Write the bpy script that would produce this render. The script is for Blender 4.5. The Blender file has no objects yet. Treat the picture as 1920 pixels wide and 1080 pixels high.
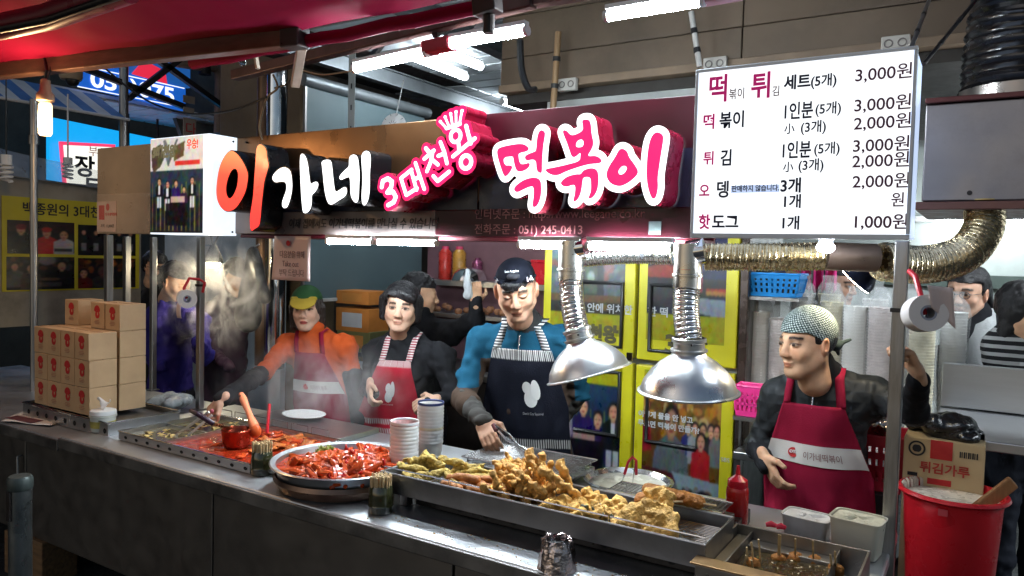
import bpy, bmesh, math, random
import numpy as np
from mathutils import Vector, Matrix

random.seed(7)
RNG = np.random.default_rng(7)
sc = bpy.context.scene
COL = sc.collection

# ------------------------------------------------------------------ camera, world, exposure
cam_data = bpy.data.cameras.new('camera')
cam_data.sensor_width = 36.0
cam_data.lens = 26.68
cam_data.clip_start = 0.05
cam_data.clip_end = 300.0
cam = bpy.data.objects.new('camera', cam_data)
COL.objects.link(cam)
_h, _p, _a = math.radians(32.0), math.radians(2.5), 0.0255      # heading left of +Y, downward pitch, roll
_f0 = Vector((-math.sin(_h), math.cos(_h), 0)); _r0 = Vector((math.cos(_h), math.sin(_h), 0))
_fw = _f0*math.cos(_p) - Vector((0, 0, 1))*math.sin(_p); _u0 = _r0.cross(_fw)
_r = _r0*math.cos(_a) + _u0*math.sin(_a); _u = _u0*math.cos(_a) - _r0*math.sin(_a)
cam.matrix_world = Matrix(((_r.x, _u.x, -_fw.x, 0), (_r.y, _u.y, -_fw.y, 0), (_r.z, _u.z, -_fw.z, 1.7), (0, 0, 0, 1)))
sc.camera = cam

world = bpy.data.worlds.new('World')
sc.world = world
world.use_nodes = True
_n = world.node_tree.nodes
_sky = _n.new('ShaderNodeTexSky')
_sky.sky_type = 'NISHITA'
_sky.sun_disc = False
_sky.sun_elevation = math.radians(32.0)
_sky.sun_rotation = math.radians(200.0)
world.node_tree.links.new(_sky.outputs[0], _n['Background'].inputs[0])
_n['Background'].inputs[1].default_value = 0.034       # night: the last of the dusk sky

sc.view_settings.view_transform = 'Standard'
sc.view_settings.look = 'None'
sc.view_settings.gamma = 1.0
sc.view_settings.exposure = 0.82
sc.cycles.use_denoising = True
sc.cycles.max_bounces = 7
sc.cycles.diffuse_bounces = 3
sc.cycles.glossy_bounces = 4
sc.cycles.transmission_bounces = 6
sc.cycles.transparent_max_bounces = 12
sc.cycles.volume_bounces = 2
sc.cycles.caustics_reflective = False
sc.cycles.caustics_refractive = False
sc.cycles.sample_clamp_indirect = 4.0
sc.cycles.blur_glossy = 0.6

# ------------------------------------------------------------------ materials
def lin(c):
    return tuple((x/12.92 if x <= 0.04045 else ((x+0.055)/1.055)**2.4) for x in c)
def hexc(s):
    return lin(tuple(int(s[i:i+2], 16)/255 for i in (0, 2, 4)))
MATS = {}
def M(name, col=(.5, .5, .5), rough=.5, metal=0., var=.12, vs=7., bump=0., bs=60., spec=.5, emit=None, es=0.,
      coat=0., trans=0., alpha=1., stretch=(1, 1, 1), rvar=.1, dirt=0., dirtcol=(.03, .025, .02), ds=4., attr=None, sheen=0., sub=0., ior=1.45):
    if name in MATS: return MATS[name]
    if isinstance(col, str): col = hexc(col)
    m = bpy.data.materials.new(name); m.use_nodes = True
    nt = m.node_tree; N = nt.nodes; L = nt.links.new
    b = N['Principled BSDF']
    tc = N.new('ShaderNodeTexCoord'); mp = N.new('ShaderNodeMapping'); mp.inputs['Scale'].default_value = stretch
    oi = N.new('ShaderNodeObjectInfo'); ad = N.new('ShaderNodeVectorMath'); ad.operation = 'ADD'
    mu = N.new('ShaderNodeMath'); mu.operation = 'MULTIPLY'; mu.inputs[1].default_value = 37.0
    L(oi.outputs['Random'], mu.inputs[0]); L(tc.outputs['Object'], ad.inputs[0]); L(mu.outputs[0], ad.inputs[1])
    L(ad.outputs[0], mp.inputs['Vector'])
    nz = N.new('ShaderNodeTexNoise'); nz.inputs['Scale'].default_value = vs; nz.inputs['Detail'].default_value = 6
    L(mp.outputs[0], nz.inputs['Vector'])
    mr = N.new('ShaderNodeMapRange'); mr.inputs[1].default_value = .3; mr.inputs[2].default_value = .7
    mr.inputs[3].default_value = 1-var; mr.inputs[4].default_value = 1+var
    L(nz.outputs[0], mr.inputs[0])
    sca = N.new('ShaderNodeVectorMath'); sca.operation = 'SCALE'
    if attr:
        at = N.new('ShaderNodeAttribute'); at.attribute_name = attr; L(at.outputs['Color'], sca.inputs[0])
    else:
        sca.inputs[0].default_value = col[:3]
    L(mr.outputs[0], sca.inputs['Scale'])
    out = sca.outputs[0]
    if dirt > 0:
        n2 = N.new('ShaderNodeTexNoise'); n2.inputs['Scale'].default_value = ds; n2.inputs['Detail'].default_value = 8; n2.inputs['Roughness'].default_value = .7
        L(mp.outputs[0], n2.inputs['Vector'])
        m2 = N.new('ShaderNodeMapRange'); m2.inputs[1].default_value = .48; m2.inputs[2].default_value = .72; m2.inputs[3].default_value = 0; m2.inputs[4].default_value = dirt
        L(n2.outputs[0], m2.inputs[0])
        mx = N.new('ShaderNodeMix'); mx.data_type = 'RGBA'
        L(m2.outputs[0], mx.inputs[0]); L(out, mx.inputs[6]); mx.inputs[7].default_value = (*dirtcol, 1)
        out = mx.outputs[2]
    L(out, b.inputs['Base Color'])
    r2 = N.new('ShaderNodeMapRange'); r2.inputs[1].default_value = .3; r2.inputs[2].default_value = .7
    r2.inputs[3].default_value = max(.02, rough-rvar); r2.inputs[4].default_value = min(1, rough+rvar)
    n3 = N.new('ShaderNodeTexNoise'); n3.inputs['Scale'].default_value = vs*2.3; n3.inputs['Detail'].default_value = 4; L(mp.outputs[0], n3.inputs['Vector'])
    L(n3.outputs[0], r2.inputs[0]); L(r2.outputs[0], b.inputs['Roughness'])
    b.inputs['Metallic'].default_value = metal
    b.inputs['Specular IOR Level'].default_value = spec
    b.inputs['IOR'].default_value = ior
    b.inputs['Coat Weight'].default_value = coat
    b.inputs['Transmission Weight'].default_value = trans
    b.inputs['Alpha'].default_value = alpha
    b.inputs['Sheen Weight'].default_value = sheen
    if sub:
        b.inputs['Subsurface Weight'].default_value = sub; b.inputs['Subsurface Radius'].default_value = (.012, .005, .003); b.inputs['Subsurface Scale'].default_value = 1.0
    if bump > 0:
        n4 = N.new('ShaderNodeTexNoise'); n4.inputs['Scale'].default_value = bs; n4.inputs['Detail'].default_value = 5; L(mp.outputs[0], n4.inputs['Vector'])
        bp = N.new('ShaderNodeBump'); bp.inputs['Strength'].default_value = bump; bp.inputs['Distance'].default_value = .01
        L(n4.outputs[0], bp.inputs['Height']); L(bp.outputs[0], b.inputs['Normal'])
    if emit is not None:
        if attr: L(at.outputs['Color'], b.inputs['Emission Color'])
        elif name.startswith('lightbox'): L(sca.outputs[0], b.inputs['Emission Color'])
        else: b.inputs['Emission Color'].default_value = (*emit[:3], 1)
        b.inputs['Emission Strength'].default_value = es
    MATS[name] = m
    return m

# ------------------------------------------------------------------ mesh builder
def V(*a): return np.array(a, float)
def unit(v):
    v = np.asarray(v, float); return v/max(np.linalg.norm(v), 1e-9)
def frame(d, up=(0, 0, 1)):
    d = unit(d); up = np.asarray(up, float)
    if abs(d @ unit(up)) > .99: up = V(1, 0, 0)
    a = unit(np.cross(up, d)); b = np.cross(d, a)
    return a, b, d
def rotm(yaw=0, pitch=0, roll=0):
    return np.array(Matrix.Rotation(yaw, 3, 'Z') @ Matrix.Rotation(pitch, 3, 'X') @ Matrix.Rotation(roll, 3, 'Y'))

class MB:
    def __init__(s): s.v = []; s.f = []; s.m = []; s.n = 0
    def add(s, vs, fs, mi=0):
        k = s.n; vs = [tuple(map(float, p)) for p in vs]; s.v += vs; s.n += len(vs)
        for f in fs: s.f.append(tuple(i+k for i in f)); s.m.append(mi)
        return s
    def box(s, lo, hi, mi=0):
        c = [(a+b)/2 for a, b in zip(lo, hi)]; h = [abs(b-a)/2 for a, b in zip(lo, hi)]
        return s.obox(c, h, np.eye(3), mi)
    def obox(s, c, h, R=np.eye(3), mi=0):
        vs = [np.asarray(c, float) + R @ V(x*h[0], y*h[1], z*h[2]) for x in (-1, 1) for y in (-1, 1) for z in (-1, 1)]
        return s.add(vs, [(0, 1, 3, 2), (4, 6, 7, 5), (0, 4, 5, 1), (2, 3, 7, 6), (0, 2, 6, 4), (1, 5, 7, 3)], mi)
    def bar(s, p0, p1, w, h, up=(0, 0, 1), mi=0):
        p0 = np.asarray(p0, float); p1 = np.asarray(p1, float); a, b, d = frame(p1-p0, up)
        R = np.stack([a, b, d], 1)
        return s.obox((p0+p1)/2, (w/2, h/2, np.linalg.norm(p1-p0)/2), R, mi)
    def ring_loft(s, rings, mi=0, caps=True, closed=False):
        n = len(rings[0]); k = s.n; m = len(rings)
        for r in rings: s.v += [tuple(map(float, p)) for p in r]
        s.n += n*m
        for i in range(m if closed else m-1):
            j = (i+1) % m
            for t in range(n):
                u = (t+1) % n
                s.f.append((k+i*n+t, k+i*n+u, k+j*n+u, k+j*n+t)); s.m.append(mi)
        if caps and not closed:
            s.f.append(tuple(k+t for t in reversed(range(n)))); s.m.append(mi)
            s.f.append(tuple(k+(m-1)*n+t for t in range(n))); s.m.append(mi)
        return s
    def cyl(s, p0, p1, r0, r1=None, n=14, mi=0, caps=True):
        r1 = r0 if r1 is None else r1
        p0 = np.asarray(p0, float); p1 = np.asarray(p1, float); a, b, d = frame(p1-p0)
        th = [2*math.pi*i/n for i in range(n)]
        return s.ring_loft([[p+r*(math.cos(t)*a+math.sin(t)*b) for t in th] for p, r in ((p0, r0), (p1, r1))], mi, caps)
    def tube(s, pts, r, n=8, mi=0, caps=True, closed=False):
        pts = [np.asarray(p, float) for p in pts]; rings = []; a = None
        m = len(pts)
        for i, p in enumerate(pts):
            if closed: d = pts[(i+1) % m]-pts[i-1]
            else: d = pts[min(i+1, m-1)]-pts[max(i-1, 0)]
            d = unit(d)
            if a is None: a, b, _ = frame(d)
            else:
                a = unit(a-d*(a@d)); b = np.cross(d, a)
            rr = r[i] if hasattr(r, '__len__') else r
            rings.append([p+rr*(math.cos(2*math.pi*t/n)*a+math.sin(2*math.pi*t/n)*b) for t in range(n)])
        return s.ring_loft(rings, mi, caps, closed)
    def lathe(s, prof, c=(0, 0, 0), n=28, axis=(0, 0, 1), mi=0, caps=False):
        a, b, d = frame(axis) if abs(axis[2]) < .999 else (V(1, 0, 0), V(0, 1, 0), V(0, 0, 1)*np.sign(axis[2]))
        c = np.asarray(c, float)
        rings = [[c+z*d+r*(math.cos(2*math.pi*t/n)*a+math.sin(2*math.pi*t/n)*b) for t in range(n)] for r, z in prof]
        return s.ring_loft(rings, mi, caps)
    def ell(s, c, r, n=12, m=8, R=np.eye(3), mi=0):
        c = np.asarray(c, float); k = s.n; rings = []
        for j in range(1, m):
            ph = math.pi*j/m
            rings.append([c+R@V(r[0]*math.sin(ph)*math.cos(2*math.pi*t/n), r[1]*math.sin(ph)*math.sin(2*math.pi*t/n), -r[2]*math.cos(ph)) for t in range(n)])
        return s.ring_loft(rings, mi, True)
    def prism(s, pts, o, eu, ev, depth, mi=0):
        o, eu, ev = (np.asarray(q, float) for q in (o, eu, ev)); w = np.cross(eu, ev)
        A = [o+p[0]*eu+p[1]*ev for p in pts]; B = [p+w*depth for p in A]
        n = len(pts)
        return s.add(A+B, [tuple(reversed(range(n))), tuple(range(n, 2*n))]+[(i, (i+1) % n, n+(i+1) % n, n+i) for i in range(n)], mi)
    def quad(s, a, b, c, d, mi=0): return s.add([a, b, c, d], [(0, 1, 2, 3)], mi)
    def grid(s, P, mi=0):                                   # P[i][j] points
        P = np.asarray(P, float); a, b = P.shape[:2]; k = s.n
        s.v += [tuple(p) for p in P.reshape(-1, 3)]; s.n += a*b
        for i in range(a-1):
            for j in range(b-1):
                s.f.append((k+i*b+j, k+i*b+j+1, k+(i+1)*b+j+1, k+(i+1)*b+j)); s.m.append(mi)
        return s
    def build(s, name, mats, parent=None, smooth=False, bevel=0., origin=None, thick=0.):
        vs = np.array(s.v, float)
        return mesh_obj(name, vs, s.f, mats, s.m, parent, smooth, bevel, origin, thick)

ORIG = {}
def mesh_obj(name, vs, fs, mats, mi=None, parent=None, smooth=False, bevel=0., origin=None, thick=0., sharp=40):
    vs = np.asarray(vs, float)
    if parent is not None: o0 = ORIG[parent.name]
    elif origin is not None: o0 = np.asarray(origin, float)
    else:
        lo, hi = vs.min(0), vs.max(0); o0 = V((lo[0]+hi[0])/2, (lo[1]+hi[1])/2, lo[2])
    me = bpy.data.meshes.new(name)
    me.from_pydata((vs-o0).tolist(), [], [tuple(int(i) for i in f) for f in fs])
    if not isinstance(mats, (list, tuple)): mats = [mats]
    for m in mats: me.materials.append(m)
    if mi is not None and len(mats) > 1: me.polygons.foreach_set('material_index', np.asarray(mi, np.int32))
    if smooth:
        me.polygons.foreach_set('use_smooth', np.ones(len(me.polygons), bool))
        if sharp: me.set_sharp_from_angle(angle=math.radians(sharp))
    me.update()
    o = bpy.data.objects.new(name, me); COL.objects.link(o)
    ORIG[o.name] = o0
    if parent is not None: o.parent = parent
    else: o.location = o0
    if bevel > 0:
        md = o.modifiers.new('bevel', 'BEVEL'); md.width = bevel; md.segments = 2; md.limit_method = 'ANGLE'; md.angle_limit = math.radians(40)
    if thick:
        md = o.modifiers.new('solid', 'SOLIDIFY'); md.thickness = thick; md.offset = 0
    return o
def tag(o, label, cat, group=None):
    o['label'] = label; o['category'] = cat
    if group: o['group'] = group
    return o
def kind(o, k): o['kind'] = k; return o
def thing(name, loc, label, cat, group=None):
    o = bpy.data.objects.new(name, None); COL.objects.link(o); o.location = loc; o.empty_display_size = .05
    ORIG[o.name] = np.asarray(loc, float)
    return tag(o, label, cat, group)
def copy_tree(o, parent=None):
    c = o.copy(); COL.objects.link(c); c.parent = parent
    ORIG[c.name] = ORIG.get(o.name, np.zeros(3))
    for ch in list(o.children): copy_tree(ch, c)
    return c

# flat print: a fine grid of coloured dots
def print_grid(name, o, eu, ev, img, mat, parent=None, thick=0.):
    o, eu, ev = (np.asarray(q, float) for q in (o, eu, ev)); h, w = img.shape[:2]
    u = np.linspace(0, 1, w); v = np.linspace(0, 1, h)
    P = o+u[None, :, None]*eu+(1-v)[:, None, None]*ev
    b = MB(); b.grid(P[:, ::1]); b.f = [tuple(reversed(f)) for f in b.f]
    ob = b.build(name, mat, parent)
    ca = ob.data.color_attributes.new('Col', 'FLOAT_COLOR', 'POINT')
    c = np.clip(img, 0, 1).reshape(-1, 3); c = np.where(c <= .04045, c/12.92, ((c+.055)/1.055)**2.4)
    ca.data.foreach_set('color', np.concatenate([c, np.ones((len(c), 1))], 1).astype(np.float32).ravel())
    return ob
class Paint:
    def __init__(s, w, h, col=(.1, .1, .1)):
        s.w, s.h = w, h; s.a = np.zeros((h, w, 3))+np.array(col); s.y, s.x = np.mgrid[0:h, 0:w]; s.x = (s.x+.5)/w; s.y = (s.y+.5)/h
    def _b(s, mask, col, al=1.): s.a = s.a*(1-al*mask[..., None])+np.array(col)*al*mask[..., None]; return s
    def ell(s, cx, cy, rx, ry, col, al=1., soft=.15):
        d = np.sqrt(((s.x-cx)/rx)**2+((s.y-cy)/ry)**2); return s._b(np.clip((1+soft-d)/(2*soft), 0, 1), col, al)
    def rect(s, x0, y0, x1, y1, col, al=1.): return s._b(((s.x >= x0) & (s.x <= x1) & (s.y >= y0) & (s.y <= y1)).astype(float), col, al)
    def poly(s, pts, col, al=1.):
        ins = np.zeros(s.x.shape, bool); n = len(pts)
        for i in range(n):
            (x0, y0), (x1, y1) = pts[i], pts[(i+1) % n]
            if y0 == y1: continue
            c = ((y0 > s.y) != (y1 > s.y)) & (s.x < (x1-x0)*(s.y-y0)/(y1-y0)+x0); ins ^= c
        return s._b(ins.astype(float), col, al)
    def bust(s, cx, cy, hr, shirt, skin=(.78, .58, .45), hair=(.06, .05, .05), asp=1., legs=None, cap=None):
        ax = hr*asp
        if legs: s.rect(cx-ax*1.15, cy+hr*4.2, cx-ax*.1, cy+hr*8.6, legs); s.rect(cx+ax*.1, cy+hr*4.2, cx+ax*1.15, cy+hr*8.6, legs)
        s.poly([(cx-ax*.6, cy+hr*.9), (cx+ax*.6, cy+hr*.9), (cx+ax*1.9, cy+hr*1.6), (cx+ax*2.1, cy+hr*(4.8 if legs else 6)), (cx-ax*2.1, cy+hr*(4.8 if legs else 6)), (cx-ax*1.9, cy+hr*1.6)], shirt)
        s.rect(cx-ax*.4, cy+hr*.5, cx+ax*.4, cy+hr*1.35, [q*.85 for q in skin])
        s.ell(cx, cy-hr*.25, ax*1.02, hr*1.05, hair); s.ell(cx, cy+hr*.1, ax*.8, hr*.98, skin)
        s.rect(cx-ax*.55, cy-hr*.12, cx-ax*.15, cy, (.2, .12, .1), .8); s.rect(cx+ax*.15, cy-hr*.12, cx+ax*.55, cy, (.2, .12, .1), .8)
        s.ell(cx, cy+hr*.62, ax*.3, hr*.1, (.55, .2, .2))
        if cap: s.ell(cx, cy-hr*.65, ax*1.0, hr*.6, cap)
        return s
    def blur(s, k=1):
        for _ in range(k):
            p = np.pad(s.a, ((1, 1), (1, 1), (0, 0)), 'edge'); s.a = (p[:-2, 1:-1]+p[2:, 1:-1]+p[1:-1, :-2]+p[1:-1, 2:]+2*s.a)/6
        return s
    def noise(s, amp, seed=0, n=14):
        g = np.random.default_rng(seed)
        for k in range(3):
            m = n*2**k; t = g.normal(size=(m+2, m+2, 3)); xi = s.x*m; yi = s.y*m; i = yi.astype(int); j = xi.astype(int); fx = (xi-j)[..., None]; fy = (yi-i)[..., None]
            s.a = s.a+amp/1.6**k*((t[i, j]*(1-fx)+t[i, j+1]*fx)*(1-fy)+(t[i+1, j]*(1-fx)+t[i+1, j+1]*fx)*fy)
        s.a = np.clip(s.a, 0, 1); return s
    def dots(s, n, box, rad, cols, seed=0):
        g = random.Random(seed)
        for _ in range(n): s.ell(g.uniform(box[0], box[2]), g.uniform(box[1], box[3]), rad*g.uniform(.5, 1.3), rad*g.uniform(.5, 1.3)*s.w/s.h, g.choice(cols), .9)
        return s

# lettering: body set on the plane spanned by eu (reading direction) and ev (up), base line at o
def lettering(name, body, o, eu, ev, size, mat, parent=None, bold=0., depth=.0006, align='LEFT', xs=1., shear=0.):
    c = bpy.data.curves.new(name, 'FONT'); c.body = body; c.size = size; c.offset = bold; c.extrude = depth; c.align_x = align; c.shear = shear; c.resolution_u = 4
    t = bpy.data.objects.new('tmp', c); me = bpy.data.meshes.new_from_object(t)
    n = len(me.vertices); co = np.empty(n*3); me.vertices.foreach_get('co', co); co = co.reshape(-1, 3)
    fs = [tuple(p.vertices) for p in me.polygons]
    bpy.data.objects.remove(t); bpy.data.meshes.remove(me); bpy.data.curves.remove(c)
    eu = unit(eu); ev = unit(ev); w = np.cross(eu, ev)
    vs = np.asarray(o, float)+co[:, :1]*xs*eu+co[:, 1:2]*ev+co[:, 2:3]*w
    return mesh_obj(name, vs, fs, mat, None, parent)

# ------------------------------------------------------------------ implicit surfaces
def surface_nets(d, org, h):
    s = d < 0
    nx, ny, nz = d.shape
    cnt = np.zeros((nx-1, ny-1, nz-1), np.int8); acc = np.zeros((nx-1, ny-1, nz-1, 3), np.float32)
    cs = [(i, j, k) for i in (0, 1) for j in (0, 1) for k in (0, 1)]
    def sub(a, c): return a[c[0]:nx-1+c[0], c[1]:ny-1+c[1], c[2]:nz-1+c[2]]
    for c in cs:
        for ax in range(3):
            if c[ax] == 0:
                e = list(c); e[ax] = 1
                a, b = sub(d, c), sub(d, e); m = (a < 0) != (b < 0)
                w = np.nonzero(m); t = a[w]/(a[w]-b[w])
                p = np.tile(np.array(c, np.float32), (len(t), 1)); p[:, ax] = t
                acc[w] += p; cnt[w] += 1
    cell = cnt > 0; idx = -np.ones(cell.shape, np.int64); w = np.nonzero(cell); idx[w] = np.arange(len(w[0]))
    vs = (np.stack(w, 1)+acc[w]/cnt[w][:, None])*h+org
    fs = []
    for ax in range(3):
        a, b = [q for q in range(3) if q != ax]
        sl0 = [slice(1, -1)]*3; sl1 = [slice(1, -1)]*3; sl0[ax] = slice(0, -1); sl1[ax] = slice(1, None)
        m = s[tuple(sl0)] != s[tuple(sl1)]; inn = s[tuple(sl0)][m]
        g = np.stack(np.nonzero(m), 1); g[:, a] += 1; g[:, b] += 1
        q = []
        for da, db in ((-1, -1), (0, -1), (0, 0), (-1, 0)):
            t = g.copy(); t[:, a] += da; t[:, b] += db; q.append(idx[t[:, 0], t[:, 1], t[:, 2]])
        q = np.stack(q, 1); flip = inn if ax != 1 else ~inn
        q[~flip] = q[~flip][:, ::-1]; fs.append(q)
    return vs, np.concatenate(fs)

def vnoise(p, scale, seed=0):
    g = np.random.default_rng(seed).random((32, 32, 32)).astype(np.float32)
    q = p*scale; i = np.floor(q).astype(int); f = q-i; f = f*f*(3-2*f); i &= 31; j = (i+1) & 31
    x0, y0, z0 = i[..., 0], i[..., 1], i[..., 2]; x1, y1, z1 = j[..., 0], j[..., 1], j[..., 2]; fx, fy, fz = f[..., 0], f[..., 1], f[..., 2]
    a = (g[x0, y0, z0]*(1-fx)+g[x1, y0, z0]*fx)*(1-fy)+(g[x0, y1, z0]*(1-fx)+g[x1, y1, z0]*fx)*fy
    b = (g[x0, y0, z1]*(1-fx)+g[x1, y0, z1]*fx)*(1-fy)+(g[x0, y1, z1]*(1-fx)+g[x1, y1, z1]*fx)*fy
    return (a*(1-fz)+b*fz)*2-1

class SDF:
    def __init__(s): s.p = []
    def cone(s, a, b, ra, rb=None, m=0, k=.02, op='+', flat=None): s.p.append(('c', V(*a), V(*b), ra, ra if rb is None else rb, m, k, op, flat)); return s
    def ell(s, c, r, m=0, k=.02, op='+', R=None): s.p.append(('e', V(*c), V(*r), R, None, m, k, op, None)); return s
    def box(s, c, h, m=0, k=.01, op='+', R=None, rd=.005): s.p.append(('b', V(*c), V(*h), R, rd, m, k, op, None)); return s
    def xf(s, o, R):                                         # move all shapes so far: x -> o + R x
        o = np.asarray(o, float); q = []
        for t, a, b, c, d, m, k, op, fl in s.p:
            if t == 'c': q.append((t, o+R@a, o+R@b, c, d, m, k, op, None if fl is None else (R@fl[0], fl[1])))
            else: q.append((t, o+R@a, b, R if c is None else R@c, d, m, k, op, fl))
        s.p = q; return s
    def mesh(s, h, noise=None, clip=None):
        lo = np.full(3, 1e9); hi = -lo; bb = []
        for t, a, b, c, d, m, k, op, fl in s.p:
            if t == 'c': r = max(c, d)*(1.0 if fl is None else 1.7); l = np.minimum(a, b)-r; u = np.maximum(a, b)+r
            else: r = np.full(3, b.max()*1.75 if t == 'b' and c is not None else b.max()) if c is not None else b; l = a-r; u = a+r
            bb.append((l, u))
            if op == '+': lo = np.minimum(lo, l); hi = np.maximum(hi, u)
        lo = lo-3*h; n = np.ceil((hi+3*h-lo)/h).astype(int)+1
        D = np.full(n, .2, np.float32); I = np.zeros(n, np.int16)
        ax = [lo[i]+h*np.arange(n[i]) for i in range(3)]
        for (t, a, b, c, d, m, k, op, fl), (l, u) in zip(s.p, bb):
            pad = k+3*h
            i0 = np.maximum(np.floor((l-pad-lo)/h).astype(int), 0); i1 = np.minimum(np.ceil((u+pad-lo)/h).astype(int)+1, n)
            if (i1 <= i0).any(): continue
            sl = tuple(slice(i0[q], i1[q]) for q in range(3))
            P = np.stack(np.meshgrid(*[ax[q][sl[q]] for q in range(3)], indexing='ij'), -1)
            if t == 'c':
                if fl is not None:
                    w, sc_ = fl; mid = (a+b)/2; P = P+((P-mid)@w)[..., None]*w*(sc_-1)
                ab = b-a; tt = np.clip(((P-a)@ab)/max(ab@ab, 1e-12), 0, 1)
                v = np.linalg.norm(P-a-tt[..., None]*ab, axis=-1)-(c+(d-c)*tt)
            elif t == 'e':
                q = P-a
                if c is not None: q = q@c
                k0 = np.linalg.norm(q/b, axis=-1); k1 = np.linalg.norm(q/b**2, axis=-1)+1e-9; v = k0*(k0-1)/k1
            else:
                q = P-a
                if c is not None: q = q@c
                q = np.abs(q)-(b-d); v = np.linalg.norm(np.maximum(q, 0), axis=-1)+np.minimum(q.max(-1), 0)-d
            A = D[sl]
            if op == '+':
                hh = np.maximum(k-np.abs(A-v), 0)/k if k > 0 else 0
                I[sl] = np.where(v < A, m, I[sl]); D[sl] = np.minimum(A, v)-hh*hh*k/4
            else:
                hh = np.maximum(k-np.abs(A+v), 0)/k if k > 0 else 0
                D[sl] = np.maximum(A, -v)+hh*hh*k/4
        if noise is not None:
            near = np.abs(D) < .05
            P = np.stack([g[near] for g in np.meshgrid(*ax, indexing='ij')], -1)
            D[near] += noise(P, I[near]).astype(np.float32)
        if clip is not None:
            P = np.stack(np.meshgrid(*ax, indexing='ij'), -1); D = np.maximum(D, clip(P).astype(np.float32))
        vs, fs = surface_nets(D, lo, h)
        ij = np.clip(np.round((vs-lo)/h).astype(int), 0, n-1); vm = I[ij[:, 0], ij[:, 1], ij[:, 2]]
        return vs, fs, vm[fs[:, 0]]

# 2D strokes and outlines -> raised letter body
def poly_sdf(pts, X, Z):
    p = np.array(pts, float); n = len(p); d = np.full(X.shape, 1e9); ins = np.zeros(X.shape, bool)
    for i in range(n):
        a, b = p[i], p[(i+1) % n]; e = b-a; wx, wz = X-a[0], Z-a[1]
        t = np.clip((wx*e[0]+wz*e[1])/max(e@e, 1e-12), 0, 1); d = np.minimum(d, (wx-e[0]*t)**2+(wz-e[1]*t)**2)
        if a[1] != b[1]: ins ^= ((a[1] > Z) != (b[1] > Z)) & (X < (b[0]-a[0])*(Z-a[1])/(b[1]-a[1])+a[0])
    return np.where(ins, -1, 1)*np.sqrt(d)
def smooth_loop(p, it=2):
    p = np.array(p, float)
    for _ in range(it):
        q = np.roll(p, -1, 0); p = np.stack([.75*p+.25*q, .25*p+.75*q], 1).reshape(-1, 2)
    return p
def shape_sdf(outer, holes=(), lines=()):
    def f(X, Z):
        d = np.full(X.shape, 1e9)
        for o in outer: d = np.minimum(d, poly_sdf(smooth_loop(o), X, Z))
        for h in holes: d = np.maximum(d, -poly_sdf(smooth_loop(h), X, Z))
        for pts, r in lines:
            for a, b in zip(pts[:-1], pts[1:]):
                a, b = V(*a), V(*b); e = b-a; wx, wz = X-a[0], Z-a[1]; t = np.clip((wx*e[0]+wz*e[1])/max(e@e, 1e-12), 0, 1)
                d = np.minimum(d, np.hypot(wx-e[0]*t, wz-e[1]*t)-r)
        return d
    f.pts = np.concatenate([np.array(o, float) for o in outer]+[np.array(p, float) for p, r in lines])
    return f
def raised(name, f, y0, y1, mats, parent, off=0., h=.004):     # front face material mats[0], sides mats[1]
    lo = f.pts.min(0)-off-.03; hi = f.pts.max(0)+off+.03
    nx, nz = np.ceil((hi-lo)/h).astype(int)+1
    X, Z = np.meshgrid(lo[0]+h*np.arange(nx), lo[1]+h*np.arange(nz), indexing='ij'); d = f(X, Z)-off
    s = d < 0; c4 = [s[:-1, :-1], s[1:, :-1], s[1:, 1:], s[:-1, 1:]]; tot = sum(q.astype(int) for q in c4)
    b = MB()
    def pt(x, z, y): return (lo[0]+x*h, y, lo[1]+z*h)
    for i in range(nx-1):                                     # whole cells, merged in runs
        j = 0; col = tot[i] == 4
        while j < nz-1:
            if col[j]:
                k = j
                while k < nz-1 and col[k]: k += 1
                b.quad(pt(i, j, y0), pt(i+1, j, y0), pt(i+1, k, y0), pt(i, k, y0), 0)
                j = k
            else: j += 1
    K = [(0, 0), (1, 0), (1, 1), (0, 1)]
    for i, j in zip(*np.nonzero((tot > 0) & (tot < 4))):      # cells on the outline
        poly = []; ex = None; first = None; segs = []
        for q in range(4):
            a = K[q]; e = K[(q+1) % 4]; da = d[i+a[0], j+a[1]]; de = d[i+e[0], j+e[1]]
            if da < 0: poly.append((i+a[0], j+a[1]))
            if (da < 0) != (de < 0):
                t = da/(da-de); p = (i+a[0]+t*(e[0]-a[0]), j+a[1]+t*(e[1]-a[1])); poly.append(p)
                if da < 0: ex = p
                elif ex is not None: segs.append((ex, p)); ex = None
                else: first = p
        if ex is not None and first is not None: segs.append((ex, first))
        if len(poly) > 2: b.add([pt(x, z, y0) for x, z in poly], [tuple(range(len(poly)))], 0)
        for p, q in segs: b.quad(pt(*p, y0), pt(*p, y1), pt(*q, y1), pt(*q, y0), 1)
    return b.build(name, mats, parent)

# ------------------------------------------------------------------ shared materials
STEEL = M('brushed_steel', (.50, .51, .52), .34, 1, var=.03, vs=5, stretch=(1, 14, 14), rvar=.025, bump=.02, bs=90, dirt=.06, ds=3)
STEELD = M('dull_steel', (.26, .255, .25), .42, 1, var=.18, vs=4, rvar=.12, bump=.03, bs=50, dirt=.45, ds=5)
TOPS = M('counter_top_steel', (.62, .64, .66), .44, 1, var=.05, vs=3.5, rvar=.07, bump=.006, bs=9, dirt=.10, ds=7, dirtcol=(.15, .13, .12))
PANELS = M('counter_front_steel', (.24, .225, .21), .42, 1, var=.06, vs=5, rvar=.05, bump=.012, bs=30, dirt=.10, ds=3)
CHROME = M('polished_steel', (.70, .71, .72), .13, 1, var=.06, vs=6, rvar=.06, bump=.06, bs=18)
ALU = M('alu_foil_duct', (.78, .77, .74), .20, 1, var=.08, vs=30, rvar=.08, bump=.25, bs=55)
BLACKP = M('black_plastic', (.012, .012, .013), .4, 0, var=.2)
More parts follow.
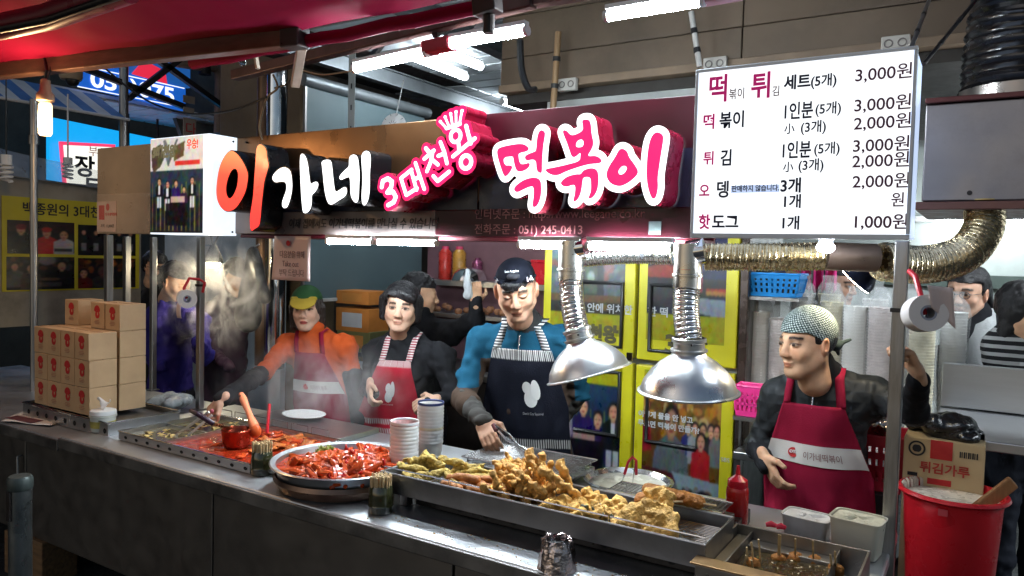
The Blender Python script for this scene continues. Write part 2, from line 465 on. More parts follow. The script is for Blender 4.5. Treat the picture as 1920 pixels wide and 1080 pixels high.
DARKM = M('dark_iron', (.035, .03, .03), .5, .6, var=.3, bump=.1, bs=40, dirt=.4, dirtcol=(.08, .04, .02))
RUSTB = M('brown_iron', (.09, .045, .04), .5, .3, var=.3, bump=.1, bs=30, dirt=.4)
WHITEP = M('white_plastic', (.72, .72, .70), .4, 0, var=.05, dirt=.15)
KRAFT = M('kraft_card', (.50, .33, .18), .8, 0, var=.07, vs=12, bump=.06, bs=120)
PAPER = M('white_paper', (.76, .74, .71), .75, 0, var=.04, bump=.03, bs=40)
REDP = M('red_plastic', (.62, .015, .03), .28, 0, var=.08, spec=.5)
REDINK = M('red_ink', (.45, .02, .02), .7, 0, var=.1)
BLACKINK = M('black_ink', (.015, .015, .018), .7, 0, var=.1)
GREYINK = M('grey_ink', (.35, .28, .28), .7, 0)
TUBEL = M('tube_light', (1, 1, 1), .5, emit=(.80, .92, 1), es=230)
TUBEU = M('tube_light_upper', (1, 1, 1), .5, emit=(.80, .92, 1), es=110)
LBOX = M('lightbox_white', (.93, .97, 1), .35, emit=(.93, .97, 1), es=.68, var=.09, vs=2.2)
LBOXS = M('lightbox_side', (.62, .75, 1), .4, emit=(.62, .75, 1), es=.5, var=.02)
PHOTO = M('printed_photo', rough=.35, attr='Col', var=.02, spec=.4)
PHOTOL = M('backlit_photo', rough=.35, attr='Col', var=.02, emit=(1, 1, 1), es=.55)

# ------------------------------------------------------------------ ground and far setting
b = MB(); b.quad((-60, -30, 0), (40, -30, 0), (40, 60, 0), (-60, 60, 0))
kind(b.build('ground', M('wet_asphalt', (.035, .036, .036), .55, 0, var=.35, vs=9, bump=.5, bs=80, rvar=.2, dirt=.5, ds=1.5), origin=(0, 0, 0)), 'structure')
WALLD = M('dark_plaster', (.07, .055, .04), .8, 0, var=.3, vs=2, bump=.2, bs=20, dirt=.5)
b = MB(); b.box((-30, 11, 0), (14, 11.4, 9)); tag(b.build('far_wall', WALLD), 'dark unlit wall at the far end of the market', 'wall')
b = MB(); b.box((-9.6, -6, 0), (-9.2, 11, 9)); tag(b.build('side_building', M('brown_facade', (.11, .085, .06), .8, var=.3, vs=1.2, bump=.15, bs=15, dirt=.5)), 'dim brown building front behind the blue phone-number sign', 'building')

# ------------------------------------------------------------------ steel counter
ct = thing('food_counter', (-2.3, 2.15, 0), 'long stainless steel street food counter with dark front panels', 'counter')
def table(x0, x1, zt):
    b = MB(); n = 40
    b.box((x0, 1.72, zt-.038), (x1, 2.62, zt)); o = b.build('counter_top', TOPS, ct, bevel=.006)
    b = MB(); b.box((x0, 1.712, zt-.052), (x1, 1.722, zt-.006)); b.build('edge_trim', STEELD, ct, bevel=.003)
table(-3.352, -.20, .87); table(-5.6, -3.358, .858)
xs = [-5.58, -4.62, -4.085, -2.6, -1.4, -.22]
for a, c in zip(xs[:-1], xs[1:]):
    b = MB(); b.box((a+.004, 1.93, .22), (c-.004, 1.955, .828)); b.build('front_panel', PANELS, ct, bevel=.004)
b = MB(); b.box((-5.56, 1.96, .24), (-.24, 2.6, .815)); b.build('carcass', DARKM, ct)
b = MB(); b.tube([(-4.112, 1.925, .62), (-4.112, 1.905, .62), (-4.112, 1.905, .40), (-4.112, 1.925, .40)], .006); b.build('panel_handle', STEEL, ct, smooth=True)
for x in (-4.06, -2.9, -1.2):
    b = MB(); b.obox((x, 1.99, .11), (.17, .09, .11), rotm(.05)); tag(b.build('wood_block', M('rough_timber', (.19, .105, .045), .8, var=.3, vs=5, stretch=(1, 12, 12), bump=.3, bs=30, dirt=.5), bevel=.006), {-4.06: 'rough timber block wedged under the left front panel of the counter', -2.9: 'timber block under the middle of the counter', -1.2: 'timber block under the right part of the counter'}[x], 'block')

# bollard
t = thing('bollard', (-2.79, 1.30, 0), 'dark steel street bollard with a flat cap in the bottom left corner', 'bollard')
b = MB(); b.lathe([(.036, 0), (.036, .87)], (-2.79, 1.3, 0), 24, caps=True); b.build('post', M('bollard_steel', (.22, .24, .24), .33, .9, var=.2, dirt=.4), t, smooth=True)
b = MB(); b.lathe([(.0375, .85), (.0395, .856), (.0395, .888), (.034, .897), (.001, .899)], (-2.79, 1.3, 0), 24); b.build('cap', M('bollard_cap', (.06, .075, .07), .45, .4), t, smooth=True)
b = MB(); b.obox((-2.785, 1.262, .80), (.009, .004, .05)); b.build('plate', DARKM, t)

# ------------------------------------------------------------------ frame posts of the stall
POSTM = M('post_steel', (.33, .32, .31), .38, 1, var=.12, stretch=(12, 12, 1), dirt=.3)
def post(x, y, z0, z1, w, label, clamp=None):
    t = thing('stall_post', (x, y, z0), label, 'post', 'steel posts carrying the sign')
    b = MB(); b.box((x-w/2, y-w/2, z0), (x+w/2, y+w/2, z1)); b.build('post_tube', POSTM, t, bevel=.003)
    b = MB(); b.box((x-w*.9, y-w*.9, z0), (x+w*.9, y+w*.9, z0+.006)); b.build('foot_plate', STEELD, t)
    if clamp: b = MB(); b.box((x-w*.62, y-w*.62, clamp), (x+w*.62, y+w*.62, clamp+.012)); b.build('cable_tie', BLACKP, t)
    return t
post(-.207, 2.42, 0, 1.768, .036, 'square steel post under the right end of the price board', 1.565)
post(-3.372, 2.42, .87, 1.75, .030, 'steel post by the steam carrying the left toilet roll', 1.50)
post(-3.937, 2.27, .93, 1.75, .034, 'steel post rising behind the cardboard boxes under the brown sheet, left of the pair')
post(-4.35, 2.62, .86, 1.75, .034, 'steel post behind the boxes, right of the pair under the brown sheet')
post(-4.085, 2.62, .86, 1.75, .03, 'steel post just left of the person in the purple jacket')
t = thing('canopy_pole', (-4.56, 2.2, .86), 'tall thin steel pole in front of the yellow photo banner', 'pole')
b = MB(); b.cyl((-4.56, 2.2, .858), (-4.56, 2.2, 2.5), .019); b.build('pole_tube', POSTM, t, smooth=True)
b = MB(); b.cyl((-4.56, 2.2, 2.25), (-4.56, 2.2, 2.30), .026); b.build('collar', STEELD, t, smooth=True)

# ------------------------------------------------------------------ the shop sign
XR, ZV = (1, 0, 0), (0, 0, 1)
sg = thing('shop_sign', (-1.95, 2.42, 1.76), 'long dark sign board with raised glowing Korean letters above the counter', 'sign')
BRONZE = M('bronze_film', (.15, .075, .033), .33, .75, var=.25, vs=3, rvar=.12, bump=.12, bs=4, dirt=.2)
MAROON = M('maroon_print', (.042, .004, .009), .36, 0, var=.5, vs=2.2, spec=.4, rvar=.1)
NAVYB = M('navy_print', (.012, .014, .035), .35, 0, var=.3, spec=.6)
b = MB(); b.box((-3.07, 2.40, 1.90), (-1.662, 2.42, 2.226)); b.build('upper_board', BRONZE, sg, bevel=.002)
b = MB(); b.box((-1.66, 2.397, 1.90), (-.80, 2.42, 2.23)); b.build('upper_board', MAROON, sg, bevel=.002)
b = MB(); b.box((-2.9, 2.396, 1.87), (-1.664, 2.3985, 2.01)); b.build('dark_band', NAVYB, sg)
b = MB(); b.box((-1.652, 2.393, 1.87), (-.802, 2.3955, 2.06)); b.build('dark_band', NAVYB, sg)
b = MB(); b.box((-3.07, 2.39, 1.768), (-1.86, 2.42, 1.868)); b.build('lower_board', M('grey_film', (.20, .16, .15), .35, .35, var=.25, vs=4), sg, bevel=.002)
b = MB(); b.box((-1.858, 2.389, 1.768), (-.80, 2.42, 1.868)); b.build('lower_board', MAROON, sg, bevel=.002)
b = MB(); b.box((-3.07, 2.42, 1.75), (-.80, 2.60, 1.766)); b.box((-3.07, 2.42, 1.766), (-.8, 2.44, 2.2)); b.box((-3.07, 2.58, 1.766), (-.8, 2.6, 2.2)); b.build('housing', M('maroon_metal', (.12, .012, .02), .4, .3), sg, bevel=.003)

ORG = M('letter_orange', (.8, .2, .1), .35, emit=(1, .13, .06), es=.85)
_nt = ORG.node_tree; _tc = _nt.nodes.new('ShaderNodeTexCoord'); _sx = _nt.nodes.new('ShaderNodeSeparateXYZ'); _rp = _nt.nodes.new('ShaderNodeValToRGB'); _mr = _nt.nodes.new('ShaderNodeMapRange')
_mr.inputs[1].default_value = .05; _mr.inputs[2].default_value = .42
_nt.links.new(_tc.outputs['Object'], _sx.inputs[0]); _nt.links.new(_sx.outputs[2], _mr.inputs[0]); _nt.links.new(_mr.outputs[0], _rp.inputs[0]); _nt.links.new(_rp.outputs[0], _nt.nodes['Principled BSDF'].inputs['Emission Color'])
_rp.color_ramp.elements[0].color = (.95, .015, .03, 1); _rp.color_ramp.elements[1].color = (1, .30, .10, 1); _e = _rp.color_ramp.elements.new(.6); _e.color = (.98, .05, .035, 1)
WHT = M('letter_white', (.9, .9, .9), .35, emit=(.95, .98, 1), es=1.3)
PNK = M('letter_pink', (.85, .02, .15), .35, emit=(1, .012, .13), es=.85)
LBLK = M('letter_side_black', (.010, .011, .014), .22, 0, spec=.7, var=.2)
LRED = M('letter_side_red', (.27, .008, .03), .28, 0, spec=.6, var=.15)
YF, YB = 2.265, 2.385
O1 = [[(-2.940,2.143),(-2.974,2.129),(-3.008,2.094),(-3.030,2.050),(-3.045,1.969),(-3.038,1.923),(-3.015,1.890),(-2.976,1.867),(-2.939,1.867),(-2.902,1.881),(-2.865,1.916),(-2.836,1.956),(-2.824,2.003),(-2.822,2.035),(-2.850,2.079),(-2.887,2.117),(-2.918,2.136)]]
H1 = [[(-2.920,2.060),(-2.941,2.049),(-2.963,2.015),(-2.975,1.975),(-2.971,1.942),(-2.952,1.922),(-2.930,1.929),(-2.906,1.957),(-2.891,1.993),(-2.889,2.037),(-2.901,2.057)]]
I1 = [[(-2.750,2.161),(-2.770,2.142),(-2.772,2.088),(-2.775,2.056),(-2.780,2.009),(-2.785,1.935),(-2.796,1.887),(-2.807,1.840),(-2.804,1.792),(-2.794,1.774),(-2.773,1.788),(-2.744,1.798),(-2.736,1.832),(-2.731,1.887),(-2.723,1.941),(-2.715,1.996),(-2.698,2.034),(-2.686,2.065),(-2.697,2.096),(-2.703,2.135),(-2.726,2.154)]]
G2 = [[(-2.594,2.052),(-2.622,2.045),(-2.650,2.028),(-2.662,2.013),(-2.659,1.998),(-2.638,1.988),(-2.609,1.993),(-2.581,1.990),(-2.571,1.976),(-2.572,1.953),(-2.586,1.927),(-2.598,1.904),(-2.597,1.883),(-2.585,1.876),(-2.568,1.878),(-2.555,1.896),(-2.542,1.930),(-2.535,1.968),(-2.540,2.009),(-2.549,2.036),(-2.571,2.049)]]
A2 = [[(-2.480,2.107),(-2.491,2.094),(-2.490,2.045),(-2.486,2.000),(-2.482,1.944),(-2.476,1.899),(-2.470,1.861),(-2.459,1.853),(-2.443,1.855),(-2.422,1.872),(-2.416,1.898),(-2.418,1.931),(-2.402,1.938),(-2.384,1.956),(-2.378,1.975),(-2.387,1.985),(-2.408,1.983),(-2.425,1.972),(-2.432,2.002),(-2.438,2.040),(-2.447,2.074),(-2.461,2.098)]]
N3 = [[(-2.343,2.073),(-2.363,2.067),(-2.360,2.051),(-2.353,2.014),(-2.347,1.970),(-2.337,1.926),(-2.323,1.896),(-2.308,1.887),(-2.290,1.890),(-2.258,1.906),(-2.228,1.918),(-2.214,1.934),(-2.217,1.952),(-2.224,1.959),(-2.239,1.956),(-2.264,1.943),(-2.281,1.939),(-2.288,1.965),(-2.295,2.005),(-2.301,2.045),(-2.307,2.067),(-2.322,2.073)]]
E3 = [[(-2.185,2.088),(-2.205,2.081),(-2.207,2.059),(-2.206,2.040),(-2.231,2.025),(-2.255,2.007),(-2.261,1.997),(-2.252,1.987),(-2.235,1.991),(-2.210,1.999),(-2.200,1.995),(-2.197,1.959),(-2.195,1.923),(-2.184,1.905),(-2.169,1.893),(-2.154,1.896),(-2.150,1.922),(-2.149,1.965),(-2.147,2.007),(-2.153,2.050),(-2.158,2.073),(-2.168,2.084)]]
I3 = [[(-2.116,2.100),(-2.135,2.092),(-2.140,2.074),(-2.136,2.035),(-2.132,2.000),(-2.132,1.964),(-2.135,1.929),(-2.133,1.893),(-2.123,1.881),(-2.111,1.884),(-2.097,1.907),(-2.092,1.942),(-2.092,1.977),(-2.093,2.012),(-2.089,2.054),(-2.090,2.081),(-2.099,2.095)]]
for nm, o, hl, m in (('letter_stroke', O1, H1, ORG), ('letter_stroke', I1, [], ORG), ('letter_stroke', G2, [], WHT), ('letter_stroke', A2, [], WHT), ('letter_stroke', N3, [], WHT), ('letter_stroke', E3, [], WHT), ('letter_stroke', I3, [], WHT)):
    f = shape_sdf(o, hl)
    raised(nm, f, YF-.002, YB, [m, LBLK], sg)
    raised('letter_rim', f, YF, YB-.002, [LBLK, LBLK], sg, off=.0035)
def circ(c, r, n=18): return [(c[0]+r*math.cos(2*math.pi*i/n), c[1]+r*math.sin(2*math.pi*i/n)) for i in range(n+1)]
r1 = .0068
L3 = [([(-2.021,1.952),(-2.016,1.975),(-1.991,1.984),(-1.969,1.972),(-1.972,1.951),(-1.992,1.930)], .0082), ([(-1.992,1.930),(-1.962,1.932),(-1.948,1.912),(-1.958,1.892),(-1.986,1.881)], .0082),
      ([(-1.872,2.014),(-1.924,1.983),(-1.896,1.918),(-1.844,1.943)], r1), ([(-1.874,2.010),(-1.846,1.937)], r1), ([(-1.854,2.038),(-1.809,1.939)], r1), ([(-1.858,1.977),(-1.834,1.985)], r1),
      ([(-1.805,2.091),(-1.790,2.076)], .0075), ([(-1.812,2.052),(-1.767,2.081)], r1), ([(-1.772,2.079),(-1.781,2.039),(-1.798,2.005)], r1), ([(-1.773,2.047),(-1.747,2.028)], r1),
      ([(-1.737,2.110),(-1.718,2.073),(-1.705,2.031)], r1), ([(-1.746,2.060),(-1.721,2.067)], r1), ([(-1.767,1.986),(-1.746,1.967),(-1.694,2.000)], r1),
      (circ([(-1.668,2.129)][0], .0225), r1), ([(-1.654,2.101),(-1.651,2.077)], r1), ([(-1.678,2.055),(-1.582,2.115)], r1), ([(-1.622,2.162),(-1.600,2.098)], .0072),
      (circ([(-1.619,2.032)][0], .0235), .0075),
      ([(-1.711,2.159),(-1.649,2.171)], .0062), ([(-1.711,2.160),(-1.740,2.186)], .004), ([(-1.698,2.163),(-1.718,2.201)], .004), ([(-1.683,2.166),(-1.693,2.211)], .004), ([(-1.667,2.169),(-1.669,2.216)], .004), ([(-1.652,2.171),(-1.642,2.218)], .004)]
for q in L3[-5:]: L3.append(([q[0][1], (q[0][1][0]+.0005, q[0][1][1])], .0058))
f = shape_sdf([], [], L3)
raised('pink_cloud', f, YF-.01, YB, [PNK, LRED], sg, off=.0145)
raised('small_letters', f, YF-.0125, YF-.009, [WHT, WHT], sg, h=.003)
D1 = [[(-1.490,2.068),(-1.478,2.078),(-1.436,2.084),(-1.383,2.087),(-1.360,2.073),(-1.358,2.064),(-1.366,2.058),(-1.398,2.054),(-1.400,2.046),(-1.393,2.016),(-1.372,2.015),(-1.354,2.020),(-1.352,2.009),(-1.364,1.996),(-1.392,1.988),(-1.406,1.994),(-1.415,2.015),(-1.420,2.040),(-1.424,2.044),(-1.464,2.042),(-1.455,2.013),(-1.434,2.014),(-1.421,2.009),(-1.433,1.988),(-1.449,1.974),(-1.458,1.978),(-1.471,2.007),(-1.485,2.043)],
      [(-1.375,2.038),(-1.365,2.048),(-1.333,2.056),(-1.328,2.060),(-1.327,2.097),(-1.320,2.124),(-1.308,2.129),(-1.295,2.120),(-1.296,2.105),(-1.302,2.072),(-1.304,2.018),(-1.303,1.984),(-1.311,1.981),(-1.325,1.991),(-1.327,2.025),(-1.345,2.030),(-1.365,2.025)],
      [(-1.415,1.932),(-1.403,1.945),(-1.371,1.963),(-1.331,1.969),(-1.309,1.960),(-1.304,1.936),(-1.305,1.902),(-1.316,1.873),(-1.331,1.864),(-1.338,1.871),(-1.333,1.902),(-1.334,1.937),(-1.350,1.937),(-1.378,1.927),(-1.398,1.918),(-1.410,1.921)],
      [(-1.228,2.116),(-1.223,2.123),(-1.211,2.119),(-1.198,2.104),(-1.181,2.103),(-1.151,2.115),(-1.152,2.133),(-1.156,2.146),(-1.151,2.152),(-1.131,2.151),(-1.123,2.137),(-1.120,2.104),(-1.110,2.071),(-1.120,2.049),(-1.134,2.030),(-1.098,2.032),(-1.077,2.014),(-1.086,2.005),(-1.122,2.005),(-1.159,1.998),(-1.211,1.984),(-1.241,1.971),(-1.268,1.974),(-1.292,1.990),(-1.284,1.996),(-1.253,1.999),(-1.204,2.007),(-1.159,2.016),(-1.158,2.034),(-1.157,2.046),(-1.178,2.029),(-1.190,2.031),(-1.198,2.050),(-1.210,2.080)],
      [(-1.230,1.944),(-1.225,1.954),(-1.203,1.968),(-1.169,1.974),(-1.154,1.972),(-1.147,1.985),(-1.122,1.992),(-1.100,1.989),(-1.090,1.973),(-1.089,1.940),(-1.094,1.914),(-1.108,1.895),(-1.122,1.890),(-1.124,1.895),(-1.115,1.915),(-1.116,1.944),(-1.119,1.962),(-1.146,1.963),(-1.148,1.945),(-1.152,1.912),(-1.163,1.889),(-1.177,1.881),(-1.180,1.886),(-1.174,1.909),(-1.173,1.937),(-1.187,1.938),(-1.205,1.932),(-1.221,1.935)],
      [(-1.020,2.047),(-1.006,2.050),(-.990,2.039),(-.986,2.023),(-.967,2.000),(-.951,1.977),(-.955,1.962),(-.978,1.943),(-1.002,1.931),(-1.019,1.929),(-1.044,1.937),(-1.059,1.955),(-1.062,1.975),(-1.050,2.000),(-1.033,2.022)],
      [(-.915,2.073),(-.903,2.092),(-.889,2.095),(-.871,2.084),(-.872,2.061),(-.877,2.027),(-.882,1.987),(-.886,1.950),(-.883,1.925),(-.887,1.897),(-.895,1.885),(-.905,1.891),(-.918,1.926),(-.923,1.964),(-.923,2.001),(-.921,2.039)]]
HD = [[(-1.171,2.086),(-1.148,2.087),(-1.147,2.063),(-1.168,2.061),(-1.178,2.067)], [(-1.004,1.995),(-.990,1.991),(-.991,1.979),(-1.003,1.967),(-1.016,1.966),(-1.021,1.977),(-1.014,1.988)]]
f = shape_sdf(D1, []); raised('white_cloud', f, YF-.004, YB, [WHT, LRED], sg, off=.021)
f = shape_sdf(D1, HD); raised('pink_letters', f, YF-.0065, YF-.003, [PNK, PNK], sg, h=.003)
FR = M('faint_print', (.30, .12, .12), .5)
lettering('small_writing', '이제 집에서도 이가네떡볶이를 만나실 수 있습니다.', (-2.695,2.386,1.799), XR, ZV, .048, BLACKINK, sg, shear=.15, xs=.86, bold=.0006)
lettering('small_writing', '인터넷주문 : http://www.leegane.co.kr', (-1.669,2.386,1.836), XR, ZV, .043, FR, sg, xs=1.04)
lettering('small_writing', '전화주문 : 051) 245-0413', (-1.668,2.386,1.779), XR, ZV, .043, FR, sg, xs=1.04)
lettering('small_writing', '볶이', (-2.773,2.386,1.836), XR, ZV, .018, REDINK, sg); lettering('small_writing', 'okki', (-2.783,2.386,1.797), XR, ZV, .016, BLACKINK, sg)
b = MB(); b.box((-0.961,2.386,1.779), (-0.918,2.389,1.823)); b.build('sticker', M('grey_green_sticker', (.16, .2, .2), .5), sg)
for px in ((-3.0), (-1.7)): 
    b = MB(); b.cyl((px, 2.388, 2.2), (px, 2.40, 2.2), .005, n=8); b.build('screw', DARKM, sg)

# LED tubes under the sign
def tube_light(p0, p1, r, mat, label, grp, fix=.02):
    p0, p1 = V(*p0), V(*p1); d = unit(p1-p0)
    t = thing('tube_light', (p0+p1)/2, label, 'lamp', grp)
    b = MB(); b.tube([p0+d*s*np.linalg.norm(p1-p0) for s in (0, .01, .5, .99, 1)], [r*.6, r, r, r, r*.6], 12); b.build('glow_tube', mat, t, smooth=True)
    b = MB(); b.bar(p0-d*.01+V(0, 0, r+.009), p1+d*.01+V(0, 0, r+.009), fix*1.6, .016, (0, 0, 1)); b.build('batten', WHITEP, t, bevel=.002)
    for q, s in ((p0, -1), (p1, 1)):
        b = MB(); b.cyl(q+d*s*.002, q+d*s*.016, r*1.1, n=10); b.build('end_cap', WHITEP, t, smooth=True)
    return t
G1 = 'light tubes under the sign'
tube_light((-2.40, 2.35, 1.738), (-2.16, 2.35, 1.738), .011, TUBEL, 'short glowing tube under the sign, left end, by the take out notice', G1)
tube_light((-2.118, 2.35, 1.738), (-1.83, 2.35, 1.738), .011, TUBEL, 'glowing tube under the sign, above the woman in the black top', G1)
tube_light((-1.43, 2.35, 1.738), (-1.20, 2.35, 1.738), .013, TUBEL, 'glowing tube under the sign, above the man with tongs', G1)
tube_light((-1.155, 2.35, 1.738), (-.87, 2.35, 1.738), .013, TUBEL, 'glowing tube under the sign, right end, between the two hood pipes', G1)

# ------------------------------------------------------------------ price board (lightbox)
mb = thing('price_board', (-.48, 2.36, 1.765), 'white lit price board with Korean menu in magenta and navy', 'sign')
x0, x1, z0, z1, yf, yb = -.768, -.182, 1.772, 2.268, 2.255, 2.46
b = MB(); b.box((x0+.006, yf, z0+.006), (x1-.006, yf+.004, z1-.006)); b.build('lit_face', LBOX, mb)
b = MB(); b.box((x0, yf+.005, z0), (x1, yb, z1)); b.build('case', LBOXS, mb, bevel=.004)
FRM = M('board_frame', (.75, .8, .85), .4, 0)
for lo, hi in (((x0-.004, yf-.006, z0-.006), (x1+.004, yf+.012, z0+.008)), ((x0-.004, yf-.006, z1-.006), (x1+.004, yf+.012, z1+.004)), ((x0-.004, yf-.006, z0+.009), (x0+.005, yf+.012, z1-.007)), ((x1-.005, yf-.006, z0+.009), (x1+.004, yf+.012, z1-.007))):
    b = MB(); b.box(lo, hi); b.build('frame', FRM, mb, bevel=.002)
MAG = M('magenta_ink', (.42, .008, .13), .6, emit=(.42, .008, .13), es=.35); NVY = M('navy_ink', (.012, .02, .06), .6); THN = M('plum_ink', (.14, .04, .09), .6)
def mtxt(body, p, hpx, m, bold=.0009, xs=.92): lettering('menu_writing', body, p, XR, ZV, hpx*.00166, m, mb, bold=bold+.0005, xs=xs)
mtxt('떡', (-0.733,2.253,2.178), 52, MAG, .0013, .8); mtxt('볶이', (-0.67,2.253,2.177), 21, GREYINK, 0., .75); mtxt('튀', (-0.607,2.253,2.178), 48, MAG, .0013, .85); mtxt('김', (-0.546,2.253,2.176), 19, GREYINK, 0., .8)
mtxt('세트', (-0.514,2.253,2.192), 26, NVY, .0009); mtxt('(5개)', (-0.442,2.253,2.192), 22, NVY, .0004); mtxt('3,000원', (-0.329,2.253,2.194), 27, THN, 0., 1.02)
mtxt('떡', (-0.746,2.253,2.096), 29, MAG, .0006, .9); mtxt('볶이', (-0.696,2.253,2.096), 31, NVY, .0008, .82)
mtxt('1인분', (-0.515,2.253,2.108), 31, NVY, .0007, .70); mtxt('(5개)', (-0.427,2.253,2.114), 22, NVY, .0002); mtxt('3,000원', (-0.328,2.253,2.113), 27, THN, 0., 1.02)
mtxt('小', (-0.508,2.253,2.066), 19, NVY, 0.); mtxt('(3개)', (-0.464,2.253,2.066), 22, NVY, .0002); mtxt('2,000원', (-0.326,2.253,2.064), 27, THN, 0., 1.02)
mtxt('튀', (-0.741,2.253,1.989), 26, MAG, .0004, .92); mtxt('김', (-0.689,2.253,1.985), 31, NVY, .0008, .8)
mtxt('1인분', (-0.516,2.253,1.998), 31, NVY, .0007, .70); mtxt('(5개)', (-0.426,2.253,2.004), 22, NVY, .0002); mtxt('3,000원', (-0.327,2.253,2.004), 27, THN, 0., 1.02)
mtxt('小', (-0.507,2.253,1.958), 19, NVY, 0.); mtxt('(3개)', (-0.466,2.253,1.96), 22, NVY, .0002); mtxt('2,000원', (-0.326,2.253,1.962), 27, THN, 0., 1.02)
mtxt('오', (-0.75,2.253,1.892), 26, MAG, .0006, .85); mtxt('뎅', (-0.698,2.253,1.891), 32, NVY, .0008, .85)
b = MB(); b.box((-0.653,2.252,1.899), (-0.514,2.255,1.921)); b.build('pasted_strip', M('blue_grey_paper', (.35, .42, .55), .7, emit=(.45, .55, .78), es=.62), mb)
mtxt('판매하지 않습니다.', (-0.651,2.251,1.904), 12.5, NVY, 0., .84)
mtxt('3개', (-0.513,2.253,1.901), 27, NVY, .0008, .95); mtxt('2,000원', (-0.323,2.253,1.907), 27, THN, 0., 1.02)
mtxt('1개', (-0.507,2.253,1.857), 25, NVY, .0006, .95); mtxt('원', (-0.226,2.253,1.857), 25, THN, 0.)
mtxt('핫', (-0.748,2.253,1.797), 28, MAG, .0008, .85); mtxt('도그', (-0.707,2.253,1.797), 28, NVY, .0008, .95); mtxt('1개', (-0.509,2.253,1.796), 25, NVY, .0006, .95); mtxt('1,000원', (-0.32,2.253,1.798), 27, THN, .0002, 1.0)

# ------------------------------------------------------------------ photo box and brown sheet at the left end of the sign
pb = thing('photo_box', (-3.3, 2.3, 1.76), 'lit white box with winners group photo left of the sign', 'sign')
b = MB(); b.box((-3.53, 2.246, 1.757), (-3.072, 2.40, 2.226)); b.build('case', M('lit_case', (.85, .88, .9), .4, emit=(.80, .90, 1), es=.64, var=.02), pb, bevel=.003)
for z in (1.775, 2.205):
    b = MB(); b.cyl((-3.073, 2.375, z), (-3.068, 2.375, z), .005, n=8); b.build('screw', BLACKP, pb)
g = Paint(92, 128, (.80, .78, .76))
g.rect(0, .34, 1, 1, (.10, .11, .13)); g.rect(0, .34, 1, .62, (.16, .20, .24))
for k in range(13): g.rect(.04+k*.08, .47+.02*(k % 2), .055+k*.08, .98, (.50, .46, .22), .8)
g.poly([(.02, .12), (.2, .06), (.28, .2), (.2, .3), (.06, .36), (.03, .28)], (.28, .24, .18)); g.poly([(.25, .03), (.3, .02), (.42, .22), (.34, .3), (.3, .2)], (.42, .42, .44)); g.poly([(.44, .1), (.66, .05), (.64, .2), (.46, .25)], (.36, .32, .2)); g.poly([(.5, .02), (.54, .02), (.36, .3), (.33, .27)], (.35, .34, .36))
g.rect(.48, .25, .94, .30, (.80, .20, .18))
g.rect(.30, .62, .62, .92, (.09, .07, .07))
for cx, cy, sh, lg in ((.18, .46, (.08, .08, .09), (.78, .78, .8)), (.34, .49, (.08, .08, .1), (.78, .78, .8)), (.80, .46, (.08, .08, .09), (.80, .80, .82))): g.bust(cx, cy, .032, sh, asp=1.15, legs=lg); g.rect(cx-.02, cy+.04, cx+.02, cy+.13, (.85, .85, .85))
g.bust(.50, .485, .032, (.16, .10, .32), asp=1.15); g.bust(.65, .55, .028, (.2, .09, .22), asp=1.15); g.rect(.40, .62, .66, .68, (.72, .60, .55))
g.rect(.30, .69, .72, .92, (.07, .06, .07), .9); g.rect(0, .975, 1, 1, (.12, .1, .1))
g.blur(1).noise(.03, 3, 20)
print_grid('group_photo', (-3.527, 2.2445, 1.765), (.412, 0, 0), (0, 0, .457), g.a, PHOTOL, pb)
lettering('photo_writing', '우승!', (-3.238, 2.2425, 2.165), XR, ZV, .052, M('red_lit', (.7, .05, .02), .6, emit=(.9, .1, .03), es=.4), pb, bold=.001, xs=.8)
lettering('photo_writing', '3대천왕', (-3.515, 2.2425, 2.135), XR, ZV, .062, M('olive_print', (.13, .11, .06), .6, emit=(.3, .26, .14), es=.3), pb, bold=.004, xs=.95, shear=.2)
bs = thing('brown_sheet', (-3.78, 2.25, 1.757), 'bronze metal sheet in clear plastic left of the lit photo box', 'panel')
b = MB(); b.box((-4.012, 2.252, 1.757), (-3.534, 2.262, 2.205)); b.build('metal_sheet', M('bronze_sheet', (.44, .36, .27), .34, .25, var=.2, vs=4, bump=.06, bs=5), bs, bevel=.002)
P = np.array([[(-4.0+.46*u, 2.2465-.006*math.sin(6*u+2)*math.sin(9*v*u+1)*v-.003*math.sin(17*u*v), 1.762+.20*v) for u in np.linspace(0, 1, 26)] for v in np.linspace(0, 1, 14)])
b = MB(); b.grid(P); b.build('clear_sleeve', M('clear_film', (.9, .8, .7), .06, 0, trans=.0, alpha=.16, spec=1.0, var=0, bump=.35, bs=10), bs, smooth=True)
b = MB(); b.box((-4.005, 2.247, 1.767), (-3.83, 2.2505, 1.925)); b.build('notice', M('pink_paper', (.55, .42, .36), .7), bs)
b = MB(); b.box((-3.985, 2.2455, 1.83), (-3.935, 2.2468, 1.905)); b.build('stamp', REDINK, bs)
b = MB(); b.ell((-3.905, 2.2465, 1.895), (.016, .0006, .02), 14, 8); b.build('logo', REDINK, bs)
lettering('notice_writing', '이가네떡볶이', (-3.93, 2.2462, 1.85), XR, ZV, .02, REDINK, bs); lettering('notice_writing', '가격 : 13,000원', (-3.97, 2.2462, 1.79), XR, ZV, .02, BLACKINK, bs)

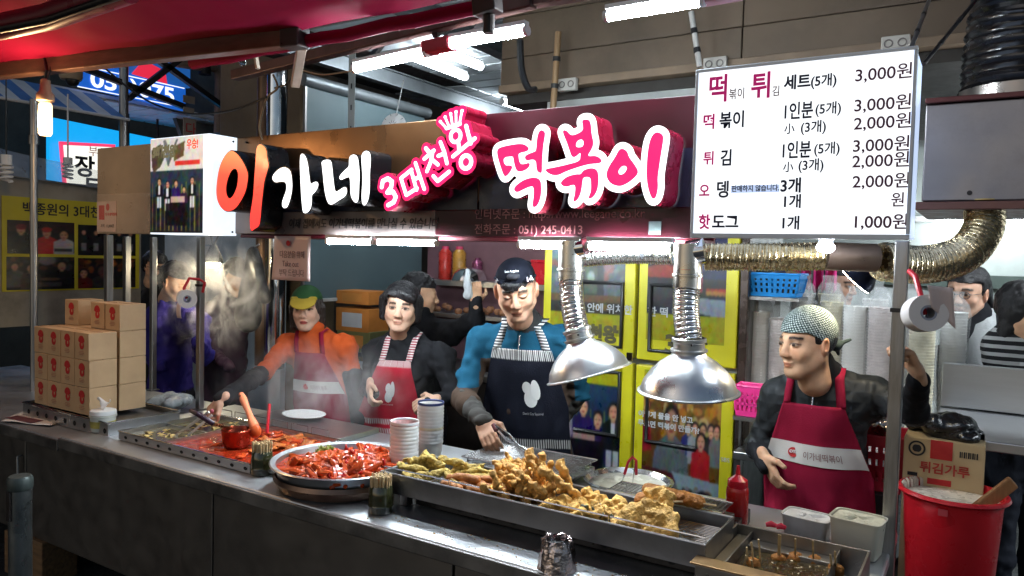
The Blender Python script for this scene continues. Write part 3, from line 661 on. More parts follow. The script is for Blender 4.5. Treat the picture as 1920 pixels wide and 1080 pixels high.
# take-out notice hung under the sign
nt_ = thing('paper_notice', (-2.658,2.37,1.561), 'pinkish paper notice asking for take out, taped under the sign', 'notice')
a, c = V(*(-2.782,2.37,1.559)), V(*(-2.533,2.37,1.759))
P = np.array([[(a[0]+(c[0]-a[0])*u+.004*v, 2.372+.006*math.sin(3*u+2*v)-.004*(1-v), a[2]+(c[2]-a[2])*v) for u in np.linspace(0, 1, 12)] for v in np.linspace(0, 1, 12)])
b = MB(); b.grid(P); b.build('sheet', M('pink_notice_paper', (.62, .46, .42), .4, spec=.5, bump=.03, bs=12), nt_, smooth=True, thick=.0006)
for tx, py_, s in (('다음분을 위해', 479, .036), ('Take out', 497, .037), ('부탁 드립니다', 514, .036)):
    o = {479: (-2.726,2.363,1.663), 497: (-2.707,2.363,1.622), 514: (-2.728,2.363,1.581)}[py_]
    lettering('notice_writing', tx, o, XR, ZV, s, GREYINK if False else M('brown_ink', (.10, .05, .05), .7), nt_, xs=.78)
b = MB(); b.ell((-2.671,2.363,1.727), (.013, .0006, .013), 14, 8); b.build('logo', REDINK, nt_)

# ------------------------------------------------------------------ crimson awning over the left half
aw = thing('crimson_awning', (-2.9, 1.5, 2.45), 'crimson fabric awning with brown front bar over the top left', 'awning')
AWN = M('awning_cloth', (.20, .004, .028), .85, 0, var=.12, vs=2.5, bump=.06, bs=6, spec=.08)
P = []
for u in np.linspace(0, 1, 40):
    x = -4.9+(3.62)*u; yf_ = 1.90+.151*(x+2.16) if x < -2.16 else 1.897
    P.append([(x, yf_-1.7*v, 2.475+.40*v-.012*math.sin(math.pi*min(1, v*1.2))*(1+.3*math.sin(9*u))+.003*math.sin(40*u+3*v)) for v in np.linspace(0, 1, 14)])
b = MB(); b.grid(P); b.build('fabric', AWN, aw, smooth=True, thick=.003)
b = MB(); b.bar((-4.9, 1.486, 2.452), (-2.165, 1.898, 2.452), .055, .062); b.build('front_bar', M('brown_alu', (.13, .065, .045), .42, .5, var=.2, stretch=(1, 8, 8), dirt=.2), aw, bevel=.004)
b = MB(); b.bar((-2.17, 1.896, 2.452), (-2.085, 1.905, 2.452), .066, .074); b.build('bar_end_cap', M('cap_dark', (.025, .018, .018), .35), aw, bevel=.006)
b = MB(); b.tube([(-2.75+1.46*k/14, 1.93+.004*math.sin(k), 2.437+.014*k/14+.003*math.sin(2.1*k)) for k in range(15)], .023, 12); b.build('hem_roll', AWN, aw, smooth=True)
b = MB(); b.bar((-2.12, 1.93, 2.44), (-2.30, 2.06, 2.335), .034, .03); b.build('folding_arm', M('arm_alu', (.32, .25, .2), .4, .7, var=.2), aw, bevel=.004)
b = MB(); b.tube([(-3.167,1.306,2.452), (-2.765,1.381,2.473), (-2.342,1.411,2.508)], .045, 14); b.build('roller_arm', M('crimson_tube', (.18, .015, .03), .35), aw, smooth=True)
b = MB(); b.tube([(-3.086,1.272,2.426), (-2.69,1.344,2.443), (-2.283,1.376,2.478)], .014, 10); b.build('roller_slot', BLACKP, aw, smooth=True)
b = MB(); b.bar((-1.34, 1.90, 2.44), (-1.26, 1.90, 2.45), .05, .06); b.cyl((-1.30, 1.91, 2.36), (-1.30, 1.91, 2.47), .018); b.build('corner_bracket', DARKM, aw, bevel=.004)

# bare bulb, lit, and the unlit one
bl = thing('bare_bulb', (-3.41, 1.68, 2.15), 'bright warm bare lamp hanging from the awning bar at far left', 'lamp')
WARM = M('warm_bulb', (1, 1, 1), .4, emit=(1, .60, .24), es=1.7)
bc = V(*(-3.393,1.684,2.224))
b = MB(); b.lathe([(.002, -.075), (.02, -.072), (.026, -.06), (.026, .055), (.018, .068)], bc, 20, caps=True); b.build('glass', WARM, bl, smooth=True)
_l = bpy.data.lights.new('bulb_light', 'POINT'); _l.energy = 9; _l.color = (1, .62, .30); _l.shadow_soft_size = .03; _o = bpy.data.objects.new('bulb_light', _l); COL.objects.link(_o); _o.parent = bl; _o.location = tuple(bc+V(.0, -.05, -.02)-ORIG[bl.name])
b = MB(); b.lathe([(.02, .066), (.034, .074), (.034, .10), (.022, .115), (.018, .16), (.012, .165)], bc, 18, caps=True); b.build('socket', M('tan_socket', (.32, .2, .12), .5), bl, smooth=True)
b = MB(); b.tube([bc+V(0, 0, .16), bc+V(.01, 0, .2), bc+V(-.005, 0, .25)], .006, 8); b.tube([bc+V(.02, 0, .16), bc+V(.03, .01, .22)], .004, 6); b.build('cord', BLACKP, bl)
ub = thing('unlit_bulb', (-2.533,2,2.406), 'small clear unlit bulb in a white holder under the awning bar end', 'lamp')
c0 = V(*(-2.533,2,2.444))
b = MB(); b.ell(c0, (.017, .017, .026), 14, 10); b.build('glass', M('clear_bulb', (.9, .9, .85), .05, trans=1., var=0), ub, smooth=True)
b = MB(); b.lathe([(.012, .02), (.014, .045), (.02, .05), (.02, .085), (.002, .09)], c0, 14); b.bar(c0+V(0, 0, .075), c0+V(.075, 0, .02), .02, .012); b.bar(c0+V(.07, 0, .03), c0+V(.09, 0, -.045), .016, .01); b.build('holder', M('cream_plastic', (.5, .4, .3), .5), ub, smooth=True)

# ------------------------------------------------------------------ iron rail with fluorescent tubes
ir = thing('iron_rail', (-1.4, 2.3, 2.5), 'rusty brown iron rail running above the shop sign', 'beam')
b = MB(); b.bar((-2.968,2.3,2.489), (-1.38,2.3,2.584), .05, .045); b.build('rail_length', RUSTB, ir, bevel=.004)
b = MB(); b.bar((-1.387,2.32,2.593), (-0.498,2.32,2.582), .05, .045); b.build('rail_length', RUSTB, ir, bevel=.004)
for p, q in (((-2.147,2.3,2.463), (-2.287,2.6,2.675)), ((-1.811,2.3,2.523), (-1.922,2.6,2.675)), ((-2.648,2.3,2.512), (-2.736,2.6,2.697))):
    b = MB(); b.bar(p, q, .02, .02); b.build('brace', DARKM, ir)
b = MB(); b.bar((-1.812,2.6,2.612), (-1.699,2.6,2.767), .045, .045); b.build('hanger', DARKM, ir)
b = MB(); b.bar((-1.842,2.28,2.47), (-1.707,2.28,2.477), .06, .05); b.build('rail_wrap', M('red_cloth_wrap', (.35, .03, .05), .7), ir, bevel=.01)
b = MB(); b.bar((-0.774,2.29,2.488), (-0.647,2.29,2.49), .05, .03); b.build('rail_wrap', M('pink_cover', (.5, .25, .25), .6), ir, bevel=.01)
G2_ = 'fluorescent tubes on the iron rail'
tube_light((-2.182,2.27,2.432), (-1.836,2.27,2.451), .017, TUBEU, 'fluorescent tube on the iron rail, left of the red wrap', G2_)
tube_light((-1.705,2.27,2.47), (-1.395,2.27,2.475), .017, TUBEU, 'fluorescent tube on the iron rail, right of the red wrap', G2_)
tube_light((-1.074,2.27,2.481), (-0.774,2.27,2.482), .017, TUBEU, 'fluorescent tube at the top edge above the brown fascia', G2_)

# cables strung between awning and rail
def cable(label, pts, r, mat):
    b = MB(); P = [V(*p) for p in pts]; Q = []
    for i in range(len(P)-1):
        p0, p1, p2, p3 = P[max(i-1, 0)], P[i], P[i+1], P[min(i+2, len(P)-1)]
        for t in np.linspace(0, 1, 9)[:-1]: Q.append(.5*((2*p1)+(-p0+p2)*t+(2*p0-5*p1+4*p2-p3)*t*t+(-p0+3*p1-3*p2+p3)*t**3))
    Q.append(P[-1]); b.tube(Q, r, 6); return tag(b.build('cable', mat, smooth=True), label, 'cable')
TANC = M('tan_cable', (.28, .2, .12), .6)
cable('black cable sagging from the awning across the blue sign', [(-3.731,2.1,2.587), (-3.513,2.2,2.413), (-3.322,2.3,2.346), (-3.003,2.3,2.332), (-2.749,2.3,2.373)], .005, BLACKP)
cable('tan cord looping from rail end down to the sign', [(-2.708,2.3,2.467), (-2.738,2.35,2.422), (-2.82,2.36,2.383), (-2.878,2.37,2.268), (-2.87,2.38,2.203)], .005, TANC)
cable('thin tan wire drooping left of the fluorescent tubes', [(-2.54,2.3,2.473), (-2.402,2.3,2.436), (-2.219,2.3,2.434)], .0035, TANC)
cable('thin black wire crossing in front of the fascia', [(-2.547,2.3,2.491), (-2.669,2.35,2.439), (-2.756,2.35,2.423)], .004, BLACKP)
cable('black looped cable hanging from the fascia end', [(-2.114,3.4,2.818), (-2.1,3.4,2.666), (-2.058,3.4,2.566), (-2.01,3.4,2.553)], .018, BLACKP)

# ------------------------------------------------------------------ columns and pipes at left of the sign
b = MB(); b.box((-5.75, 4.3, 0), (-4.72, 4.7, 4.2)); tag(b.build('brown_pillar', M('stained_concrete', (.16, .115, .065), .8, var=.35, vs=2, bump=.2, bs=12, dirt=.5), bevel=.02), 'stained brown concrete pillar behind the left end of the sign', 'pillar')
t = thing('steel_flue', (-4.02, 3.45, 0), 'shiny round steel flue rising behind the sign', 'pipe')
b = MB(); b.cyl((-4.02, 3.45, .9), (-4.02, 3.45, 2.9), .066, n=24); b.build('flue_tube', CHROME, t, smooth=True)
b = MB(); b.cyl((-4.02, 3.45, 2.05), (-4.02, 3.45, 2.09), .070, n=24); b.build('flue_band', STEEL, t, smooth=True)
t = thing('dark_flue', (-4.2, 3.5, 0), 'dark brown flue pipe left of the shiny one', 'pipe')
b = MB(); b.cyl((-4.2, 3.5, .9), (-4.2, 3.5, 2.9), .05, n=18); b.build('flue_tube', M('brown_pipe', (.14, .08, .045), .4, .6, var=.3), t, smooth=True)
b = MB(); b.cyl((-4.2, 3.5, 1.9), (-4.2, 3.5, 1.95), .054, n=18); b.build('flue_band', DARKM, t, smooth=True)
t = thing('drain_pipe', (-6.2,4.183,3.344), 'old brown drain pipe elbow on the grey wall under the awning', 'pipe')
b = MB(); b.tube([(-6.2,4.12,3.446), (-6.2,4.21,3.336), (-6.2,4.426,3.356), (-6.2,4.596,3.374), (-6.2,4.638,3.274), (-6.2,4.632,2.774)], .045, 12); b.build('pipe_run', M('old_pipe', (.22, .15, .10), .6, var=.3, dirt=.5), t, smooth=True)
b = MB(); b.cyl((-6.2,4.476,3.425), (-6.2,4.477,3.289), .055, n=12); b.build('coupling', DARKM, t, smooth=True)
b = MB(); b.quad((-6.6,4.13,3.641), (-6.6,5.014,3.87), (-6.6,5.025,2.804), (-6.6,4.515,2.731)); b.v = [(x, y, z) for x, y, z in b.v]; tag(b.build('grey_wall', M('grey_plaster', (.12, .125, .11), .8, var=.3, vs=3, dirt=.4), thick=.05), 'grey green wall behind the drain pipe', 'wall')
t = thing('notice_strip', (-5.9,4.061,2.648), 'narrow column of old paper notices right of the blue sign', 'notice')
for p, q in (((-5.9,4.048,2.996), (-5.9,4.157,2.934)), ((-5.9,4.049,2.896), (-5.9,4.152,2.85)), ((-5.9,4.05,2.806), (-5.9,4.17,2.632))):
    b = MB(); b.box((p[0], p[1], q[2]), (p[0]+.01, q[1], p[2])); b.build('paper', M('old_paper', (.30, .24, .18), .8, var=.2), t)
lettering('notice_writing', '다', (-5.86,4.043,2.666), (0, 1, 0), ZV, .12, REDINK, t)

# ------------------------------------------------------------------ slatted canopy ceiling with its tubes, and the screen
ce = MB(); ce.box((-4.4, 3.3, 3.06), (-1.62, 10.8, 3.09)); CE = ce.build('canopy_ceiling', DARKM, origin=(-3, 5, 3.06)); kind(CE, 'structure')
SL = M('ceiling_slat', (.42, .46, .48), .38, .35, var=.15, vs=2, dirt=.25)
s0 = MB(); s0.box((-3.6, 3.32, 3.045), (-1.64, 3.50, 3.056)); s0 = s0.build('slat', SL, CE, bevel=.003)
for k in range(1, 36):
    c = s0.copy(); COL.objects.link(c); c.parent = CE; c.location = (0, .2*k, 0)
s1 = MB(); s1.box((-4.35, 5.0, 3.045), (-3.62, 5.18, 3.056)); s1 = s1.build('slat', SL, CE, bevel=.003)
for k in range(1, 24):
    c = s1.copy(); COL.objects.link(c); c.parent = CE; c.location = (0, .2*k, 0)
def ytube(p0, p1, label):
    t = tube_light(p0, p1, .024, M('light_strip', (1, 1, 1), .5, emit=(.85, .93, 1), es=34), label, 'tubes on the canopy ceiling'); return t
ytube((-3.20, 3.80, 2.96), (-3.22, 4.45, 2.96), 'ceiling tube above the crown of the pink sign letters, nearer one')
ytube((-2.95, 3.75, 2.96), (-2.95, 4.25, 2.96), 'ceiling tube half hidden behind the iron rail')
ytube((-3.45, 5.3, 2.96), (-3.45, 5.8, 2.96), 'far ceiling tube just over the sign top')
GREYB = M('grey_beam', (.16, .18, .19), .45, .5, var=.2)
for x, y0, y1, z, w, lab in ((-2.62, 3.0, 6.0, 2.93, .09, 'grey steel ceiling beam running back above the pink letters'), (-3.72, 3.1, 6.0, 2.90, .07, 'grey steel beam above the slate screen roller')):
    b = MB(); b.box((x-w/2, y0, z), (x+w/2, y1, z+.008)); b.box((x-.006, y0, z+.008), (x+.006, y1, z+.10)); b.box((x-w/2, y0, z+.10), (x+w/2, y1, z+.108)); tag(b.build('ceiling_beam', GREYB), lab, 'beam', 'steel ceiling beams')
ss = thing('slate_screen', (-3.75, 4.05, 1.37), 'dark slate green roll-down screen behind the women', 'screen')
b = MB(); b.box((-3.76, 3.46, 1.375), (-3.752, 4.66, 2.76)); b.build('screen_cloth', M('slate_cloth', (.075, .115, .125), .6, 0, var=.08, vs=2, bump=.03, bs=8), ss)
b = MB(); b.cyl((-3.75, 3.42, 2.785), (-3.75, 4.70, 2.785), .04, n=20); b.build('roller', GREYB, ss, smooth=True)
b = MB(); b.box((-3.768, 3.455, 1.355), (-3.744, 4.665, 1.378)); b.build('bottom_bar', M('pale_bar', (.5, .55, .55), .4, .5), ss, bevel=.003)
b = MB(); b.box((-3.765, 3.44, 1.38), (-3.745, 3.456, 2.76)); b.build('side_rail', STEELD, ss)
t = thing('slotted_post', (-3.1, 3.2, 1.8), 'slotted pale steel angle post in front of the slate screen', 'post')
b = MB(); b.box((-3.135, 3.2, 1.75), (-3.085, 3.205, 2.86)); b.box((-3.135, 3.206, 1.75), (-3.13, 3.24, 2.86)); b.build('angle', M('galvanised', (.45, .5, .5), .45, .7, var=.12), t)
for k in range(9): b = MB(); b.box((-3.113, 3.197, 1.9+.12*k), (-3.105, 3.199, 1.93+.12*k)); b.build('slot', BLACKP, t)
t = thing('paper_fan', (-2.871,3.3,2.434), 'small round white fan hanging on a cord above the sign', 'fan')
c0 = V(*(-2.878,3.3,2.411)); b = MB(); b.lathe([(.002, -.02), (.06, -.012), (.075, 0), (.05, .016), (.002, .02)], c0, 20, (.3, -1, .2)); b.build('blade_disc', WHITEP, t, smooth=True)
for k in range(10):
    q = 2*math.pi*k/10; a_, b_, _ = frame((.3, -1, .2)); d_ = a_*math.cos(q)+b_*math.sin(q); n_ = unit((.3, -1, .2)); b = MB(); b.bar(c0+n_*.02+d_*.012, c0+n_*.009+d_*.07, .002, .002); b.build('rib', BLACKP, t)
b = MB(); b.tube([c0+V(.01, 0, .03), (-2.81,3.3,2.661)], .003, 5); b.build('cord', WHITEP, t)
b = MB(); b.box((-5.5,4.838,2.703), (-5.47, (-5.5,5.073,2.906)[1], (-5.5,5.073,2.906)[2])); o = tag(b.build('blue_sign', M('blue_lit', (.02, .1, .4), .4, emit=(.02, .09, .45), es=.7)), 'small blue sign with white Korean letters beside the flue', 'sign')
lettering('sign_writing', '네정식', (-5.46,4.821,2.775), (0, 1, 0), ZV, .16, M('white_lit', (.9, .9, .9), .5, emit=(1, 1, 1), es=.9), o, xs=.9)

# ------------------------------------------------------------------ brown fascia on the right, sockets, conduits
fa = thing('fascia', (-.9, 3.6, 2.6), 'brown grey board fascia above the pale wall at top right', 'building')
FAS = M('fascia_board', (.115, .082, .054), .6, .1, var=.3, vs=1.6, bump=.06, bs=9, dirt=.3)
for z0_, z1_, y_ in ((2.645, 2.79, 3.60), (2.795, 3.02, 3.605), (3.025, 3.3, 3.61), (3.305, 3.7, 3.615)):
    for xa, xb in ((-2.36, -1.02), (-1.015, .9)):
        b = MB(); b.box((xa, y_, z0_), (xb, y_+.04, z1_)); b.build('board', FAS, fa, bevel=.004)
b = MB(); b.box((-2.36, 3.58, 2.60), (.9, 3.66, 2.642)); b.build('edge_strip', M('fascia_edge', (.20, .14, .09), .6, var=.2), fa, bevel=.004)
b = MB(); b.box((-2.36, 3.67, 2.55), (.9, 5.9, 3.7)); b.build('soffit', M('soffit', (.05, .045, .04), .8), fa)
b = MB(); b.box((-2.1, 3.68, 2.2), (-.8, 3.72, 2.548)); b.build('pale_panel', M('pale_panel', (.42, .44, .42), .6, var=.1, dirt=.2), fa)
def outlet(px, lab):
    t = thing('power_outlet', px, lab, 'socket', 'double sockets on the fascia'); x, y, z = px
    b = MB(); b.box((x-.055, y-.03, z-.032), (x+.055, y, z+.032)); b.build('box', M('cream_socket', (.5, .47, .42), .5, dirt=.3), t, bevel=.005)
    for s in (-.026, .026):
        b = MB(); b.lathe([(.018, 0), (.018, .004), (.013, .004), (.013, -.004), (.001, -.004)], (x+s, y-.031, z), 14, (0, -1, 0)); b.build('socket_face', M('socket_dark', (.15, .13, .12), .5), t, smooth=True)
outlet((-1.911,3.575,2.6), 'double power socket at the bottom left of the fascia'); outlet((-1.128,3.575,2.62), 'double power socket just above the price board, left'); outlet((-0.366,3.575,2.621), 'double power socket just above the price board, right')
def conduit(name, pts, r, m, lab):
    t = thing(name, pts[-1], lab, 'pipe'); b = MB(); b.tube(pts, r, 10); b.build('conduit_run', m, t, smooth=True)
    p, q = V(*pts[0]), V(*pts[-1])
    for s in (.35, .7): b = MB(); c = p+(q-p)*s; d = unit(q-p)*.012; b.cyl(c-d, c+d, r*1.25, n=10); b.build('clip', BLACKP, t)
conduit('conduit', [(-1.943,3.5,2.863), (-1.962,3.5,2.466)], .017, M('brown_conduit', (.25, .15, .07), .5), 'brown conduit pipe on the fascia left part')
conduit('conduit', [(-1.216,3.45,2.846), (-1.166,3.45,2.589)], .013, M('white_conduit', (.5, .48, .45), .5), 'white conduit with black bands above the left edge of the price board')
conduit('hanging_rod', [(-0.225,3.2,2.674), (-0.217,2.5,2.327)], .007, STEEL, 'thin steel hanging rod above the price board right corner')
conduit('hanging_rod', [(-0.072,3,2.592), (-0.182,2.5,2.28)], .006, DARKM, 'dark stay rod between price board and black duct')

# ------------------------------------------------------------------ exhaust box, ducts
xb = thing('exhaust_box', (.35, 3.2, 1.9), 'grey steel exhaust box right of the price board', 'duct')
b = MB(); b.box((-.198, 2.9, 1.915), (1.2, 3.5, 2.235)); b.build('case', M('box_steel', (.30, .28, .29), .4, .85, var=.12, vs=4, dirt=.3), xb, bevel=.004)
b = MB(); b.box((-.215, 2.88, 1.885), (1.21, 3.51, 1.912)); b.build('bottom_flange', M('flange_brown', (.16, .08, .07), .4, .6), xb, bevel=.003)
b = MB(); b.box((-.2, 2.885, 2.238), (1.21, 3.51, 2.256)); b.build('top_flange', M('flange_brown2', (.14, .05, .05), .4, .6), xb, bevel=.003)
b = MB(); b.cyl((-.06, 2.896, 1.94), (-.06, 2.9, 1.94), .008, n=10); b.build('screw', DARKM, xb)
def ribbed(pts, r, pitch, amp, n=20):
    P = [V(*p) for p in pts]; Q = []
    for i in range(len(P)-1):
        p0, p1, p2, p3 = P[max(i-1, 0)], P[i], P[i+1], P[min(i+2, len(P)-1)]
        for t in np.linspace(0, 1, 200)[:-1]: Q.append(.5*((2*p1)+(-p0+p2)*t+(2*p0-5*p1+4*p2-p3)*t*t+(-p0+3*p1-3*p2+p3)*t**3))
    Q = np.array(Q+[P[-1]]); L = np.r_[0, np.cumsum(np.linalg.norm(np.diff(Q, axis=0), axis=1))]
    m = max(4, int(L[-1]/pitch*3)); s = np.linspace(0, L[-1], m+1); C = np.stack([np.interp(s, L, Q[:, i]) for i in range(3)], 1)
    rr = [r+amp*(1 if k % 3 == 1 else -.4)+amp*.35*math.sin(k*7.3) for k in range(m+1)]
    b = MB(); b.tube(C, rr, n); return b
t = thing('black_duct', (.03, 3.08, 2.26), 'big black ribbed exhaust duct in the top right corner', 'duct')
b = ribbed([(.075, 3.12, 2.29), (.085, 3.13, 2.5), (.12, 3.15, 2.75), (.2, 3.18, 3.1)], .185, .030, .006, 36); b.build('ribbed_hose', M('black_hose', (.012, .012, .014), .22, 0, spec=.7, var=.2), t, smooth=True)
b = MB(); b.cyl((.075, 3.12, 2.258), (.075, 3.12, 2.30), .195, n=36); b.build('clamp_band', M('band_metal', (.3, .27, .25), .3, 1), t, smooth=True)
GOLD = M('gold_foil_duct', (.64, .53, .34), .26, 1, var=.2, vs=30, rvar=.08, bump=.35, bs=60)
t = thing('elbow_duct', (0, 2.9, 1.7), 'crumpled gold foil elbow duct under the exhaust box', 'duct')
b = ribbed([(-0.018,2.98,1.899), (-0.019,2.94,1.82), (-0.068,2.86,1.74), (-0.167,2.74,1.703), (-0.285,2.62,1.709)], .058, .009, .003, 24); b.build('foil_hose', GOLD, t, smooth=True)
b = MB(); b.lathe([(.062, 0), (.085, .012), (.085, .016), (.05, .016)], (-0.017,2.98,1.905), 24, (0, 0, 1)); b.build('collar', M('brass_collar', (.5, .36, .16), .35, 1), t, smooth=True)
t = thing('foil_duct', (-.5, 2.5, 1.66), 'gold foil duct running under the price board', 'duct')
b = ribbed([(-0.777,2.42,1.709), (-0.588,2.46,1.714), (-0.432,2.52,1.721)], .043, .009, .0028, 24); b.build('foil_hose', GOLD, t, smooth=True)
b = MB(); b.cyl((-0.432,2.52,1.721), (-0.295,2.6,1.719), .044, n=24); b.build('plain_pipe', M('brown_pipe_b', (.22, .15, .11), .35, .8), t, smooth=True)
t = thing('foil_duct', (-1.05, 2.44, 1.68), 'silver foil duct between the two hood pipes', 'duct')
b = ribbed([(-1.231,2.44,1.699), (-1.079,2.46,1.713), (-0.908,2.48,1.717)], .034, .008, .0022, 20); b.build('foil_hose', ALU, t, smooth=True)
b = MB(); b.lathe([(.037, -.01), (.040, 0), (.037, .01)], (-1.004,2.47,1.723), 20, (1, 0, 0)); b.build('clamp_band', BLACKP, t, smooth=True)

def hood(top, neck, tilt, rad, label):
    """collar pipe under the sign, ribbed hose, bell-shaped hood"""
    top, neck = V(*top), V(*neck)
    t = thing('exhaust_hood', (neck[0], neck[1], neck[2]-.1), label, 'hood', 'steel hoods over the fryer trays')
    b = MB(); b.lathe([(.044, 0), (.044, -.095), (.049, -.097), (.049, -.103), (.044, -.105), (.044, -.14)], top, 28); b.build('collar_pipe', M('warm_steel', (.70, .67, .63), .26, 1, var=.05), t, smooth=True)
    b = MB(); b.tube([top+V(-.002, 0, -.03), top+V(.05, .01, -.02)], .04, 18); b.build('side_spout', CHROME, t, smooth=True)
    b = ribbed([top+V(0, 0, -.13), (top+V(0, 0, -.13))*.5+neck*.5+V(-.006, 0, 0), neck+V(0, 0, .0)], .040, .0085, .0018, 26); b.build('flexible_hose', ALU, t, smooth=True)
    ax = unit(V(math.sin(tilt), -.06, math.cos(tilt)))
    pr = [(.047, .012), (.052, .010), (.052, .0), (.047, -.004), (.047, -.022), (.056, -.024), (.056, -.03), (.05, -.034), (.056, -.045), (.085, -.062), (.115, -.09), (.138, -.122), (.147, -.15), (.156, -.153), (.156, -.157), (.146, -.155), (.134, -.122), (.11, -.09), (.07, -.06), (.05, -.05)]
    k = rad/.156
    b = MB(); b.lathe([(r*k, z*k) for r, z in pr], neck, 44, ax); h = b.build('bell', M('spun_alu', (.70, .70, .69), .33, 1, var=.08, vs=4, rvar=.09, bump=.05, bs=10), t, smooth=True)
    b = MB()
    for q in range(4): d = V(math.cos(q*1.6+.4), math.sin(q*1.6+.4), 0)*.052*k; b.ell(neck+d-ax*.006, (.004, .004, .004), 6, 5)
    b.build('rivets', DARKM, h)
    return t
hood((-1.234,2.36,1.753), (-1.17,2.3,1.445), -.30, .148, 'steel exhaust hood tilted in front of the man with tongs')
hood((-0.803,2.33,1.749), (-0.773,2.28,1.446), .0, .158, 'steel exhaust hood hanging level left of the young man')
lettering('pipe_label', 'ㅡㅡㅡ', (-0.808,2.28,1.663), XR, ZV, .012, REDINK, [o for o in bpy.data.objects if o.name.startswith('exhaust_hood')][-1])

# ------------------------------------------------------------------ pale room behind on the right with its lamps and an added fill strip
b = MB(); b.box((-1.75, 6.4, 0), (6, 6.6, 3.4)); tag(b.build('pale_wall', M('pale_green_paint', (.60, .66, .63), .7, var=.08, dirt=.1)), 'pale green white wall at the back on the right', 'wall')
b = MB(); b.box((-1.7, 6.30, 1.55), (6, 6.39, 1.64)); tag(b.build('wall_rail', M('grey_green_rail', (.12, .16, .14), .6)), 'dark grey green rail along the pale back wall', 'rail')
b = MB(); b.box((-1.7, 6.32, 2.02), (6, 6.395, 2.06)); tag(b.build('light_ledge', WHITEP), 'white ledge near the top of the pale back wall', 'ledge')
for p, q, lab in (((-0.337,4.5,2.696), (-0.252,4.5,2.687), 'bright lamp between the price board and black duct'), ((-0.282,6.2,2.012), (-0.158,6.2,2.012), 'far lamp seen under the exhaust box through the elbow duct'), ((0.13,6.2,2.004), (0.212,6.2,2.004), 'far lamp at right edge under the exhaust box')):
    t = thing('ceiling_lamp', p, lab, 'lamp', 'lamps in the room behind'); c = (V(*p)+V(*q))/2; r_ = abs(q[0]-p[0])/2
    b = MB(); b.lathe([(r_*.3, .03), (r_*.9, .025), (r_, 0), (r_*.7, -.03), (.002, -.04)], c, 20); b.build('globe', M('lamp_globe', (1, 1, 1), .4, emit=(.9, .96, 1), es=40), t, smooth=True)
    b = MB(); b.cyl(c+V(0, 0, .025), c+V(0, 0, .06), r_*.5, n=14); b.build('base', WHITEP, t, smooth=True)
t = thing('round_lamp', (-0.398,2.34,1.741), 'small round white lamp under the price board', 'lamp'); c0 = V(*(-0.398,2.34,1.744))
b = MB(); b.ell(c0, (.026, .026, .016), 18, 10); b.build('dome', M('round_glow', (1, 1, 1), .4, emit=(.85, .93, 1), es=120), t, smooth=True)
b = MB(); b.cyl(c0+V(0, 0, .012), c0+V(0, 0, .024), .02, n=16); b.build('base', WHITEP, t, smooth=True)
b = MB(); b.box((.2, 3.7, 2.42), (3.2, 3.8, 2.46)); tag(b.build('light_strip', M('added_fill_light', (1, 1, 1), .5, emit=(.85, .94, 1), es=55)), 'added light strip, hidden from view, brightening the cups and the woman with the scarf', 'lamp')  # added fill light hidden behind the exhaust box, brightens cups and people

# ------------------------------------------------------------------ left side: banner, far signs
YD = (0, 1, 0)
bn = thing('photo_banner', (-5.42, 2.9, 1.15), 'yellow banner with four dim photos on a worn board at far left', 'banner')
b = MB(); b.box((-5.46, 2.37, 1.14), (-5.425, 3.38, 2.12)); b.build('backing_board', M('worn_board', (.30, .27, .22), .8, var=.2, vs=3, bump=.1, bs=20, dirt=.4), bn, bevel=.004)
b = MB(); b.box((-5.424, 2.42, 1.375), (-5.418, 3.36, 2.0)); b.build('yellow_sheet', M('banner_yellow', (.48, .40, .015), .55, var=.08), bn)
lettering('banner_writing', '백종원의 3대천왕 우승', (-5.4165, 2.54, 1.895), YD, ZV, .088, BLACKINK, bn, bold=.0016, xs=.95)
def photo(kind_, seed):
    g = Paint(70, 44, (.06, .05, .06))
    if kind_ == 0:
        g.rect(0, 0, 1, .35, (.16, .06, .06)); g.bust(.2, .28, .13, (.07, .07, .09), asp=.62, cap=(.5, .08, .08)); g.bust(.57, .34, .13, (.75, .12, .12), asp=.62, cap=(.72, .12, .1)); g.bust(.83, .40, .13, (.72, .70, .70), asp=.62)
        g.rect(.68, .82, .95, .9, (.1, .1, .1), .8)
    elif kind_ == 1:
        for k in range(5): g.bust(.1+.2*k, .25, .07, (.08, .08, .1), asp=.62, legs=(.5, .5, .5) if k != 2 else None)
    elif kind_ == 2:
        g.dots(26, (0, 0, 1, .4), .06, [(.35, .2, .1), (.25, .25, .25), (.4, .3, .15)], seed); g.bust(.12, .3, .1, (.35, .33, .33), asp=.62); g.bust(.35, .35, .12, (.3, .25, .22), asp=.62); g.ell(.58, .1, .13, .16, (.5, .48, .46)); g.bust(.8, .28, .13, (.05, .05, .06), asp=.62); g.ell(.62, .68, .16, .05, (.45, .32, .25)); g.rect(.45, .78, .8, .9, (.5, .5, .5), .6)
    else:
        g.dots(30, (0, 0, 1, .4), .07, [(.6, .3, .08), (.4, .2, .08), (.3, .12, .05)], seed); g.bust(.42, .42, .18, (.2, .19, .18), asp=.62, skin=(.4, .28, .2)); g.bust(.1, .5, .12, (.35, .08, .07), asp=.62); g.bust(.85, .5, .12, (.16, .15, .15), asp=.62)
    return g.blur(1).noise(.035, seed, 16).a*.82
for (y0, y1, z0_, z1_), k in (((2.45, 2.88, 1.625, 1.845), 0), ((2.905, 3.33, 1.62, 1.835), 1), ((2.445, 2.88, 1.385, 1.605), 2), ((2.905, 3.33, 1.385, 1.60), 3)):
    print_grid('photo', (-5.4165, y0, z0_), (0, y1-y0, 0), (0, 0, z1_-z0_), photo(k, k+5), PHOTO, bn)
t = thing('plastic_curtain', (-5.3, 2.7, 1.98), 'cloudy clear plastic sheet above the photo banner', 'sheet')
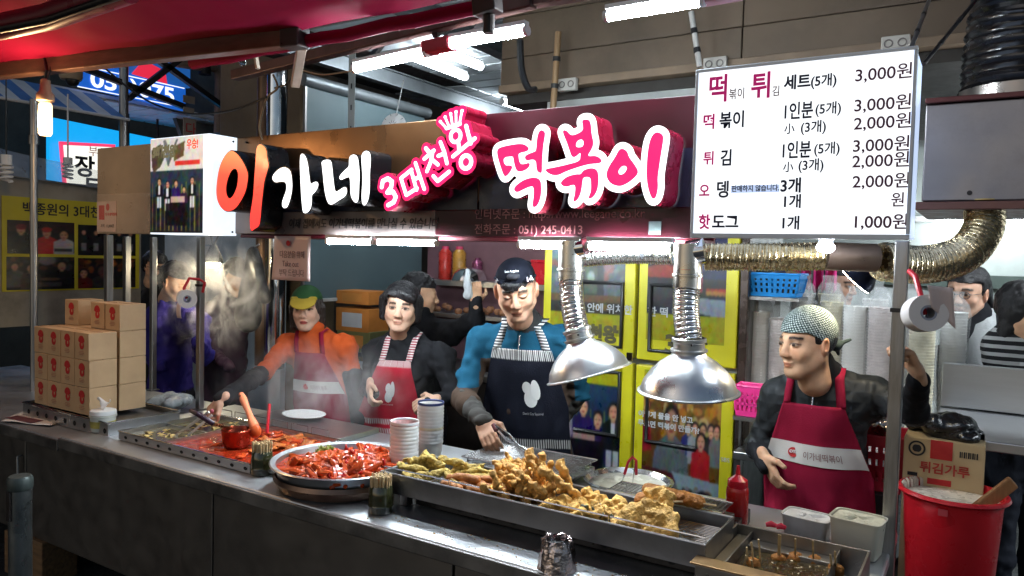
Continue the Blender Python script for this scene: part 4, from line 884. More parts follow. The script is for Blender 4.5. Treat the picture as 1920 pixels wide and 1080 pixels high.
P = np.array([[(-5.32+.02*math.sin(9*u+3*v), 2.36+.95*u, 2.13-.06*u+.16*v-.05*v*u) for u in np.linspace(0, 1, 16)] for v in np.linspace(0, 1, 8)])
b = MB(); b.grid(P); b.build('film', M('cloudy_film', (.45, .55, .7), .25, alpha=.42, var=.2, spec=.7, bump=.2, bs=7), t, smooth=True)
b = MB(); b.cyl((-5.32, 2.34, 2.13), (-5.32, 3.32, 2.07), .008, n=8); b.build('rod', STEELD, t)
# the lit signs across the alley
b = MB(); b.prism([(3.35, 2.978), (4.347, 2.942), (4.347, 3.149), (3.35, 3.194)], (-6.336, 0, 0), YD, ZV, .04); o = tag(b.build('phone_sign', M('blue_lightbox', (.02, .1, .5), .4, emit=(.008, .09, .42), es=.6)), 'blue lit sign strip with white phone digits up left', 'sign')
WL = M('white_lit2', (.9, .9, .9), .5, emit=(.9, .95, 1), es=.7)
lettering('sign_writing', '051)075', (-6.288, 3.47, 2.995), YD, ZV, .18, WL, o, bold=.004, xs=1.28)
for z_ in (2.966, 3.14): b = MB(); b.box((-6.294, 3.37, z_), (-6.288, 4.33, z_+.007)); b.build('white_line', WL, o)
b = MB(); b.prism([(3.35, 3.2), (4.41, 3.165), (4.41, 3.6), (3.35, 3.6)], (-6.36, 0, 0), YD, ZV, .04); tag(b.build('blue_signboard', M('blue_board', (.03, .14, .42), .4, emit=(.012, .09, .32), es=.5)), 'plain blue signboard above the phone digits strip', 'sign')
b = MB(); b.prism([(3.83, 3.167), (4.16, 3.149), (4.14, 3.257), (4.0, 3.293), (3.9, 3.257)], (-6.31, 0, 0), YD, ZV, .02); tag(b.build('red_emblem', M('red_lit_b', (.6, .03, .06), .4, emit=(.6, .02, .05), es=.7)), 'red emblem standing on the blue phone-number strip', 'sign')
b = MB(); b.prism([(3.5, 1.97), (5.2, 1.97), (5.2, 2.72), (3.5, 2.80)], (-7.04, 0, 0), YD, ZV, .05); o = tag(b.build('cyan_lightbox', M('cyan_light', (.02, .4, .8), .4, emit=(.006, .36, .80), es=.62)), 'bright cyan lit shop sign behind the brown sheet', 'sign')
lettering('sign_writing', 'DA', (-6.985, 4.13, 2.40), YD, ZV, .32, M('red_lit_c', (.8, .05, .05), .4, emit=(.9, .06, .05), es=.9), o, bold=.012)
b = MB(); b.prism([(3.62, 2.12), (4.02, 2.05), (4.03, 2.60), (3.58, 2.56)], (-6.93, 0, 0), YD, ZV, .04); o = tag(b.build('white_plaque', M('cream_light', (.8, .8, .75), .4, emit=(.85, .85, .75), es=.75)), 'white lit plaque with brush letters and red rim on the cyan sign', 'sign')
b = MB(); b.prism([(3.60, 2.09), (4.045, 2.02), (4.05, 2.63), (3.555, 2.59)], (-6.945, 0, 0), YD, ZV, .03); b.build('red_rim', M('pink_rim', (.6, .03, .1), .4, emit=(.75, .04, .12), es=.7), o)
lettering('sign_writing', '장', (-6.885, 3.66, 2.32), YD, ZV, .2, BLACKINK, o, bold=.006); lettering('sign_writing', '독', (-6.885, 3.74, 2.14), YD, ZV, .19, BLACKINK, o, bold=.006); lettering('sign_writing', '부산', (-6.885, 3.78, 2.50), YD, ZV, .1, REDINK, o)
# soffit of that shop
so = MB(); so.box((-7.1, 3.2, 2.93), (-6.36, 6.2, 2.96)); so = so.build('soffit_base', M('soffit_white', (.75, .78, .8), .4, .1), None); kind(so, 'structure')
for k in range(14): b = MB(); b.box((-7.09, 3.25+.2*k, 2.912), (-6.37, 3.43+.2*k, 2.928)); b.build('soffit_board', MATS['soffit_white'], so, bevel=.004)
t = thing('striped_awning', (-6.0, 2.95, 2.7), 'small blue and white striped awning at the left edge', 'awning')
for k in range(12):
    y0 = 2.2+.11*k; b = MB(); b.quad((-6.3, y0, 2.93), (-6.3, y0+.11, 2.93), (-5.85, y0+.11, 2.70), (-5.85, y0, 2.70)); b.build('stripe', M('stripe_blue', (.10, .24, .5), .7) if k % 2 else M('stripe_white', (.75, .75, .7), .7), t, thick=.004)
b = MB(); b.cyl((-5.85, 2.18, 2.698), (-5.85, 3.54, 2.698), .012, n=8); b.build('edge_tube', WHITEP, t)
t = thing('dome_camera', (-5.6,2.953,2.866), 'tan dome security camera under the awning at left', 'camera'); c0 = V(*(-5.6,2.953,2.866))
b = MB(); b.lathe([(.05, .12), (.075, .11), (.075, .02), (.065, 0)], c0, 18, caps=True); b.build('housing', M('tan_plastic', (.35, .27, .18), .5), t, smooth=True)
b = MB(); b.ell(c0+V(.02, 0, -.005), (.045, .045, .045), 14, 10); b.build('dome', BLACKP, t, smooth=True)
tr = thing('dark_truss', (-6.0, 3.6, 2.5), 'dark steel truss crossing in front of the blue sign', 'truss')
for p, q in (((-6,3.232,3.065), (-6,4.128,2.918)), ((-6,4.125,3.354), (-6,3.619,2.893)), ((-6,3.899,3.257), (-6,4.566,2.971))):
    b = MB(); b.bar(p, q, .045, .045); b.build('member', DARKM, tr)
b = MB(); b.cyl((-6,3.582,3.185), (-6,3.584,2.391), .035, n=12); b.build('upright', POSTM, tr, smooth=True)
for p, q in (((-6.8,4.102,2.954), (-6.8,4.108,2.538)), ((-6.8,4.394,2.97), (-6.8,4.402,2.626))): b = MB(); b.cyl(p, q, .012, n=6); b.build('hanger_rod', DARKM, tr)
t = thing('spiral_lamp', (-5,2.256,2.126), 'unlit white spiral lamp hanging at the left edge', 'lamp'); c0 = V(*(-5,2.259,2.11))
b = MB(); b.tube([c0+V(.03*math.cos(k*.8), .03*math.sin(k*.8), -.05+.0035*k) for k in range(30)], .008, 6); b.build('spiral', WHITEP, t, smooth=True)
b = MB(); b.cyl(c0+V(0, 0, .05), c0+V(0, 0, .11), .03, n=12); b.build('socket', WHITEP, t, smooth=True); b = MB(); b.tube([c0+V(0, 0, .1), c0+V(0, 0, .7)], .004, 5); b.build('cord', BLACKP, t)
t = thing('spiral_lamp', (-5.6,2.931,2.201), 'unlit spiral lamp hanging in front of the white plaque', 'lamp'); c0 = V(*(-5.6,2.931,2.213))
b = MB(); b.tube([c0+V(.03*math.cos(k*.8), .03*math.sin(k*.8), -.05+.0035*k) for k in range(30)], .008, 6); b.build('spiral', WHITEP, t, smooth=True)
b = MB(); b.cyl(c0+V(0, 0, .05), c0+V(0, 0, .10), .03, n=12); b.build('socket', WHITEP, t, smooth=True); b = MB(); b.tube([c0+V(0, 0, .1), c0+V(0, 0, .55)], .006, 5); b.build('cord', WHITEP, t)
b = MB(); b.prism([(2.2, 1.78), (2.425, 1.80), (2.425, 1.98), (2.2, 2.0)], (-5.7, 0, 0), YD, ZV, .03); o = tag(b.build('red_sign', M('red_sign', (.5, .02, .03), .4, emit=(.5, .02, .03), es=.5)), 'cut-off red sign with white Korean letter at the left edge', 'sign')
lettering('sign_writing', '왕', (-5.665, 2.33, 1.80), YD, ZV, .17, WL, o, bold=.006)

t = thing('pale_partition', (-5.6, 4.1, 0), 'pale bluish partition with pinned papers behind the purple jacket', 'wall')
b = MB(); b.box((-6.3, 4.15, 0), (-4.76, 4.2, 2.05)); b.build('board', M('pale_blue_board', (.42, .5, .55), .7, var=.12, dirt=.2), t)
for x_, z_ in ((-5.75, 1.72), (-5.75, 1.58), (-5.05, 1.86)): b = MB(); b.box((x_, 4.146, z_), (x_+.11, 4.149, z_+.13)); b.build('paper', PAPER, t)
t = thing('hanging_jacket', (-3.948,3.2,1.685), 'black jacket hanging beside the flue above the steam', 'jacket'); S = SDF().cone((-3.937,3.2,1.658), (-3.972,3.2,1.277), .05, .11, flat=(V(0, 1, 0), 1.8)).cone((-3.916,3.2,1.618), (-3.823,3.2,1.387), .04, .035, k=.04); v_, f_, m_ = S.mesh(.01, lambda P, I: .012*vnoise(P*V(1, 1, .4), 16, 3)); mesh_obj('garment', v_, f_, M('black_nylon', (.012, .012, .014), .4, var=.2), None, t, True, sharp=None)
b = MB(); b.tube([(-3.937,3.2,1.651), (-3.918,3.2,1.712), (-3.878,3.2,1.726)], .005, 6); b.build('hook', STEEL, t)

# ------------------------------------------------------------------ background behind the staff
b = MB(); b.box((-3.74, 4.72, 0), (-1.92, 4.80, 2.2)); tag(b.build('plum_wall', M('plum_tile', (.20, .10, .115), .5, var=.2, vs=3, bump=.05, bs=30, dirt=.25)), 'dull plum coloured kitchen wall behind the man', 'wall')
sh = thing('wall_shelf', (-2.9, 4.6, 1.5), 'narrow steel shelf on the plum wall', 'shelf')
b = MB(); b.box((-3.6, 4.44, 1.485), (-2.1, 4.715, 1.50)); b.build('board', STEEL, sh, bevel=.003)
b = MB(); b.box((-3.6, 4.43, 1.465), (-2.1, 4.44, 1.502)); b.build('lip', STEEL, sh)
kc = thing('back_counter', (-2.9, 4.4, 0), 'dark back counter below the plum wall', 'counter')
b = MB(); b.box((-3.7, 4.1, .86), (-2.05, 4.70, .90)); b.build('top', STEELD, kc, bevel=.004); b = MB(); b.box((-3.68, 4.14, 0), (-2.07, 4.70, .855)); b.build('cabinet', DARKM, kc)
b = MB(); b.box((-3.62, 4.35, 1.24), (-2.1, 4.71, 1.27)); b.build('upper_ledge', STEEL, kc, bevel=.003)
t = thing('metal_bowl', (-3.213,4.55,1.496), 'upturned shiny steel bowl on the wall shelf behind the man', 'bowl')
c0 = V(*(-3.213,4.55,1.484)); c0[2] = 1.502
b = MB(); b.lathe([(.135, 0), (.13, .02), (.115, .055), (.085, .085), (.045, .102), (.001, .106)], c0, 32); b.build('shell', CHROME, t, smooth=True)
b = MB(); b.lathe([(.134, 0), (.142, .002), (.142, .006), (.133, .007)], c0, 32); b.build('rim', CHROME, t, smooth=True)
def jar(x, y, z, r, h, m, lab, capm, nm='sauce_bottle'):
    t = thing(nm, (x, y, z), lab, 'bottle'); b = MB(); b.lathe([(r*.9, 0), (r, .01), (r, h*.8), (r*.7, h*.88), (r*.5, h*.92)], (x, y, z), 18, caps=True); b.build('vessel', m, t, smooth=True)
    b = MB(); b.lathe([(r*.55, h*.9), (r*.55, h), (.001, h)], (x, y, z), 14); b.build('cap', capm, t, smooth=True)
RJ = M('red_sauce', (.45, .03, .02), .3, var=.3, vs=20); YJ = M('amber_sauce', (.42, .2, .03), .3, var=.3, vs=20)
jar(-3.46, 4.58, 1.502, .05, .25, RJ, 'tall red jar on the wall shelf, left of the thermos', M('pink_cap', (.6, .05, .12), .4)); jar(-3.33, 4.58, 1.502, .05, .25, YJ, 'amber and red jar on the wall shelf next to the thermos', M('pink_cap', (.6, .05, .12), .4))
jar(-3.18, 4.6, 1.502, .04, .17, M('plum_can', (.22, .06, .12), .3, .6), 'purple thermos on the wall shelf', M('plum_can', (.22, .06, .12), .3, .6), 'thermos')
t = thing('red_canister', (-2.576,4.5,1.497), 'red square canister on the wall shelf right of the cap', 'canister')
c0 = V(*(-2.572,4.5,1.497)); b = MB(); b.obox((c0[0], c0[1], 1.502+.075), (.062, .05, .075)); b.build('tin', REDP, t, bevel=.006); b = MB(); b.obox((c0[0], c0[1], 1.661), (.065, .053, .01)); b.build('lid', REDP, t, bevel=.004)
b = MB()
for k in range(30): q = random.uniform(-.5, .35); b.ell((-3.05+q, 4.42+random.uniform(-.05, .1), 1.285+random.uniform(0, .03)), (.03, .03, .025), 7, 5)
kind(tag(b.build('vegetable_heap', M('chopped_veg', (.30, .13, .06), .6, var=.7, vs=18), smooth=True), 'heap of chopped vegetables on the back ledge', 'food'), 'stuff')
# orange cartons behind the woman in orange
for (p, w, h, d, m, lab) in (((-3.609,3.75,1.386), .30, .09, .2, M('orange_card', (.48, .17, .03), .6, var=.15), 'orange carton at top of the stack behind the women'),
                          ((-3.606,3.75,1.235), .30, .16, .2, M('orange_card', (.48, .17, .03), .6, var=.15), 'orange carton with white label behind the women'),
                          ((-3.593,3.75,1.092), .30, .14, .2, M('green_card', (.14, .14, .05), .6, var=.2), 'dark green carton with orange fruit print'),
                          ((-3.579,3.75,0.913), .30, .17, .2, M('ochre_card', (.35, .2, .05), .6, var=.15), 'ochre carton at the foot of the stack behind the women')):
    t = thing('fruit_carton', (p[0], 3.75, p[2]-h/2), lab, 'box', 'cartons stacked behind the women'); b = MB(); b.obox((p[0], 3.75+d/2, p[2]), (w/2, d/2, h/2)); b.build('carton', m, t, bevel=.004)
    b = MB(); b.obox((p[0], 3.749, p[2]), (w*.3, .002, h*.3)); b.build('label', M('pale_label', (.5, .5, .5), .6) if h > .15 else M('orange_print', (.5, .2, .04), .6), t)
    if p[2] < 1.1: b = MB(); b.obox((p[0], 3.85, (p[2]-h/2)/2), (w/2, .1, (p[2]-h/2)/2-.002)); b.build('crate_below', DARKM, t)

# ------------------------------------------------------------------ yellow wrapped fridge
fx0, fx1, fy = -1.94, -.905, 3.4
fr = thing('yellow_fridge', (-1.42, 3.7, 0), 'four-door fridge wrapped in yellow with photo prints', 'fridge')
YEL = M('fridge_yellow', (.55, .50, .015), .35, var=.06, spec=.5)
b = MB(); b.box((fx0, fy+.045, 0), (fx1, 4.1, 1.9)); b.build('cabinet', M('fridge_steel', (.2, .2, .2), .4, .7), fr, bevel=.006)
b = MB(); b.box((fx1-.022, fy-.004, .05), (fx1+.014, fy+.04, 1.88)); b.build('side_trim', M('dark_trim', (.05, .035, .03), .3, .5), fr, bevel=.004)
zs, xm, zm = [(.08, 1.19), (1.215, 1.87)], -1.418, 1.2
def dphoto(k):
    if k == 0:      # upper left: cook at a stove
        g = Paint(110, 130, (.30, .34, .36)); g.rect(0, 0, 1, .3, (.32, .38, .42)); g.dots(30, (0, .05, 1, .5), .05, [(.42, .44, .44), (.25, .28, .3), (.45, .25, .2)], 2)
        g.bust(.55, .20, .085, (.06, .07, .10), asp=1.0, cap=(.07, .08, .12)); g.rect(.46, .36, .64, .62, (.24, .28, .2)); g.ell(.55, .47, .05, .06, (.55, .57, .5)); g.rect(0, .63, 1, .72, (.35, .25, .1)); g.rect(0, .70, 1, .80, (.10, .11, .11)); g.ell(.7, .74, .14, .035, (.4, .33, .12))
        g.rect(0, .8, 1, 1, (.62, .60, .04))
    elif k == 1:    # upper right: two people in navy behind a tray
        g = Paint(110, 130, (.06, .09, .18)); g.rect(0, 0, .55, .3, (.30, .36, .42)); g.poly([(.05, .0), (.5, .0), (.55, .5), (.0, .5)], (.05, .09, .14)); g.ell(.3, .02, .26, .06, (.6, .45, .36)); g.poly([(.62, .05), (1, .05), (1, .6), (.62, .6)], (.04, .08, .24)); g.ell(.78, .27, .16, .05, (.62, .46, .36)); g.ell(.64, .22, .06, .08, (.62, .46, .36))
        g.ell(.2, .40, .26, .07, (.52, .17, .10)); g.rect(0, .45, .55, .7, (.13, .13, .14)); g.rect(.60, .45, 1, .60, (.10, .08, .07)); g.rect(.64, .40, .71, .56, (.62, .25, .3)); g.ell(.675, .38, .025, .04, (.7, .6, .6))
        for q in range(5): g.ell(.78+.05*q, .56, .03, .03, (.62, .42, .2)); g.ell(.78+.05*q, .535, .025, .014, (.62, .15, .1))
        g.poly([(.5, .6), (1, .62), (1, .78), (.5, .72)], (.52, .58, .62)); g.rect(0, .76, 1, 1, (.62, .60, .04))
    elif k == 2:    # lower left: winners
        g = Paint(110, 170, (.62, .60, .04)); g.rect(0, .13, 1, 1, (.05, .12, .20)); g.rect(0, .13, 1, .36, (.07, .18, .28))
        for q in range(16): g.rect(.03+q*.062, .29+.01*(q % 3), .05+q*.062, .8, (.42, .45, .2), .8)
        g.bust(.24, .29, .045, (.5, .5, .52), asp=1.5); g.bust(.50, .28, .05, (.14, .09, .30), asp=1.5); g.bust(.70, .35, .045, (.13, .08, .26), asp=1.5); g.bust(.90, .29, .05, (.07, .08, .10), asp=1.4, legs=(.72, .75, .76)); g.rect(.87, .36, .93, .43, (.75, .75, .75)); g.rect(.36, .43, .66, .49, (.62, .50, .45)); g.rect(.30, .49, .78, .86, (.05, .05, .07)); g.rect(0, .78, 1, 1, (.10, .09, .09), .7)
    else:           # lower right: man in grey shirt, crowd, second scene below
        g = Paint(120, 180, (.62, .60, .04)); g.rect(0, .12, 1, 1, (.35, .24, .10)); g.dots(60, (0, .14, 1, .38), .05, [(.60, .42, .14), (.66, .50, .2), (.40, .26, .1), (.68, .6, .4)], 4)
        for q, c in ((.60, (.15, .2, .4)), (.68, (.55, .56, .6)), (.78, (.10, .10, .12)), (.88, (.16, .16, .18)), (.95, (.4, .42, .42))): g.bust(q, .32, .035, c, asp=1.3)
        g.bust(.76, .39, .045, (.62, .10, .14), asp=1.3); g.poly([(0, .34), (.1, .33), (.13, .48), (0, .5)], (.50, .08, .16)); g.bust(.38, .30, .085, (.33, .37, .38), asp=1.15, skin=(.62, .46, .36)); g.poly([(.28, .41), (.48, .41), (.60, .50), (.62, .62), (.14, .62), (.17, .48)], (.33, .37, .38))
        g.poly([(0, .58), (1, .63), (1, .68), (0, .64)], (.30, .10, .12)); g.poly([(.4, .59), (1, .62), (1, .74), (.5, .7)], (.50, .58, .62)); g.rect(0, .70, 1, 1, (.22, .17, .13)); g.dots(40, (0, .68, 1, .8), .04, [(.5, .35, .15), (.45, .45, .45), (.15, .15, .18)], 9)
        g.bust(.24, .75, .05, (.30, .36, .36), asp=1.2); g.bust(.52, .78, .04, (.12, .13, .16), asp=1.2); g.bust(.8, .76, .065, (.04, .05, .07), asp=1.1, cap=(.05, .06, .1)); g.ell(.5, .93, .24, .03, (.55, .42, .34))
    return g.blur(2).noise(.03, k+11, 24).a*.9
k = 0
for zi in (1, 0):
    for (xa, xb_) in ((fx0+.008, xm-.008), (xm+.008, fx1-.03)):
        z0_, z1_ = zs[zi]
        b = MB(); b.box((xa, fy, z0_), (xb_, fy+.04, z1_)); d = b.build('door', YEL, fr, bevel=.006)
        print_grid('door_photo', (xa+.045, fy-.0015, z0_+.10 if zi else z0_+.30), (xb_-xa-.10, 0, 0), (0, 0, (z1_-z0_)-.02-(.1 if zi else .30)), dphoto(k), PHOTO, d)
        s = 1 if xa < xm-.1 else -1; hx = (xb_-.065) if s > 0 else (xa+.065); fr_ = [(hx, 0), (hx-s*.27, 0)]; zb, zt = (z0_+.05, z0_+.36) if zi else (z1_-.36, z1_-.05)
        b = MB(); b.tube([(hx-s*.24, fy-.006, zt), (hx, fy-.006, zt), (hx, fy-.006, zb), (hx-s*.24, fy-.006, zb)], .011, 8); b.build('handle_frame', BLACKP, d, smooth=True)
        k += 1
WP = M('white_print', (.42, .44, .46), .5)
lettering('door_writing', '안에 위치한', (-1.68, fy-.003, 1.43), XR, ZV, .050, WP, fr, bold=.001); lettering('door_writing', '한 떡 한', (-1.36, fy-.003, 1.43), XR, ZV, .050, WP, fr, bold=.001)
lettering('door_writing', '3대', (-1.27, fy-.003, 1.26), XR, ZV, .12, M('olive_dark', (.07, .06, .02), .5), fr, bold=.005); lettering('door_writing', '3대천왕', (-1.80, fy-.003, 1.29), XR, ZV, .09, MATS['olive_dark'], fr, bold=.005)
lettering('door_writing', '이렇게 물을 안 넣고', (-1.39, fy-.003, .945), XR, ZV, .033, WP, fr, bold=.001); lettering('door_writing', '무르면 떡볶이 만들까?', (-1.39, fy-.003, .90), XR, ZV, .033, WP, fr, bold=.001)
lettering('door_writing', 'SBS', (-.985, fy-.003, 1.075), XR, ZV, .028, WP, fr); lettering('door_writing', 'SBS', (-.985, fy-.003, .79), XR, ZV, .028, WP, fr)
b = MB(); b.obox((-1.44, fy-.006, 1.225), (.016, .008, .02)); b.build('lock', CHROME, fr, bevel=.003)

# ------------------------------------------------------------------ shelf with cup sleeves, baskets
sf = thing('steel_shelf', (-.5, 3.6, 0), 'steel shelf right of the yellow fridge', 'shelf')
for z_ in (.84, 1.512):
    if z_ < 1: b = MB(); b.box((-.90, 3.28, z_), (-.02, 3.95, z_+.035)); b.build('shelf_plate', STEEL, sf, bevel=.004)
for x in (-.885, -.04): b = MB(); b.box((x-.014, 3.9, 0), (x+.014, 3.93, .84)); b.build('leg', STEELD, sf)
for x in (-.885, -.04): b = MB(); b.box((x-.014, 3.3, 0), (x+.014, 3.33, .84)); b.build('leg', STEELD, sf)
CUPW = M('cup_paper', (.80, .79, .76), .6, var=.05); BAG = M('clear_bag', (.8, .82, .82), .22, alpha=.20, var=.1, spec=.8, bump=.6, bs=14)
def sleeve(x, y, z, h, r, lab, tint=CUPW, bag=True):
    t = thing('cup_sleeve', (x, y, z), lab, 'cups', 'sleeves of paper cups on the shelf')
    n = int(h/.0125); pr = []
    for k in range(n): zz = k*.0125; pr += [(r*.96, zz), (r*1.0, zz+.009), (r*1.03, zz+.0095), (r*1.03, zz+.012)]
    b = MB(); b.lathe(pr, (x, y, z), 20, caps=True); b.build('nested_cups', tint, t, smooth=True)
    b = MB(); b.lathe([(r*1.09, n*.0125-.003), (r*1.03, n*.0125), (r*.9, n*.0125-.06), (.001, n*.0125-.06)], (x, y, z+.003), 20); b.build('top_rim', tint, t, smooth=True)
    if bag:
        R0 = [[(x+(r*1.16+.006*math.sin(5*q+k*1.7)+.004*math.sin(11*q-k))*math.cos(q)*s, y+(r*1.16+.006*math.sin(5*q+k*1.7)+.004*math.sin(11*q-k))*math.sin(q)*s, z+hh) for q in np.linspace(0, 2*math.pi, 25)[:-1]] for k, (hh, s) in enumerate(((.002, 1.), (h*.25, 1.02), (h*.5, .99), (h*.75, 1.03), (h*.97, 1.), (h+.03, .8), (h+.06, .5), (h+.085, .55)))]
        b = MB(); b.ring_loft(R0, 0, False); b.build('plastic_bag', BAG, t, smooth=True)
PKC = M('cup_pink', (.66, .58, .56), .6, var=.1, vs=40); GRC = M('cup_yellow', (.66, .6, .42), .6, var=.2, vs=30)
for x, y, h, r, m, lab in ((-.885, 3.60, .60, .047, CUPW, 'cup sleeve under the blue basket, leftmost'), (-.785, 3.58, .57, .049, PKC, 'pinkish cup sleeve left of the young man head'), (-.68, 3.62, .60, .049, CUPW, 'cup sleeve hidden behind the front of the head scarf'), (-.575, 3.60, .65, .047, GRC, 'yellow patterned cup sleeve behind the head scarf'), (-.475, 3.58, .64, .048, CUPW, 'white cup sleeve right of the scarf knot'), (-.365, 3.56, .64, .056, PKC, 'thick cup sleeve directly left of the post'), (-.215, 3.54, .58, .049, GRC, 'cup sleeve seen right of the post behind the hand'),
    (-.735, 3.78, .68, .05, CUPW, 'rear cup sleeve below the pink bags'), (-.62, 3.8, .68, .05, GRC, 'rear yellowish cup sleeve above the head scarf'), (-.42, 3.78, .67, .05, CUPW, 'rear cup sleeve right of the clip lamp'), (-.29, 3.76, .66, .05, CUPW, 'rear cup sleeve half behind the post'), (-.11, 3.75, .63, .05, CUPW, 'rear cup sleeve right of the tissue roll')): sleeve(x, y, .877, h, r, lab, m)
def basket(name, c, sx, sy, h, m, lab, holes=True, taper=.85, z0=None):
    x, y, z = c; t = thing(name, c, lab, 'basket')
    nx, nz = 9, 4
    b = MB(); b.box((x-sx*taper, y-sy*taper, z), (x+sx*taper, y+sy*taper, z+.006)); b.build('base', m, t)
    for ax in range(4):
        s = sx if ax < 2 else sy; n = max(5, int(s/.012)); b = MB()
        def pt(u, v, sg=(-1 if ax % 2 else 1), ax=ax):
            k = taper+(1-taper)*v
            return (x+u*sx*k, y-sg*sy*k, z+h*v) if ax < 2 else (x+sg*sx*k, y+u*sy*k, z+h*v)
        us = np.linspace(-1, 1, n+1)
        for i in range(n+1):
            w = .28*(2/n); b.quad(pt(us[i]-w, .16), pt(us[i]+w, .16), pt(us[i]+w, .82), pt(us[i]-w, .82))
        for v0, v1 in ((0, .18), (.36, .46), (.6, .7), (.8, 1)):
            b.quad(pt(-1, v0), pt(1, v0), pt(1, v1), pt(-1, v1))
        b.build('wall', m, t, thick=.004)
    b = MB(); k = 1.02; b.tube([(x-sx*k, y-sy*k, z+h), (x+sx*k, y-sy*k, z+h), (x+sx*k, y+sy*k, z+h), (x-sx*k, y+sy*k, z+h)], .006, 6, closed=True); b.build('rim', m, t)
    return t
basket('blue_basket', (-.80, 3.52, 1.545), .115, .08, .10, M('blue_plastic', (.01, .22, .58), .35), 'bright blue perforated plastic basket on top of the cups')
b = MB(); b.box((-.92, 3.42, 1.528), (-.68, 3.62, 1.543)); b.box((-.915, 3.60, .877), (-.895, 3.62, 1.527)); tag(b.build('basket_bracket', STEELD), 'steel bracket carrying the blue basket', 'bracket')
t = thing('basket_contents', (-.8, 3.52, 1.555), 'dark pouches lying in the blue basket', 'pouch')
for k, (dx, dz, m) in enumerate(((-.06, .06, BLACKP), (.02, .07, M('navy_pouch', (.02, .02, .05), .5)), (.06, .05, M('brown_pouch', (.12, .07, .03), .6)))): b = MB(); b.obox((-.8+dx, 3.52, 1.555+dz), (.03, .03, .055), rotm(.2*k, .1, .1)); b.build('pouch', m, t, bevel=.01)
PINKB = M('pink_bag', (.75, .04, .25), .35, alpha=.9)
t = thing('pink_bags', (-0.794,4,1.597), 'bunch of hot pink plastic bags hanging behind the blue basket', 'bag')
for k in range(4):
    x = -.83+.06*k; P = np.array([[(x+.05*(u-.5)*(1+.2*v), 4.0+.03*math.sin(9*u+k), 1.72-.16*v+.01*math.sin(14*u)) for u in np.linspace(0, 1, 9)] for v in np.linspace(0, 1, 6)]); b = MB(); b.grid(P); b.build('bag', PINKB, t, smooth=True, thick=.004)
b = MB(); b.cyl((-.92, 4.02, 1.725), (-.4, 4.02, 1.725), .006, n=6); b.build('hook_bar', STEEL, t)
basket('pink_basket', (-.85, 3.34, 1.03), .055, .05, .13, M('pink_plastic', (.78, .04, .26), .35), 'small hot pink perforated basket beside the young man elbow')
b = MB(); b.box((-.905, 3.28, 1.012), (-.79, 3.40, 1.028)); b.box((-.905, 3.38, .877), (-.895, 3.40, 1.012)); tag(b.build('basket_bracket', STEELD), 'steel bracket carrying the pink basket', 'bracket')
t = thing('plate_stack', (-0.83,3.4,0.87), 'stack of white plates on the shelf beside the young man', 'plates'); c0 = V(-.745, 3.36, .876)
for k in range(7): b = MB(); b.lathe([(.03, 0), (.05, .004), (.068, .013), (.066, .014), (.045, .007)], c0+V(0, 0, .011*k), 22); b.build('plate', WHITEP, t, smooth=True)

# clip lamp right of the ducts
t = thing('clip_lamp', (-0.353,2.72,1.647), 'dark blue clip lamp with a glowing edge above the cups', 'lamp')
a_ = V(*(-0.415,2.74,1.685)); c_ = V(*(-0.322,2.74,1.6)); d_ = unit(c_-a_); n_ = unit(np.cross(d_, (0, 1, 0)))
mid = (a_+c_)/2; up_ = n_ if n_[2] > 0 else -n_
b = MB(); b.lathe([(.058, 0), (.056, .02), (.04, .05), (.022, .07), (.018, .085)], mid, 22, tuple(up_)); b.build('shade', M('navy_shade', (.012, .018, .05), .35, .3), t, smooth=True)
b = MB(); b.lathe([(.056, -.002), (.001, -.004)], mid, 22, tuple(up_)); b.build('lens', M('warm_lens', (1, 1, 1), .5, emit=(1, .86, .6), es=50), t)
b = MB(); b.bar(mid+up_*.07, (-0.291,2.66,1.743), .028, .028); b.build('arm', M('navy_arm', (.02, .03, .09), .35), t, bevel=.004); b = MB(); b.obox(mid+up_*.085+V(.01, 0, 0), (.02, .02, .02), rotm(.3, .4, .2)); b.build('joint', BLACKP, t, bevel=.004)
# spot lamp in the steam on the left
t = thing('work_lamp', (-3.999,2.95,1.624), 'glowing work lamp shining through the steam', 'lamp'); c0 = V(*(-3.989,2.95,1.634))
b = MB(); b.lathe([(.048, -.03), (.06, -.028), (.05, .01), (.03, .05), (.02, .08)], c0, 20, (-.1, .25, 1)); b.build('shade', BLACKP, t, smooth=True)
b = MB(); b.ell(c0+V(0, 0, -.03), (.042, .042, .03), 16, 10); b.build('bulb', M('work_bulb', (1, 1, 1), .4, emit=(1, .84, .55), es=150), t, smooth=True)
b = MB(); b.tube([c0+V(0, 0, .07), c0+V(-.06, .02, .16), c0+V(-.1, .02, .30)], .007, 6); b.build('stand_arm', BLACKP, t); b = MB(); b.tube([c0+V(0, 0, .07), c0+V(.06, .02, .2)], .005, 6); b.build('stay', BLACKP, t)
